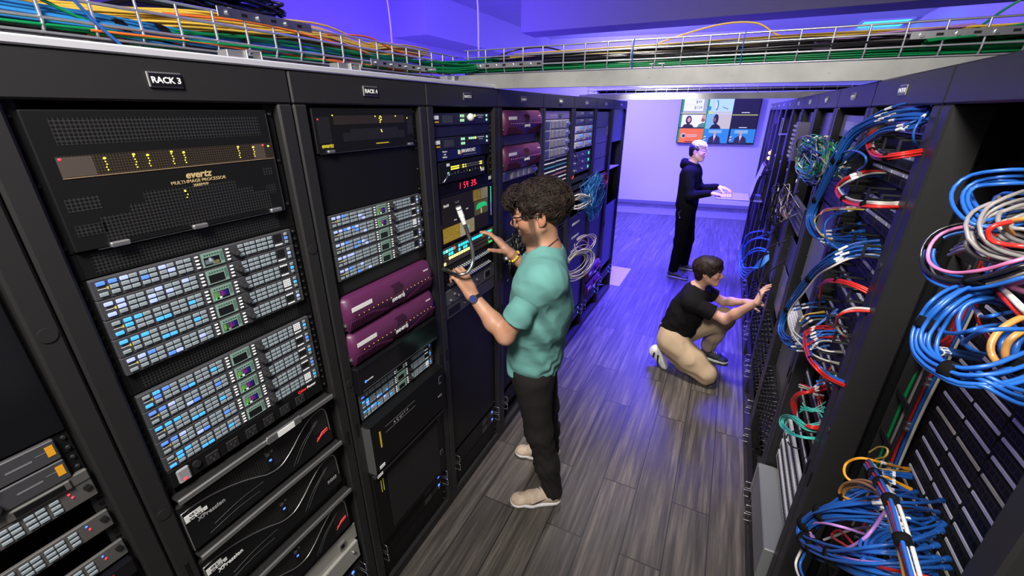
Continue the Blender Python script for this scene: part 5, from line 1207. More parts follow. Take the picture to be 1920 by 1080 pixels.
one(spline([(1.70,2.15,2.25),(1.78,2.1,2.33),(1.9,2.1,2.36),(1.95,2.1,2.30)],24),.004,GNC,'single dark green cable looping above the right end of the crossing tray',name='tray_cable')
lay(30,[(-.2,4.44,2.175),(.5,4.44,2.18),(1.3,4.44,2.178),(1.9,4.44,2.18)],.07,.012,.004,[BKC],'cable in the farther crossing tray','cables in the farther crossing tray',seed=66,wander=.3)
for x,l in ((.61,'middle'),(1.02,'right')):
    b=MB(); b.tube(spline([(x,2.026,2.28),(x-.002,2.022,2.24),(x,2.024,2.17)],12),.0025,BLU,6); tag(b.build('tie_strip',fix=False),l+' blue tie strip on the wires of the crossing tray','tie')
# dark coil bundles lying behind the left tray
tag(MB().cbox(-1.15,-.75,.9,1.8,2.325,2.34,BLK,.003).build('cable_shelf'),'dark narrow shelf under the dark cable heap behind the left tray','shelf')
tangle((-.95,1.32,2.40),(.14,.28,.05),16,.006,[BKC,BKC,BLU],'cable in the dark heap behind the left tray','cables in the dark heap behind the left tray',71,back=-.05,loops=3)
# ---------------------------------------------------------------- people: smooth implicit bodies turned into one mesh
def V(*a): return np.array(a,float)
def unit(a): a=np.array(a,float); return a/(np.linalg.norm(a)+1e-12)
class Field:
    def __init__(s): s.p=[]
    def cone(s,a,b,ra,rb,k=.02,op='u',sq=None):
        s.p.append(('c',V(*a),V(*b),ra,rb,k,op,sq)); return s
    def ell(s,c,R,rad,k=.02,op='u'):
        s.p.append(('e',V(*c),np.array(R,float),V(*rad),0,k,op,None)); return s
    def half(s,c,n,k=.003,op='s'):   # cut away the side the normal points to
        s.p.append(('h',V(*c),unit(n),0,0,k,op,None)); return s
    def bound(s,q,P):
        if q[0]=='c':
            d=q[2]-q[1]; t=np.clip(((P-q[1])@d)/(d@d+1e-12),0,1); return np.linalg.norm(P-(q[1]+d*t))-max(q[3],q[4])
        if q[0]=='e': return np.linalg.norm(P-q[1])-max(q[3])
        return -1
    def val(s,q,P):
        if q[0]=='c':
            a,b,ra,rb,sq=q[1],q[2],q[3],q[4],q[7]
            if sq is not None:   # squash: (axis, factor) scales distances along axis
                ax,f=sq; A=P-a; A=A+np.outer(A@ax,ax)*(1/f-1); d=b-a; d=d+ax*(d@ax)*(1/f-1)
                t=np.clip((A@d)/(d@d+1e-12),0,1); return (np.linalg.norm(A-np.outer(t,d),axis=1)-(ra+(rb-ra)*t))*min(1,f**.5)
            d=b-a; A=P-a; t=np.clip((A@d)/(d@d+1e-12),0,1)
            return np.linalg.norm(A-np.outer(t,d),axis=1)-(ra+(rb-ra)*t)
        if q[0]=='e':
            L=(P-q[1])@q[2].T; k0=np.linalg.norm(L/q[3],axis=1); k1=np.linalg.norm(L/q[3]**2,axis=1)+1e-9
            return k0*(k0-1)/k1
        return (P-q[1])@q[2]
    def ev(s,P,prims,post=None):
        f=np.full(len(P),1.0)
        for q in prims:
            d=s.val(q,P); k=q[5]
            if q[6]=='u':
                h=np.clip(.5+.5*(d-f)/k,0,1); f=d*(1-h)+f*h-k*h*(1-h)
            elif q[6]=='s':
                d=d if q[0]=='h' else -d
                h=np.clip(.5-.5*(d-f)/k,0,1)*1.0; f=d*(1-h)+f*h+k*h*(1-h)
            elif q[6]=='i':
                h=np.clip(.5-.5*(d-f)/k,0,1); f=d*(1-h)+f*h+k*h*(1-h)
        if post is not None: f=f+post(P)
        return f
    def mesh(s,name,h,mats,pick=None,post=None,pad=.03,smooth=1):
        lo=np.full(3,1e9); hi=-lo
        for q in s.p:
            if q[6]!='u': continue
            r=max(q[3],q[4]) if q[0]=='c' else max(q[3])
            pts=[q[1],q[2]] if q[0]=='c' else [q[1]]
            if q[0]=='c' and q[7] is not None: r*=max(1,q[7][1])
            for p in pts: lo=np.minimum(lo,p-r); hi=np.maximum(hi,p+r)
        lo-=pad; hi+=pad; B=8; n=(np.ceil((hi-lo)/(h*B)).astype(int)); nf=n*B+1
        F=np.full(nf,1.0,dtype=np.float32); S=3
        cen=lambda i:lo+(np.array(i)+.5)*B*h
        # group blocks into super cells
        for I in range(0,n[0],S):
            for J in range(0,n[1],S):
                for K in range(0,n[2],S):
                    cb=lo+(np.array([I,J,K])+S/2)*B*h; rad=S*B*h*.87+.05
                    pr=[q for q in s.p if q[6]!='u' or s.bound(q,cb)<rad]
                    un=[q for q in pr if q[6]=='u']
                    if not un: continue
                    bl=[(i,j,k) for i in range(I,min(I+S,n[0])) for j in range(J,min(J+S,n[1])) for k in range(K,min(K+S,n[2]))]
                    cs=np.array([cen(b) for b in bl]); fc=s.ev(cs,pr,None)
                    act=np.abs(fc)<B*h*1.25+.004
                    g=np.arange(B+1)*h; G=np.stack(np.meshgrid(g,g,g,indexing='ij'),-1).reshape(-1,3)
                    ab=[b for b,a in zip(bl,act) if a]
                    for b,a,fv in zip(bl,act,fc):
                        if not a: F[b[0]*B:b[0]*B+B+1,b[1]*B:b[1]*B+B+1,b[2]*B:b[2]*B+B+1]=np.sign(fv)
                    if ab:
                        P=np.concatenate([lo+np.array(b)*B*h+G for b in ab]); fv=s.ev(P,pr,post).reshape(len(ab),B+1,B+1,B+1)
                        s._later.extend(zip(ab,fv)) if hasattr(s,'_later') else setattr(s,'_later',list(zip(ab,fv)))
        for b,fv in s._later: F[b[0]*B:b[0]*B+B+1,b[1]*B:b[1]*B+B+1,b[2]*B:b[2]*B+B+1]=fv
        del s._later
        # surface nets
        neg=F<0; c=[slice(0,-1),slice(1,None)]
        cnt=sum(neg[c[i],c[j],c[k]].astype(np.int8) for i in (0,1) for j in (0,1) for k in (0,1))
        cells=np.argwhere((cnt>0)&(cnt<8)); idx=-np.ones(cnt.shape,dtype=np.int64); idx[tuple(cells.T)]=np.arange(len(cells))
        acc=np.zeros((len(cells),3)); num=np.zeros(len(cells))
        cor=[(i,j,k) for i in (0,1) for j in (0,1) for k in (0,1)]
        for a in cor:
            for b in cor:
                if sum(b)-sum(a)==1 and all(y>=x for x,y in zip(a,b)):
                    fa=F[tuple((cells+a).T)].astype(float); fb=F[tuple((cells+b).T)].astype(float); mk=(fa<0)!=(fb<0)
                    t=fa/(fa-fb+1e-20); t=np.clip(t,0,1); q=np.array(a)+np.outer(t,np.array(b)-np.array(a)); acc[mk]+=q[mk]; num[mk]+=1
        vs=lo+(cells+acc/num[:,None])*h
        fs=[]
        for ax in range(3):
            e=[0,0,0]; e[ax]=1; o1,o2=[t for t in range(3) if t!=ax]
            sl0=[slice(1,-1)]*3; sl0[ax]=slice(0,-1); sl1=[slice(1,-1)]*3; sl1[ax]=slice(1,None)
            A=neg[tuple(sl0)]; Bq=neg[tuple(sl1)]
            ch=np.argwhere(A!=Bq); 
            if not len(ch): continue
            sg=A[tuple(ch.T)]; base=ch.copy(); base[:,o1]+=1; base[:,o2]+=1
            def ci(d1,d2):
                q=base.copy(); q[:,o1]-=d1; q[:,o2]-=d2; return idx[tuple(q.T)]
            q=np.stack([ci(1,1),ci(0,1),ci(0,0),ci(1,0)],1)
            flip=sg if ax!=1 else ~sg
            q[~flip]=q[~flip][:,::-1]; fs.append(q)
        fs=np.concatenate(fs); fs=fs[(fs>=0).all(1)]
        for _ in range(smooth):
            a=np.zeros_like(vs); w=np.zeros(len(vs))
            for i in range(4):
                np.add.at(a,fs[:,i],vs[fs[:,(i+1)%4]]); np.add.at(w,fs[:,i],1)
            vs=vs*.5+.5*a/np.maximum(w,1)[:,None]
        me=bpy.data.meshes.new(name); me.from_pydata([tuple(v) for v in vs],[],[tuple(int(x) for x in f) for f in fs])
        for m in mats: me.materials.append(m)
        if pick is not None:
            z=np.zeros((len(vs),4)); z[:,3]=1; z[:,:3]=pick(vs); at_=me.color_attributes.new('zone','FLOAT_COLOR','POINT'); at_.data.foreach_set('color',z.ravel().tolist())
        me.polygons.foreach_set('use_smooth',[True]*len(fs)); me.update(); return me
def skin_mat(name,c1,c2,lip,beard=(.05,.03,.02)):
    m=bpy.data.materials.new(name); m.use_nodes=True; nt=m.node_tree; b=nt.nodes['Principled BSDF']; N=nt.nodes.new; K=nt.links.new
    b.inputs['Roughness'].default_value=.48; b.inputs['Specular IOR Level'].default_value=.4
    b.inputs['Subsurface Weight'].default_value=.15; b.inputs['Subsurface Radius'].default_value=(.012,.004,.002)
    tc=N('ShaderNodeTexCoord')
    def noise(sc,d=4):
        n=N('ShaderNodeTexNoise'); n.inputs['Scale'].default_value=sc; n.inputs['Detail'].default_value=d; K(tc.outputs['Object'],n.inputs[0]); return n
    n1=noise(16); r=N('ShaderNodeValToRGB'); r.color_ramp.elements[0].position=.35; r.color_ramp.elements[1].position=.68; r.color_ramp.elements[0].color=(*c1,1); r.color_ramp.elements[1].color=(*c2,1); K(n1.outputs[0],r.inputs[0])
    at_=N('ShaderNodeAttribute'); at_.attribute_name='zone'; sp=N('ShaderNodeSeparateXYZ'); K(at_.outputs['Vector'],sp.inputs[0])
    n2=noise(420,3); mr=N('ShaderNodeMapRange'); mr.inputs[1].default_value=.38; mr.inputs[2].default_value=.60; mr.inputs[3].default_value=.75; mr.inputs[4].default_value=1.0; K(n2.outputs[0],mr.inputs[0])
    mu=N('ShaderNodeMath'); mu.operation='MULTIPLY'; K(sp.outputs[0],mu.inputs[0]); K(mr.outputs[0],mu.inputs[1])
    m1=N('ShaderNodeMixRGB'); m1.inputs[2].default_value=(*beard,1); K(mu.outputs[0],m1.inputs[0]); K(r.outputs[0],m1.inputs[1])
    m2=N('ShaderNodeMixRGB'); m2.inputs[2].default_value=(*lip,1); K(sp.outputs[1],m2.inputs[0]); K(m1.outputs[0],m2.inputs[1])
    m3=N('ShaderNodeMixRGB'); m3.inputs[2].default_value=(c2[0]*1.05,c2[1]*.62,c2[2]*.6,1); K(sp.outputs[2],m3.inputs[0]); K(m2.outputs[0],m3.inputs[1]); K(m3.outputs[0],b.inputs['Base Color'])
    n3=noise(300,3); bp=N('ShaderNodeBump'); bp.inputs['Strength'].default_value=.25; bp.inputs['Distance'].default_value=.0006; K(n3.outputs[0],bp.inputs['Height']); K(bp.outputs[0],b.inputs['Normal'])
    MATS[name]=m; return m
def sst(x,a,b): t=np.clip((x-a)/(b-a),0,1); return t*t*(3-2*t)
def zone(hcx,Mx,sc,beard):
    def g(P):
        q=(P-hcx)@Mx.T/sc; x,y,z=np.abs(q[:,0]),q[:,1],q[:,2]; o=np.zeros((len(P),3)); near=(np.linalg.norm(q,axis=1)<.16)
        lip=sst(y,.080,.088)*(1-sst(x,.016,.023))*sst(-z,.0475,.051)*(1-sst(-z,.071,.075)); o[:,1]=lip*near
        ear=sst(x,.070,.080)*(1-sst(np.abs(z),.025,.04)); chk=np.exp(-((x-.042)**2+(y-.075)**2+(z+.022)**2)/.0006)*.5; nose=np.exp(-((x)**2+(y-.112)**2+(z+.026)**2)/.0003)*.5
        o[:,2]=np.clip(ear*.45+chk+nose,0,1)*near
        if beard:
            jaw=sst(-z,.040-.35*0,.062)*(1-sst(-z,.108,.124))*sst(y,.000,.022)
            up=sst(-z,-.010,.010)*(1-sst(y,.034,.046))*sst(y,.008,.020)*sst(x,.045,.055)
            mus=sst(y,.076,.086)*(1-sst(x,.026,.036))*sst(-z,.037,.041)*(1-sst(-z,.048,.052))
            mid=sst(-z,.030,.070-.02*1)*sst(x,.035,.05)*sst(y,.010,.03)*.6*(1-sst(-z,.108,.124))
            o[:,0]=np.clip(np.maximum.reduce([jaw,up*.9,mus*.95,mid])*(1-lip),0,1)*near*.93
        return o
    return g
def hand(F,w,d,n,s,curl,k=.006,sc=1,spread=.0,thumb=(.5,.8,.35),tcurl=.4,info=None):
    """w wrist, d towards fingers, n the way the palm faces, s towards the thumb side"""
    d=unit(d); n=unit(n-d*(n@d)); s=unit(s-d*(s@d)-n*(s@n)); tips=[]
    off=(.030,.010,-.011,-.030); L=(.072,.080,.074,.058); pl=(.092,.095,.090,.082); rr=(.0088,.0090,.0086,.0076)
    for i in range(4):
        kn=w+(d*pl[i]+s*off[i])*sc
        F.cone(w+s*off[i]*.55*sc,kn,.0150*sc,.0118*sc,.016)
    F.cone(w+d*.03*sc+s*.018*sc,w+d*.075*sc+s*.008*sc+n*.004,.016*sc,.012*sc,.012)
    for i in range(4):
        p=w+(d*pl[i]+s*off[i])*sc; a=spread*(1.5-i); dd=unit(d*math.cos(a)+s*math.sin(a)); th=0; r=rr[i]*sc
        cu=curl[i] if hasattr(curl[i],'__len__') else (curl[i]*.8,curl[i],curl[i]*.7)
        for j,fl in enumerate((.45,.31,.24)):
            th+=cu[j]; dj=dd*math.cos(th)+n*math.sin(th); q=p+dj*L[i]*fl*sc*1.05
            F.cone(p,q,r,r*.92,k if j==0 else .003); p=q; r*=.92
        tips.append(p)
    p=w+(d*.022+s*.026+n*.006)*sc; td=unit(d*thumb[0]+s*thumb[1]+n*thumb[2]); r=.0125*sc
    for j,fl in enumerate((.045,.032,.026)):
        q=p+td*fl*sc; F.cone(p,q,r,r*.86,.010 if j==0 else .004); p=q; r*=.86; td=unit(td+(d*.5+n*.4)*tcurl*(j+1)*.6)
    tips.append(p); return tips
def head(F,c,f,u,sc=1,female=False,beard=False,thin=1.0):
    """c head centre between the eyes and ears, f facing, u up"""
    f=unit(f); u=unit(u-f*(u@f)); r=np.cross(f,u); M=np.stack([r,f,u])
    def L(x,y,z): return c+(r*x+f*y+u*z)*sc
    def Rm(): return M
    def ell(x,y,z,a,b,d,k=.02,op='u',R=None): F.ell(L(x,y,z),M if R is None else R@M,(a*sc,b*sc,d*sc),k,op)
    ell(0,-.014,.036,.073*thin,.094,.085,.02)
    ell(0,.028,-.030,.058*thin,.058,.078,.03)
    ell(0,.062,-.088,.022,.020,.018,.02)
    for s in (-1,1):
        F.cone(L(s*.056*thin,-.004,-.045),L(s*.016,.062,-.092),.015*sc,.014*sc,.024)
        ell(s*.036,.060,-.022,.022,.020,.022,.02)
        F.cone(L(s*.010,.083,.022),L(s*.040,.072,.024),.010*sc,.009*sc,.014)
        ell(s*.031,.090,.005,.016,.012,.011,.008,'s')
        ell(s*.031,.074,.004,.0158,.0145,.0140,.004)
        F.cone(L(s*.017,.088,.010),L(s*.046,.078,.008),.0035*sc,.003*sc,.003)
        # ear
        a=.30; Re=np.array([[math.cos(a),s*math.sin(a),0],[-s*math.sin(a),math.cos(a),0],[0,0,1]])
        ell(s*.076*thin,-.012,-.004,.007,.018,.031,.006,'u',Re)
        ell(s*.083*thin,-.010,.000,.005,.010,.018,.004,'s',Re)
        ell(s*.074*thin,-.006,-.028,.006,.009,.010,.005)
        ell(s*.0115,.095,-.031,.0085,.010,.0075,.006)
    F.cone(L(0,.084,.014),L(0,.106,-.023),.0072*sc,(.0092 if female else .0108)*sc,.010)
    ell(0,.0815,-.054,.022,.0100,.0055,.009); ell(0,.080,-.065,.019,.0105,.0070,.009)
    ell(0,.100,-.060,.026,.010,.0016,.003,'s')
    return L,M
def limb(F,pts,rs,k=.03,sq=None):
    for i in range(len(pts)-1): F.cone(pts[i],pts[i+1],rs[i],rs[i+1],k,sq=sq)
def wrinkle(A,fx,seed=0,dirs=None):
    R=np.random.RandomState(seed); K=R.normal(size=(7,3)); K=K/np.linalg.norm(K,axis=1)[:,None]*R.uniform(.6,1.6,(7,1))*fx; ph=R.uniform(0,6.28,7)
    def g(P):
        s=0
        for k,p in zip(K,ph): s=s+np.sin(P@k+p+1.3*np.sin(P@(K[0]*.6)+p*2))
        return -A*(1-np.abs(s/3.2))*1.0+A*.5
    return g
def eyes(parent,L,M,sc,iris,c0=.031):
    for s in (-1,1):
        b=MB(); c=L(s*c0,.0775,.0035); b.sph(c,.0115*sc,mat('eye_white',(.5,.47,.45),.3),14); q=L(s*c0,.0888,.0035)
        o=b.cyl(q-M[1]*.0012,q+M[1]*.0002,.0050*sc,iris,14).cyl(q,q+M[1]*.0006,.0024*sc,BLK2,10).build('eye',parent)
def locks(n,ctr,M,rad,length,r,mt,seed,accept,curl=.012,down=.6,flow=None):
    """short curved hair strands laid on an ellipsoid"""
    R=np.random.RandomState(seed); b=MB(); c=0; 
    while c<n:
        d=R.normal(size=3); d/=np.linalg.norm(d)
        if not accept(d): continue
        c+=1; p0=d*rad*R.uniform(.90,1.0); nn=unit(d/rad)
        w_=np.array([math.sin(d[1]*9+d[2]*5+seed),math.sin(d[0]*8+d[2]*7+2*seed),math.sin(d[0]*7-d[1]*8+3)])
        t=np.array([0,-.3,-down])
        if flow is not None: t=np.array(flow(d))*1.0
        t=t+w_*.55+R.normal(size=3)*.16
        t=unit(t-nn*(t@nn)); e=np.cross(nn,t); ph=2.2*math.sin(d[0]*11+d[1]*6)+2.0*math.sin(d[2]*10-d[1]*7)+R.uniform(-.35,.35); ln=length*R.uniform(.7,1.2); P=[]
        m=9
        for i in range(m):
            s=i/(m-1); a=ph+s*R.uniform(3.2,4.2)
            q=p0+t*ln*s*(1-.25*s)+e*curl*math.sin(a)*s**.5+nn*(curl*.8*(math.cos(a)+.4)*s**.5-ln*s*s*.32)
            P.append(ctr+M.T@q)
        b.tube(P,[r*(.5+.9*math.sin(PI*min(1,.15+.8*i/(m-1)))) for i in range(m)],mt[c%len(mt)],5)
    return b
def shoe(parent,heel,dirv,L,mu,ms,name='shoe',h=.085,w=.047,lace=None,mark=None,up=V(0,0,1),side=1):
    d=unit(dirv); u=unit(up-d*(up@d)); s=np.cross(d,u); M=np.stack([s,d,u]); F=Field()
    P=lambda a,b,c: heel+s*a+d*b+u*c
    F.cone(P(0,.045,.045),P(0,L*.62,.038),.040,.040,.02,sq=(s,.95)); F.cone(P(0,L*.60,.030),P(.004*side,L-.055,.024),.043,.033,.02,sq=(u,.8))
    F.cone(P(0,.05,.05),P(0,.062,h),.038,.034,.02); F.ell(P(.003*side,L-.045,.026),M,(.044,.045,.026),.015)
    F.ell(P(0,.064,h+.02),M,(.026,.032,.03),.006,'s'); F.half(P(0,0,.018),-u,.003)
    o=link(name,F.mesh(name,.004,[mu],post=None),parent)
    G=Field(); G.cone(P(0,.047,.016),P(0,L*.62,.014),.044,.046,.01,sq=(u,.55)); G.cone(P(0,L*.60,.014),P(.004*side,L-.05,.016),.047,.040,.012,sq=(u,.55)); G.ell(P(.003*side,L-.045,.016),M,(.049,.049,.018),.01)
    G.half(P(0,0,0),-u,.002); G.half(P(0,0,.026),u,.003); link('sole',G.mesh('sole',.004,[ms]),o)
    if lace:
        b=MB()
        for i in range(5):
            y=L*.40+i*.017; z=.092-i*.0075
            b.tube([P(-.022,y-.006,z-.010),P(-.008,y,z),P(.012,y+.006,z),P(.024,y+.012,z-.012)],.0026,lace,6)
        b.build('laces',o,fix=False)
    return o,P
# =============== man in the teal shirt
SK1=skin_mat('skin_tan',(.47,.255,.165),(.38,.185,.11),(.42,.17,.13),(.020,.012,.009))
HB=[mat('hair_brown',(.016,.0095,.007),.55,spec=.25),mat('hair_brown_light',(.032,.019,.013),.55,spec=.25),mat('hair_brown_dark',(.010,.006,.005),.55,spec=.3)]
TEE=mat('teal_cotton',(.115,.30,.275),.92,bump=(700,.3,.0008)); JEAN=mat('black_denim',(.013,.011,.011),.85,bump=(900,.4,.0008),spec=.2)
man=thing('person','man with curly dark hair, teal shirt and glasses beside RACK 5','person',(0,0,0))
hc=V(.402,1.553,1.628); f=unit(V(-.93,-.30,-.20)); u=V(-.12,-.05,1)
F=Field(); L,M=head(F,hc,f,u,1.08)
LS,RS=V(.478,1.420,1.405),V(.375,1.750,1.400); NB=V(.428,1.572,1.485)
LE,LW=V(.330,1.392,1.130),V(.150,1.425,1.272)
RE,RWs=V(.345,1.835,1.190),V(.205,1.695,1.385)
HL,HR=V(.372,1.590,.86),V(.342,1.735,.86)
KL,KR=V(.412,1.600,.49),V(.365,1.810,.49); AL,AR=V(.492,1.632,.10),V(.365,1.925,.10)
F.cone(L(0,-.012,-.045),NB,.050,.054,.03); F.cone(L(0,.018,-.075),NB+f*.03-V(0,0,.02),.040,.048,.03)
F.cone(NB-V(0,0,.03),LS,.05,.045,.05); F.cone(NB-V(0,0,.03),RS,.05,.045,.05)
F.cone(V(.41,1.585,1.27),V(.365,1.64,.98),.10,.09,.05); F.cone(V(.36,1.655,.95),V(.36,1.66,.87),.09,.09,.05)
limb(F,[LS,LE],[.043,.037]); limb(F,[LE,LE*.65+LW*.35+V(0,0,-.004),LW],[.036,.0385,.0245],.025)
limb(F,[RS,RE],[.043,.036]); limb(F,[RE,RE*.65+RWs*.35,RWs],[.035,.037,.0245],.025)
for h_,k_,a_ in ((HL,KL,AL),(HR,KR,AR)): limb(F,[h_,k_,a_],[.075,.048,.034],.04)
tl=hand(F,LW,V(-.55,.02,.85),V(-.8,.25,-.5),V(.2,.95,.05),[(.55,.95,.7),(.6,1.0,.7),(.6,1.0,.7),(.65,1.05,.7)],spread=.07,thumb=(.6,.55,.6))
tr=hand(F,RWs,V(-.72,-.12,.72),V(-.62,-.35,-.6),V(.45,-.85,-.1),[(.10,.30,.3),(.15,.35,.3),(.25,.45,.4),(.4,.55,.4)],spread=.10,thumb=(.55,.75,.35),tcurl=.25)
body=link('body',F.mesh('body',.0030,[SK1],zone(hc,M,1.08,True)),man)
eyes(man,L,M,1.08,mat('iris_brown',(.05,.025,.01),.2))
# brows
b=MB()
for s in (-1,1): b.tube(spline([L(s*.012,.0945,.024),L(s*.030,.0925,.031),L(s*.050,.078,.026)],10),[.003,.0035,.0038,.004,.004,.004,.0036,.003,.0025,.0018],HB[0],6)
b.build('eyebrows',man,fix=False)
# glasses
b=MB(); GLF=mat('glasses_frame',(.010,.010,.014),.25)
for s in (-1,1):
    P=[L(s*(.031+.024*math.cos(t)),.104-.010*abs(math.cos(t))*(1 if s*math.cos(t)*s>0 else 0),.002+.0195*math.sin(t)) for t in np.linspace(0,2*PI,22)]
    b.tube(P,.0030,GLF,6,cap=False)
    b.tube(spline([L(s*.055,.096,.010),L(s*.068,.07,.010),L(s*.078,.01,.008),L(s*.079,-.012,.0),L(s*.076,-.028,-.018)],16),.0027,GLF,6)
b.tube([L(-.008,.105,.006),L(0,.108,.009),L(.008,.105,.006)],.0028,GLF,6); b.build('glasses',man,fix=False)
# hair: under volume plus curls
G=Field(); G.ell(L(0,-.018,.040),M,(.086,.108,.084),.02); G.ell(L(0,.045,.078),M,(.062,.050,.030),.03); G.ell(L(0,-.060,.0),M,(.066,.046,.062),.03); 
for s in (-1,1): G.cone(L(s*.070,-.02,.03),L(s*.072,.022,.01),.018,.010,.02)
G.ell(L(0,.115,-.01),M,(.10,.065,.075),.02,'s'); G.ell(L(.085,.0,-.012),M,(.03,.032,.036),.012,'s'); G.ell(L(-.085,.0,-.012),M,(.03,.032,.036),.012,'s')
hair=link('hair',G.mesh('hair',.005,[HB[2]],post=wrinkle(.006,130,4)),man)
acc=lambda d:(d[2]>-.28 or (d[1]<-.45 and d[2]>-.72)) and not (d[1]>.62 and d[2]<.42) and not (abs(d[0])>.75 and d[1]>.0 and d[2]<-.02)
link('curls',locks(4600,L(0,-.016,.036),M,np.array([.096,.124,.102]),.064,.0011,HB,5,acc,curl=.0075,flow=lambda d:(d[0]*.3,(.75 if d[1]>.1 else -.45),-.35 if d[2]<.5 else .1)).mesh('curls'),hair)
link('fringe',locks(420,L(0,.045,.070),M,np.array([.072,.078,.052]),.062,.0013,HB,15,lambda d:d[1]>.15 and d[2]>-.15,curl=.013,flow=lambda d:(d[0]*.5,.9,-.25)).mesh('fringe'),hair)
# shirt
S=Field(); fb=unit(V(-.95,-.31,0)); sb=unit(V(.31,-.95,0))
sqf=(fb,.66)
S.cone(V(.445,1.460,1.375),V(.400,1.715,1.370),.070,.070,.06)
S.cone(NB-V(.01,0,.085),V(.408,1.60,1.20),.104,.142,.07,sq=(fb,.84)); S.cone(V(.408,1.60,1.22),V(.368,1.640,.98),.148,.136,.06,sq=(fb,.86)); S.cone(V(.368,1.64,.98),V(.348,1.655,.85),.138,.150,.06,sq=(fb,.88))
S.cone(NB-V(0,0,.035),LS,.056,.058,.06); S.cone(NB-V(0,0,.035),RS,.056,.058,.06)
lse=LS*.36+LE*.64; rse=RS*.4+RE*.6
S.cone(LS,LS*.75+LE*.25,.054,.053,.05); S.cone(V(.488,1.470,1.365),V(.445,1.555,1.14),.072,.075,.07); S.cone(V(.405,1.465,1.34),V(.350,1.540,1.10),.066,.072,.07); S.cone(RS,RS*.8+RE*.2,.056,.054,.03)
S.half(V(.35,1.65,.835),V(.10,0,-1),.004)
S.cone(NB+V(-.03,-.01,.0),NB+V(-.12,-.03,.16),.066,.12,.008,op='s'); S.cone(L(0,-.01,-.06),NB+V(0,0,.012),.075,.062,.006,op='s')
# open sleeve ends
def sleeve(A,B_,cut,r0,r1,mt,par,h,post,arm):
    Q=Field(); d=unit(B_-A); Q.cone(A-d*.005,B_,r0,r1,.03); Q.half(A*(1-cut)+B_*cut,-d*-1,.002); e=A*(1-cut)+B_*cut; Q.cone(e-d*.03,e+d*.05,arm,arm*1.15,.003,op='s'); return link('sleeve',Q.mesh('sleeve',h,[mt],post=post),par)
wr=wrinkle(.0022,22,9); wr_b=wrinkle(.0016,60,19)
def foldsh(P):
    a=sst(P[:,0],.36,.50)*sst(1.36-P[:,2],0,.15)*.8+.3
    return wr(P)+wr_b(P)+.0048*a*np.sin(38*(P[:,2]*.8+P[:,0]*.9)+5*np.sin(P[:,1]*16+P[:,2]*7))+.003*np.sin(P[:,2]*70+5*np.sin(P[:,1]*22))*sst(1.05-P[:,2],0,.18)
shirt=link('shirt',S.mesh('shirt',.0042,[TEE],post=foldsh),man)
sleeve(LS*.8+LE*.2,LE+V(-.0,0,-.004),.62,.054,.069,TEE,shirt,.0038,foldsh,.050); sleeve(RS,RE,.62,.060,.064,TEE,shirt,.005,None,.050)
# trousers
T=Field(); T.cone(V(.350,1.655,.90),V(.354,1.660,.84),.134,.136,.05,sq=(fb,.84))
for h_,k_,a_,kk in ((HL,KL,AL,1),(HR,KR,AR,2)):
    limb(T,[h_+V(0,0,-.04),k_,k_*.45+a_*.55,a_+V(0,0,-.01)],[.098,.067,.060,.052],.04)
    T.half(a_+V(0,0,-.035),V(0,0,-1),.003)
w2=wrinkle(.003,40,12)
tro=link('trousers',T.mesh('trousers',.0048,[JEAN],post=lambda P:w2(P)+.0028*np.sin(P[:,2]*85+9*np.sin(P[:,0]*25)+6*P[:,1])*np.clip((.62-P[:,2])*4,0,1)),man)
b=MB(); sm_=mat('denim_seam',(.035,.032,.032),.8)
b.build('seam',tro) if b.v else None
BEI=mat('beige_mesh_shoe',(.42,.33,.25),.75,bump=(350,.6,.001),var=(30,(.47,.38,.29),(.34,.25,.18))); SOLW=mat('speckled_sole',(.62,.60,.60),.6,var=(260,(.72,.71,.7),(.4,.39,.4))); LACE=mat('beige_lace',(.55,.46,.38),.8)
for heel,d,lab,sd in ((V(.535,1.668,0),V(-.865,-.52,0),'near',1),(V(.427,1.945,0),V(-.97,-.24,0),'far',-1)):
    o,P=shoe(man,heel,d,.285,BEI,SOLW,lace=LACE,side=sd)
    k=1.0 if lab=='near' else 1.0; b=MB(); s=-1.0
    # swoosh-like tick on the outer side facing the aisle
    dd=unit(d); u3=V(0,0,1); sv=np.cross(dd,u3); sg=1 if sv@V(.5,-1,0)>0 else -1
    pts=spline([heel+dd*.10+u3*.062+sv*sg*.0425,heel+dd*.135+u3*.050+sv*sg*.0465,heel+dd*.165+u3*.040+sv*sg*.050,heel+dd*.182+u3*.040+sv*sg*.0505,heel+dd*.184+u3*.052+sv*sg*.046],18)
    b.tube(pts,[.0008+.0016*math.sin(PI*min(1,i/13)) for i in range(18)],BLK2,5); b.build('side_mark',o,fix=False)
# watch, bracelets, ring, necklace
fd=unit(LW-LE); wp=LW-fd*.028; ax=unit(np.cross(fd,V(0,0,1))); nrm=unit(V(.35,-.9,.25)-fd*(V(.35,-.9,.25)@fd)); e2=np.cross(fd,nrm)
b=MB(); b.tube([wp+ (nrm*math.cos(t)*.0275+e2*math.sin(t)*.0275) for t in np.linspace(0,2*PI,26)],.0035,BLK,8)
for o_ in (-.006,.006): b.tube([wp+fd*o_+ (nrm*math.cos(t)*.0275+e2*math.sin(t)*.0275) for t in np.linspace(0,2*PI,26)],.0032,BLK,8)
tag(b.build('wrist_watch',fix=False),'black wrist watch with a round dark blue face on the teal shirted man','watch'); w_=bpy.data.objects['wrist_watch']
MB().cyl(wp+nrm*.024,wp+nrm*.034,.0185,BLK,22).cyl(wp+nrm*.034,wp+nrm*.0346,.0155,mat('watch_face',(.03,.04,.16),.15),20).build('watch_face',w_)
fr=unit(RWs-RE); bp_=RWs-fr*.022; n1=unit(np.cross(fr,V(0,0,1))); n2=np.cross(fr,n1); b=MB()
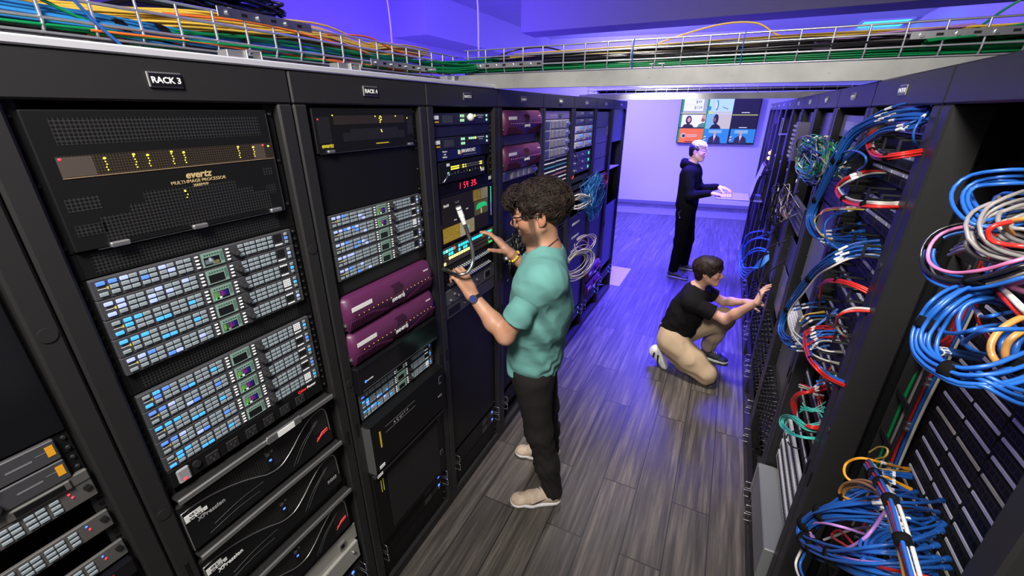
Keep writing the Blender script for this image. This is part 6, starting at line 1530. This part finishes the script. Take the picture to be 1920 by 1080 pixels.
for i in range(16):
    t=2*PI*i/16; b.sph(bp_+(n1*math.cos(t)+n2*math.sin(t))*.029,.0062,YEL if i%5 else BLK,8)
tag(b.build('bead_bracelet'),'yellow and black bead bracelet on the raised wrist of the teal shirted man','bracelet')
bp_=RWs-fr*.085; tag(MB().tube([bp_+(n1*math.cos(t)+n2*math.sin(t))*.036 for t in np.linspace(0,2*PI,24)],.003,BLK,6).build('cord_bracelet',fix=False),'thin black cord on the forearm of the teal shirted man','bracelet')
b=MB(); b.tube(spline([NB+V(.055,-.01,.045),NB+V(.03,-.062,.02),NB+V(-.035,-.062,-.025),NB+V(-.085,-.03,-.06),NB+V(-.10,.01,-.075)],30),.0019,mat('brown_cord',(.035,.02,.014),.7),6)
tag(b.build('necklace',fix=False),'thin brown cord around the neck of the teal shirted man','necklace')
# gooseneck lamp: metal arm clipped to RACK 5
GN=mat('gooseneck_metal',(.55,.53,.50),.3,1,bump=(700,.6,.0006))
gp=px([(838,507,.02),(848,512,.07),(862,515,.125),(877,510,.15),(886,492,.155),(885,465,.150),(878,440,.135),(869,415,.12)])
P=spline(gp,60); g=thing('gooseneck_lamp','flexible silver lamp arm bending up in front of the tiled monitor of RACK 5','lamp',tuple(P[0]))
off=np.array(P[0]); g_=MB().tube(P-off,.0078,GN,14).build('flexible_arm',g,fix=False)
d=unit(P[-1]-P[-4]); e=P[-1]
MB().cyl(e-off-d*.012,e-off+d*.020,.0085,WHT,16,.0105).cyl(e-off+d*.020,e-off+d*.062,.0118,WHT,18,.0110).cyl(e-off+d*.062,e-off+d*.066,.0095,ALU,16).cyl(e-off+d*.050,e-off+d*.053,.0124,STEEL,18).build('lamp_head',g)
MB().cyl(P[0]-off+V(-.02,0,0),P[0]-off+V(.006,0,0),.010,BLK,16).build('mount',g)
# =============== kneeling woman
SK2=skin_mat('skin_fair',(.58,.34,.25),(.50,.26,.18),(.50,.22,.19))
HD=[mat('hair_dark_auburn',(.013,.006,.0045),.62,spec=.3),mat('hair_auburn_light',(.026,.012,.008),.6,spec=.3),mat('hair_auburn_deep',(.016,.007,.006),.62,spec=.3)]
POLO=mat('black_polo_cotton',(.0065,.006,.0065),.9,bump=(700,.3,.0008),spec=.12); KHA=mat('khaki_twill',(.40,.29,.185),.85,bump=(600,.3,.0008))
wo=thing('person','kneeling person with short dark hair, black polo shirt and khaki trousers','person',(0,0,0))
hc2=V(1.058,3.36,.880); f2=unit(V(.97,-.20,.02)); F=Field(); L2,M2=head(F,hc2,f2,V(-.10,0,1),.93,thin=.96,female=True)
NB2=V(.985,3.385,.722); RS2,LS2=V(.985,3.235,.655),V(1.035,3.535,.665)
RE2,RW2=V(1.225,3.225,.575),AX(1419,567,1.385)
LE2,LW2=V(1.205,3.56,.58),V(1.355,3.47,.645)
HR2,HL2=V(.885,3.30,.26),V(.915,3.46,.27); KR2,KL2=V(1.170,3.215,.075),V(1.225,3.53,.445); AR2,AL2=V(.885,3.335,.11),V(1.165,3.615,.10)
F.cone(L2(0,-.012,-.045),NB2,.046,.050,.03)
F.cone(NB2,RS2,.045,.04,.04); F.cone(NB2,LS2,.045,.04,.04); F.cone(V(.98,3.385,.62),V(.905,3.385,.36),.10,.10,.05); limb(F,[V(.9,3.38,.3),HR2,KR2,AR2],[.09,.085,.05,.035],.04); limb(F,[HL2,KL2,AL2],[.085,.05,.035],.04)
limb(F,[RS2,RE2],[.040,.036]); limb(F,[RE2,RE2*.65+RW2*.35,RW2],[.035,.036,.023],.025); limb(F,[LS2,LE2],[.038,.033]); limb(F,[LE2,LE2*.65+LW2*.35,LW2],[.032,.033,.022],.025)
hand(F,RW2,V(.20,.20,.96),V(.9,.1,-.25),V(-.1,.95,-.2),[(.25,.35,.25),(.25,.4,.25),(.28,.4,.25),(.3,.4,.25)],sc=.86,spread=.0,thumb=(.85,.35,.35))
hand(F,LW2,V(.95,-.1,.12),V(.1,.1,-1),V(.0,-.95,.1),[(.2,.5,.4)]*4,sc=.9,spread=.05,thumb=(.8,.5,.3))
link('body',F.mesh('body',.0034,[SK2],zone(hc2,M2,.93,False)),wo); eyes(wo,L2,M2,.93,mat('iris_grey',(.12,.16,.18),.2))
b=MB()
for s in (-1,1): b.tube(spline([L2(s*.012,.0945,.024),L2(s*.030,.0925,.030),L2(s*.050,.078,.025)],10),.0022,HD[0],6)
b.build('eyebrows',wo,fix=False)
G=Field(); G.ell(L2(0,-.020,.042),M2,(.080,.102,.088),.02); G.ell(L2(0,-.06,-.030),M2,(.062,.045,.062),.03); G.ell(L2(0,.035,.080),M2,(.066,.052,.036),.03)
for s in (-1,1): G.cone(L2(s*.066,-.01,.03),L2(s*.070,.028,-.012),.018,.011,.02)
G.ell(L2(0,.118,-.035),M2,(.10,.062,.080),.015,'s')
for s in (-1,1): G.ell(L2(s*.085,-.006,-.022),M2,(.026,.024,.024),.01,'s')
hair2=link('hair',G.mesh('hair',.0045,[HD[0]],post=wrinkle(.003,90,3)),wo)
acc2=lambda d:(d[2]>-.35 or (d[1]<-.35 and d[2]>-.85)) and not (d[1]>.72 and d[2]<.30) and not (abs(d[0])>.7 and d[1]>-.1 and d[2]<-.1)
link('strands',locks(1700,L2(0,-.018,.034),M2,np.array([.080,.106,.090])*1.03,.062,.0017,HD,6,acc2,curl=.004,flow=lambda d:(d[0]*.4,(.7 if d[2]>.2 and d[1]>-.2 else -.3),-.55)).mesh('strands'),hair2)
S=Field(); fw=unit(V(.93,-.1,-.33)); sx2=unit(V(.1,.99,0))
S.cone(RS2+V(-.01,.05,.0),LS2+V(-.02,-.05,0),.075,.075,.05)
S.cone(V(.985,3.385,.645),V(.950,3.385,.52),.125,.140,.06,sq=(fw,.85)); S.cone(V(.950,3.385,.52),V(.900,3.38,.325),.142,.150,.06,sq=(fw,.92))
S.cone(NB2-V(.01,0,.04),RS2,.058,.052,.05); S.cone(NB2-V(.01,0,.04),LS2,.058,.052,.05)
re_=RS2*.45+RE2*.55; le_=LS2*.45+LE2*.55; S.cone(RS2,RS2*.8+RE2*.2,.056,.054,.04); S.cone(LS2,LS2*.8+LE2*.2,.055,.054,.04)
S.cone(L2(0,.02,-.07),NB2+V(.005,0,.022),.07,.053,.006,op='s'); S.half(V(.9,3.38,.318),V(-.02,0,-1),.004)
w3a=wrinkle(.0028,30,21); w3=lambda P: w3a(P)+.003*np.sin(60*(P[:,2]*.9-P[:,0]*.4)+5*np.sin(P[:,1]*18+P[:,2]*6))*np.clip((.62-P[:,2])*4,0,1); po=link('polo_shirt',S.mesh('polo_shirt',.0048,[POLO],post=w3),wo)
sleeve(RS2,RE2,.64,.058,.064,POLO,po,.0042,w3,.048); sleeve(LS2,LE2,.60,.056,.060,POLO,po,.0048,None,.046)
C2=Field(); 
for t in np.linspace(0,2*PI,18,endpoint=False):
    p=NB2+V(.008+.050*math.cos(t),.052*math.sin(t),.012-.022*math.cos(t)); q=NB2+V(.008+.055*math.cos(t+.35),.056*math.sin(t+.35),.012-.022*math.cos(t+.35)); C2.cone(p,q,.010,.010,.012)
link('collar',C2.mesh('collar',.004,[POLO]),po)
T=Field(); T.cone(V(.893,3.335,.300),V(.898,3.44,.305),.112,.110,.05); T.cone(V(.89,3.38,.36),V(.90,3.38,.30),.128,.13,.05,sq=(fw,.9))
limb(T,[HR2+V(.0,-.0,.0),HR2*.4+KR2*.6+V(0,0,.01),KR2+V(0,0,.012)],[.118,.102,.082],.04); limb(T,[KR2+V(0,0,.0),KR2*.45+AR2*.55,AR2+V(.03,0,0)],[.074,.066,.058],.03)
limb(T,[HL2,KL2,KL2*.5+AL2*.5+V(-.01,0,0),AL2+V(0,0,.03)],[.112,.084,.070,.060],.045)
T.half(V(1,3.3,.004),V(0,0,-1),.003); T.ell(V(.885,3.38,.475),np.eye(3),(.175,.21,.125),.004,'s'); T.half(AL2+V(0,0,.0),V(0,0,-1),.003) if False else None
w4a=wrinkle(.0035,30,31); w4=lambda P: w4a(P)+.0035*np.sin(70*(P[:,0]*.5+P[:,2]*.8)+6*np.sin(P[:,1]*20+P[:,0]*9))*(np.exp(-((P[:,0]-1.12)**2+(P[:,2]-.12)**2)/.01)+np.exp(-((P[:,0]-.95)**2+(P[:,2]-.28)**2)/.008)+.25); tr2=link('trousers',T.mesh('trousers',.005,[KHA],post=w4),wo)
b=MB(); fz=unit(V(-.1,0,1)); bc=V(.896,3.38,.312); e1=unit(V(1,0,.1)); 
ring=[bc+e1*.131*math.cos(t)+V(0,1,0)*.146*math.sin(t) for t in np.linspace(0,2*PI,40)]
vs=[]; 
for p in ring: vs+= [p-fz*.014,p+fz*.014]
b.add(vs,[(2*i,2*i+1,2*i+3,2*i+2) for i in range(39)],mat('tan_belt',(.30,.18,.09),.6),True)
b.tube([bc+(p-bc)*1.02+fz*.011 for p in ring],.0035,BLK,6); b.tube([bc+(p-bc)*1.02-fz*.013 for p in ring],.0035,BLK,6); bo=b.build('belt',tr2,fix=False)
WSH=mat('white_sneaker',(.62,.62,.62),.6,bump=(200,.4,.001)); BSH=mat('black_sneaker',(.02,.02,.022),.6)
o,P=shoe(wo,V(.790,3.315,.205),V(.42,-.02,-.90),.235,WSH,WHT,up=V(-.9,0,-.42),lace=BLK,h=.08)
b=MB(); b.tube([P(-.042,.08,.03),P(-.044,.13,.05),P(-.036,.17,.06)],.008,BLK,8); b.tube([P(-.043,.05,.05),P(-.040,.09,.075)],.007,BLK,8); b.build('side_mark',o,fix=False)
o,P=shoe(wo,V(1.105,3.640,0),V(.97,-.14,0),.235,BSH,WHT,lace=WHT,h=.08)
o2=shoe(wo,V(.815,3.45,.16),V(.55,-.02,-.83),.22,BSH,WHT,up=V(-.83,0,-.55),h=.08) if False else None
tag(MB().cyl(V(.935,3.243,.30),V(.965,3.236,.255),.0045,WHT,10).build('pen'),'small white pen clipped to the khaki trousers pocket','pen')
# =============== standing man with the keyboard
SK3=skin_mat('skin_light',(.66,.42,.30),(.58,.33,.23),(.48,.24,.2))
HBL=[mat('hair_blond',(.80,.74,.60),.5),mat('hair_blond_grey',(.62,.56,.46),.5)]; HBK=mat('hair_black',(.012,.010,.012),.45)
HOOD=mat('black_hoodie',(.0035,.0035,.003),.9,bump=(500,.4,.001),spec=.06); BJ=mat('black_jeans',(.003,.003,.0025),.9,bump=(700,.3,.001),spec=.06)
m3=thing('person','standing person with bleached hair and black hoodie at the pull-out keyboard','person',(0,0,0))
hc3=V(.705,5.68,1.560); f3=unit(V(.94,-.30,-.10)); F=Field(); L3,M3=head(F,hc3,f3,V(.04,0,1),.97)
NB3=V(.655,5.70,1.415); RS3,LS3=V(.640,5.535,1.335),V(.690,5.865,1.335)
RE3,RW3=V(.700,5.49,1.075),V(.925,5.52,1.115); LE3,LW3=V(.770,5.875,1.10),V(.985,5.79,1.155)
HR3,HL3=V(.665,5.64,.85),V(.685,5.78,.85); KR3,KL3=V(.665,5.62,.47),V(.745,5.83,.47); AR3,AL3=V(.640,5.585,.09),V(.735,5.955,.09)
F.cone(L3(0,-.012,-.045),NB3,.050,.052,.03); F.cone(NB3,RS3,.05,.04,.04); F.cone(NB3,LS3,.05,.04,.04); F.cone(V(.665,5.7,1.28),V(.67,5.7,.92),.10,.10,.05)
limb(F,[RS3,RE3,RW3],[.04,.034,.023]); limb(F,[LS3,LE3,LW3],[.04,.034,.023]); limb(F,[HR3,KR3,AR3],[.075,.05,.034],.04); limb(F,[HL3,KL3,AL3],[.075,.05,.034],.04)
hand(F,RW3,V(.97,.05,-.12),V(0,0,-1),V(0,.95,0),[(.15,.35,.3)]*4,spread=.06,thumb=(.7,.6,.3)); hand(F,LW3,V(.95,-.08,-.15),V(.1,.1,-.95),V(0,-.95,.1),[(.15,.3,.3)]*4,spread=.09,thumb=(.6,.7,.2))
link('body',F.mesh('body',.0042,[SK3],zone(hc3,M3,.97,False)),m3); eyes(m3,L3,M3,.97,BLK2)
b=MB()
for s in (-1,1):
    b.tube([L3(s*(.031+.023*math.cos(t)),.104,.002+.019*math.sin(t)) for t in np.linspace(0,2*PI,20)],.0014,STEEL,6,cap=False); b.tube([L3(s*.054,.102,.008),L3(s*.076,.02,.008),L3(s*.078,-.012,.0)],.0014,STEEL,6)
b.tube([L3(-.008,.105,.004),L3(.008,.105,.004)],.0014,STEEL,6); b.build('glasses',m3,fix=False)
G=Field(); G.ell(L3(0,-.026,.030),M3,(.078,.092,.072),.02); G.ell(L3(0,-.06,-.03),M3,(.06,.042,.045),.03); G.ell(L3(0,.118,-.02),M3,(.10,.075,.085),.015,'s')
for s in (-1,1): G.ell(L3(s*.083,-.004,-.016),M3,(.022,.026,.034),.01,'s')
hair3=link('hair',G.mesh('hair',.005,[HBK]),m3)
acc3=lambda d:d[2]>.42 and d[1]>-.85
link('bleached_top',locks(700,L3(0,-.012,.040),M3,np.array([.076,.102,.086]),.060,.0036,HBL,8,acc3,curl=.006,flow=lambda d:(.1,.9,.25)).mesh('bleached_top'),hair3)
S=Field(); S.cone(RS3+V(.01,.06,-.01),LS3+V(-.01,-.06,-.01),.078,.078,.05); S.cone(V(.662,5.70,1.28),V(.668,5.70,.96),.160,.150,.06,sq=(V(1,0,0),.80)); S.cone(V(.668,5.70,.96),V(.672,5.70,.88),.152,.148,.05,sq=(V(1,0,0),.82))
S.cone(RS3,RE3,.065,.056,.04); S.cone(RE3,RW3-V(.015,0,0),.056,.038,.03); S.cone(LS3,LE3,.065,.056,.04); S.cone(LE3,LW3-V(.015,0,0),.056,.038,.03)
S.half(V(.67,5.7,.86),V(0,0,-1),.004); S.cone(L3(0,.01,-.07),NB3+V(.015,0,.01),.07,.052,.006,op='s')
ho=link('hoodie',S.mesh('hoodie',.0055,[HOOD],post=wrinkle(.005,28,41)),m3)
H=Field()
for t in np.linspace(.5,2*PI-.5,16):
    p=NB3+V(-.02+.075*math.cos(t),.085*math.sin(t),.0-.030*math.cos(t)); q=NB3+V(-.02+.075*math.cos(t+.3),.085*math.sin(t+.3),.0-.03*math.cos(t+.3)); H.cone(p,q,.026,.026,.03)
H.cone(NB3+V(-.09,-.05,-.01),NB3+V(-.10,.05,-.03),.038,.038,.04); link('hood',H.mesh('hood',.006,[HOOD],post=wrinkle(.004,40,42)),ho)
MB().add([V(.80,5.66,1.33)+V(0,0,0),V(.80,5.72,1.33),V(.755,5.73,1.39),V(.755,5.66,1.39)],[(0,1,2,3)],WHT).build('undershirt',ho) if False else None
T=Field(); T.cone(V(.672,5.70,.90),V(.672,5.71,.84),.135,.135,.05,sq=(V(1,0,0),.84)); limb(T,[HR3-V(0,0,.03),KR3,AR3],[.10,.072,.058],.04); limb(T,[HL3-V(0,0,.03),KL3,AL3],[.10,.072,.058],.04)
for a_ in (AR3,AL3): pass
T.half(V(.67,5.7,.055),V(0,0,-1),.003)
link('trousers',T.mesh('trousers',.006,[BJ],post=wrinkle(.004,35,43)),m3)
shoe(m3,V(.575,5.575,0),V(.93,.05,0) if False else V(.98,-.15,0),.27,BSH,mat('grey_sole',(.3,.3,.33),.6)); shoe(m3,V(.665,5.96,0),V(.99,-.08,0),.27,BSH,mat('grey_sole',(.3,.3,.33)))
MB().tube([V(.62,5.555,.87),V(.60,5.545,.84),V(.62,5.54,.80)],.003,STEEL,6).sph((.625,5.535,.79),.010,STEEL,8).build('key_clip',m3)
# pull-out keyboard console
t=thing('keyboard_console','pull-out keyboard tray with a raised screen reaching into the aisle','console',(0,0,0))
LILM=mat('console_metal',(.30,.30,.36),.4,.4)
MB().cbox(.975,1.46,5.47,5.93,1.062,1.078,LILM,.003).build('tray',t)
k=MB().cbox(1.00,1.15,5.50,5.90,1.078,1.086,mat('console_grey',(.18,.18,.22),.5),.002)
for i in range(5):
    for j in range(14): k.cbox(1.008+i*.028,1.031+i*.028,5.51+j*.0275,5.533+j*.0275,1.086,1.0905,mat('keycap',(.32,.32,.40),.5),.001)
k.build('keyboard',t)
s=MB(); q=[V(1.33,5.47,1.085),V(1.33,5.93,1.085),V(1.41,5.93,1.46),V(1.41,5.47,1.46)]; s.add([*q,*[p+V(.016,0,-.004) for p in q]],[(0,1,2,3),(7,6,5,4),(0,4,5,1),(1,5,6,2),(2,6,7,3),(3,7,4,0)],BLK)
n_=V(-.0015,0,.0003); c_=sum(q)/4; s.add([c_+(p-c_)*.92+n_ for p in q],[(0,1,2,3)],mat('console_screen',(.06,.05,.12),.25,emit=(.25,.2,.6),es=.5)); s.build('screen',t)
# =============== wall screen
def wal(x,z,off=0):
    X,Y=rot(x,-off); return V(X,Y,z)
def wq(b,x0,x1,z0,z1,off,m,off0=None):
    a=[wal(x0,z0,off),wal(x1,z0,off),wal(x1,z1,off),wal(x0,z1,off)]
    if off0 is None: b.add(a,[(0,1,2,3)],m)
    else:
        c=[wal(x0,z0,off0),wal(x1,z0,off0),wal(x1,z1,off0),wal(x0,z1,off0)]; b.add(a+c,[(0,1,2,3),(7,6,5,4),(0,4,5,1),(1,5,6,2),(2,6,7,3),(3,7,4,0)],m)
TX0,TX1,TZ0,TZ1=1.105,2.60,1.375,2.235
tv=thing('wall_screen','large flat screen on the far wall split into nine pictures','screen',tuple(wal(1.8,1.8,.05)))
OFF=np.array(tv.location)
def tb(name,b,par=tv):
    b.v=[tuple(np.array(v)-OFF) for v in b.v]; return b.build(name,par,fix=False)
b=MB(); wq(b,TX0-.012,TX1+.012,TZ0-.012,TZ1+.012,.09,BLK,.03); tb('casing',b)
def E(n,c,s=1.0): return mat('pic_'+n,tuple(x*.2 for x in c),.4,emit=c,es=s)
W3=(TX1-TX0)/3; H3=(TZ1-TZ0)/3
def cell(i,j,items,name):
    b=MB(); x0=TX0+i*W3; z1=TZ1-j*H3; k=0
    for (a,c,d,e,m) in items:
        k+=1; wq(b,x0+a*W3,x0+c*W3,z1-e*H3,z1-d*H3,.0905+k*.0008,m)
    return tb(name,b)
def blob(i,j,pts,m,k):
    x0=TX0+i*W3; z1=TZ1-j*H3; b=MB(); b.add([wal(x0+a*W3,z1-c*H3,.0905+k*.0008) for a,c in pts],[tuple(range(len(pts)))[::-1]],m); return tb('picture_shape',b)
def circ(cx,cz,rx,rz,n=14): return [(cx+rx*math.cos(t),cz+rz*math.sin(t)) for t in np.linspace(0,2*PI,n,endpoint=False)]
WP=E('white',(.80,.84,.88)); GRb=E('green',(.02,.28,.05)); DK=E('dark',(.012,.012,.02)); GY=E('grey',(.38,.38,.40)); OR=E('orange',(.85,.16,.03)); BLs=E('blue',(.03,.22,.52)); SKY=E('sky',(.45,.68,.88)); FACE=E('face',(.6,.32,.22)); SUIT=E('suit',(.02,.025,.07)); RDd=E('red',(.5,.03,.04)); BG=E('beige',(.55,.5,.4)); YLp=E('limey',(.6,.65,.1)); LBp=E('lightblue',(.2,.45,.6)); HRp=E('hairdark',(.03,.015,.02))
cell(0,0,[(0,1,0,1,GY),(.0,.08,0,1,GRb),(.10,.86,.0,.80,WP),(.10,.86,.40,.41,GY),(0,1,.93,.97,YLp)],'picture'); 
for s,z in (('$99',.28),('$129',.66)):
    me=text_mesh(s,.075,DK); o=link('lettering',me,tv); p=wal(TX0+W3*.66,TZ1-z*H3,.096)-OFF; o.location=p; o.rotation_euler=(0,0,A)
cell(1,0,[(0,1,0,1,SKY),(0,.08,0,1,GRb),(.08,.95,.84,.95,BG)],'picture'); blob(1,0,circ(.38,.42,.055,.34),BLs,4); blob(1,0,circ(.36,.42,.03,.25),WP,5); blob(1,0,circ(.2,.9,.07,.07),YLp,5); blob(1,0,circ(.12,.62,.05,.16),BLs,5)
for x in (.62,.68,.73,.79): blob(1,0,circ(x,.55+(x-.62)*.6,.02,.04,8),DK,5)
cell(2,0,[(0.02,.97,0,1,DK),(.35,.65,.88,.92,WP)],'picture')
cell(0,1,[(0,1,0,1,WP),(0,.08,0,1,GRb),(0,1,.0,.05,DK),(0,1,.92,1,DK)],'picture'); blob(0,1,circ(.36,.42,.12,.30),HRp,5); blob(0,1,circ(.37,.40,.065,.17),FACE,6); blob(0,1,[(.12,.92),(.2,.72),(.36,.68),(.52,.75),(.6,.92)],HRp,5); blob(0,1,circ(.94,.30,.08,.26),FACE,5); blob(0,1,[(.72,.92),(.78,.72),(.92,.60),(1,.62),(1,.92)],E('olive',(.1,.2,.15)),6); blob(0,1,circ(.92,.42,.07,.12),E('beard',(.3,.1,.05)),7)
cell(1,1,[(0,1,0,1,LBp),(0,.05,0,1,GRb),(.45,1,.0,1,BG)],'picture'); blob(1,1,circ(.42,.35,.10,.35),HRp,4); blob(1,1,[(.22,1),(.3,.75),(.45,.65),(.6,.8),(.66,1)],DK,5); blob(1,1,circ(.38,.38,.04,.14),E('facedk',(.25,.12,.08)),6)
cell(2,1,[(0.02,.97,0,1,DK),(.02,.97,.03,.08,YLp),(.35,.65,.88,.92,WP)],'picture')
cell(0,2,[(0,1,0,1,OR),(0,.07,0,1,GRb),(.37,.78,.42,.48,BG),(.37,.76,.54,.59,BG),(.32,.62,.90,.96,DK)],'picture'); blob(0,2,circ(.23,.50,.10,.18),BG,5); blob(0,2,circ(.24,.52,.06,.11),DK,6)
for i in (1,2):
    cell(i,2,[(0,1,0,1,BLs),(0,.05,0,1,GRb) if i==1 else (0,.07,0,1,DK),(.22,.72,.08,.30,LBp),(.0,1,.93,1,DK) if i==2 else (.3,.6,.93,.97,DK)],'picture')
    cx=.47; blob(i,2,[(.22,1),(.27,.62),(.42,.45),(.53,.45),(.68,.60),(.74,1)],SUIT,5); blob(i,2,[(.43,.46),(.47,.95),(.52,.46)],WP,6); blob(i,2,[(.465,.5),(.455,.9),(.485,.9),(.485,.5)],RDd,7); blob(i,2,circ(cx,.28,.055,.18),FACE,6); blob(i,2,circ(cx,.15,.06,.08),GY,7)
    for q in range(4): blob(i,2,[(.06,.55+q*.1),(.13,.50+q*.1),(.14,.55+q*.1),(.06,.60+q*.1)],RDd if q%2 else WP,5)
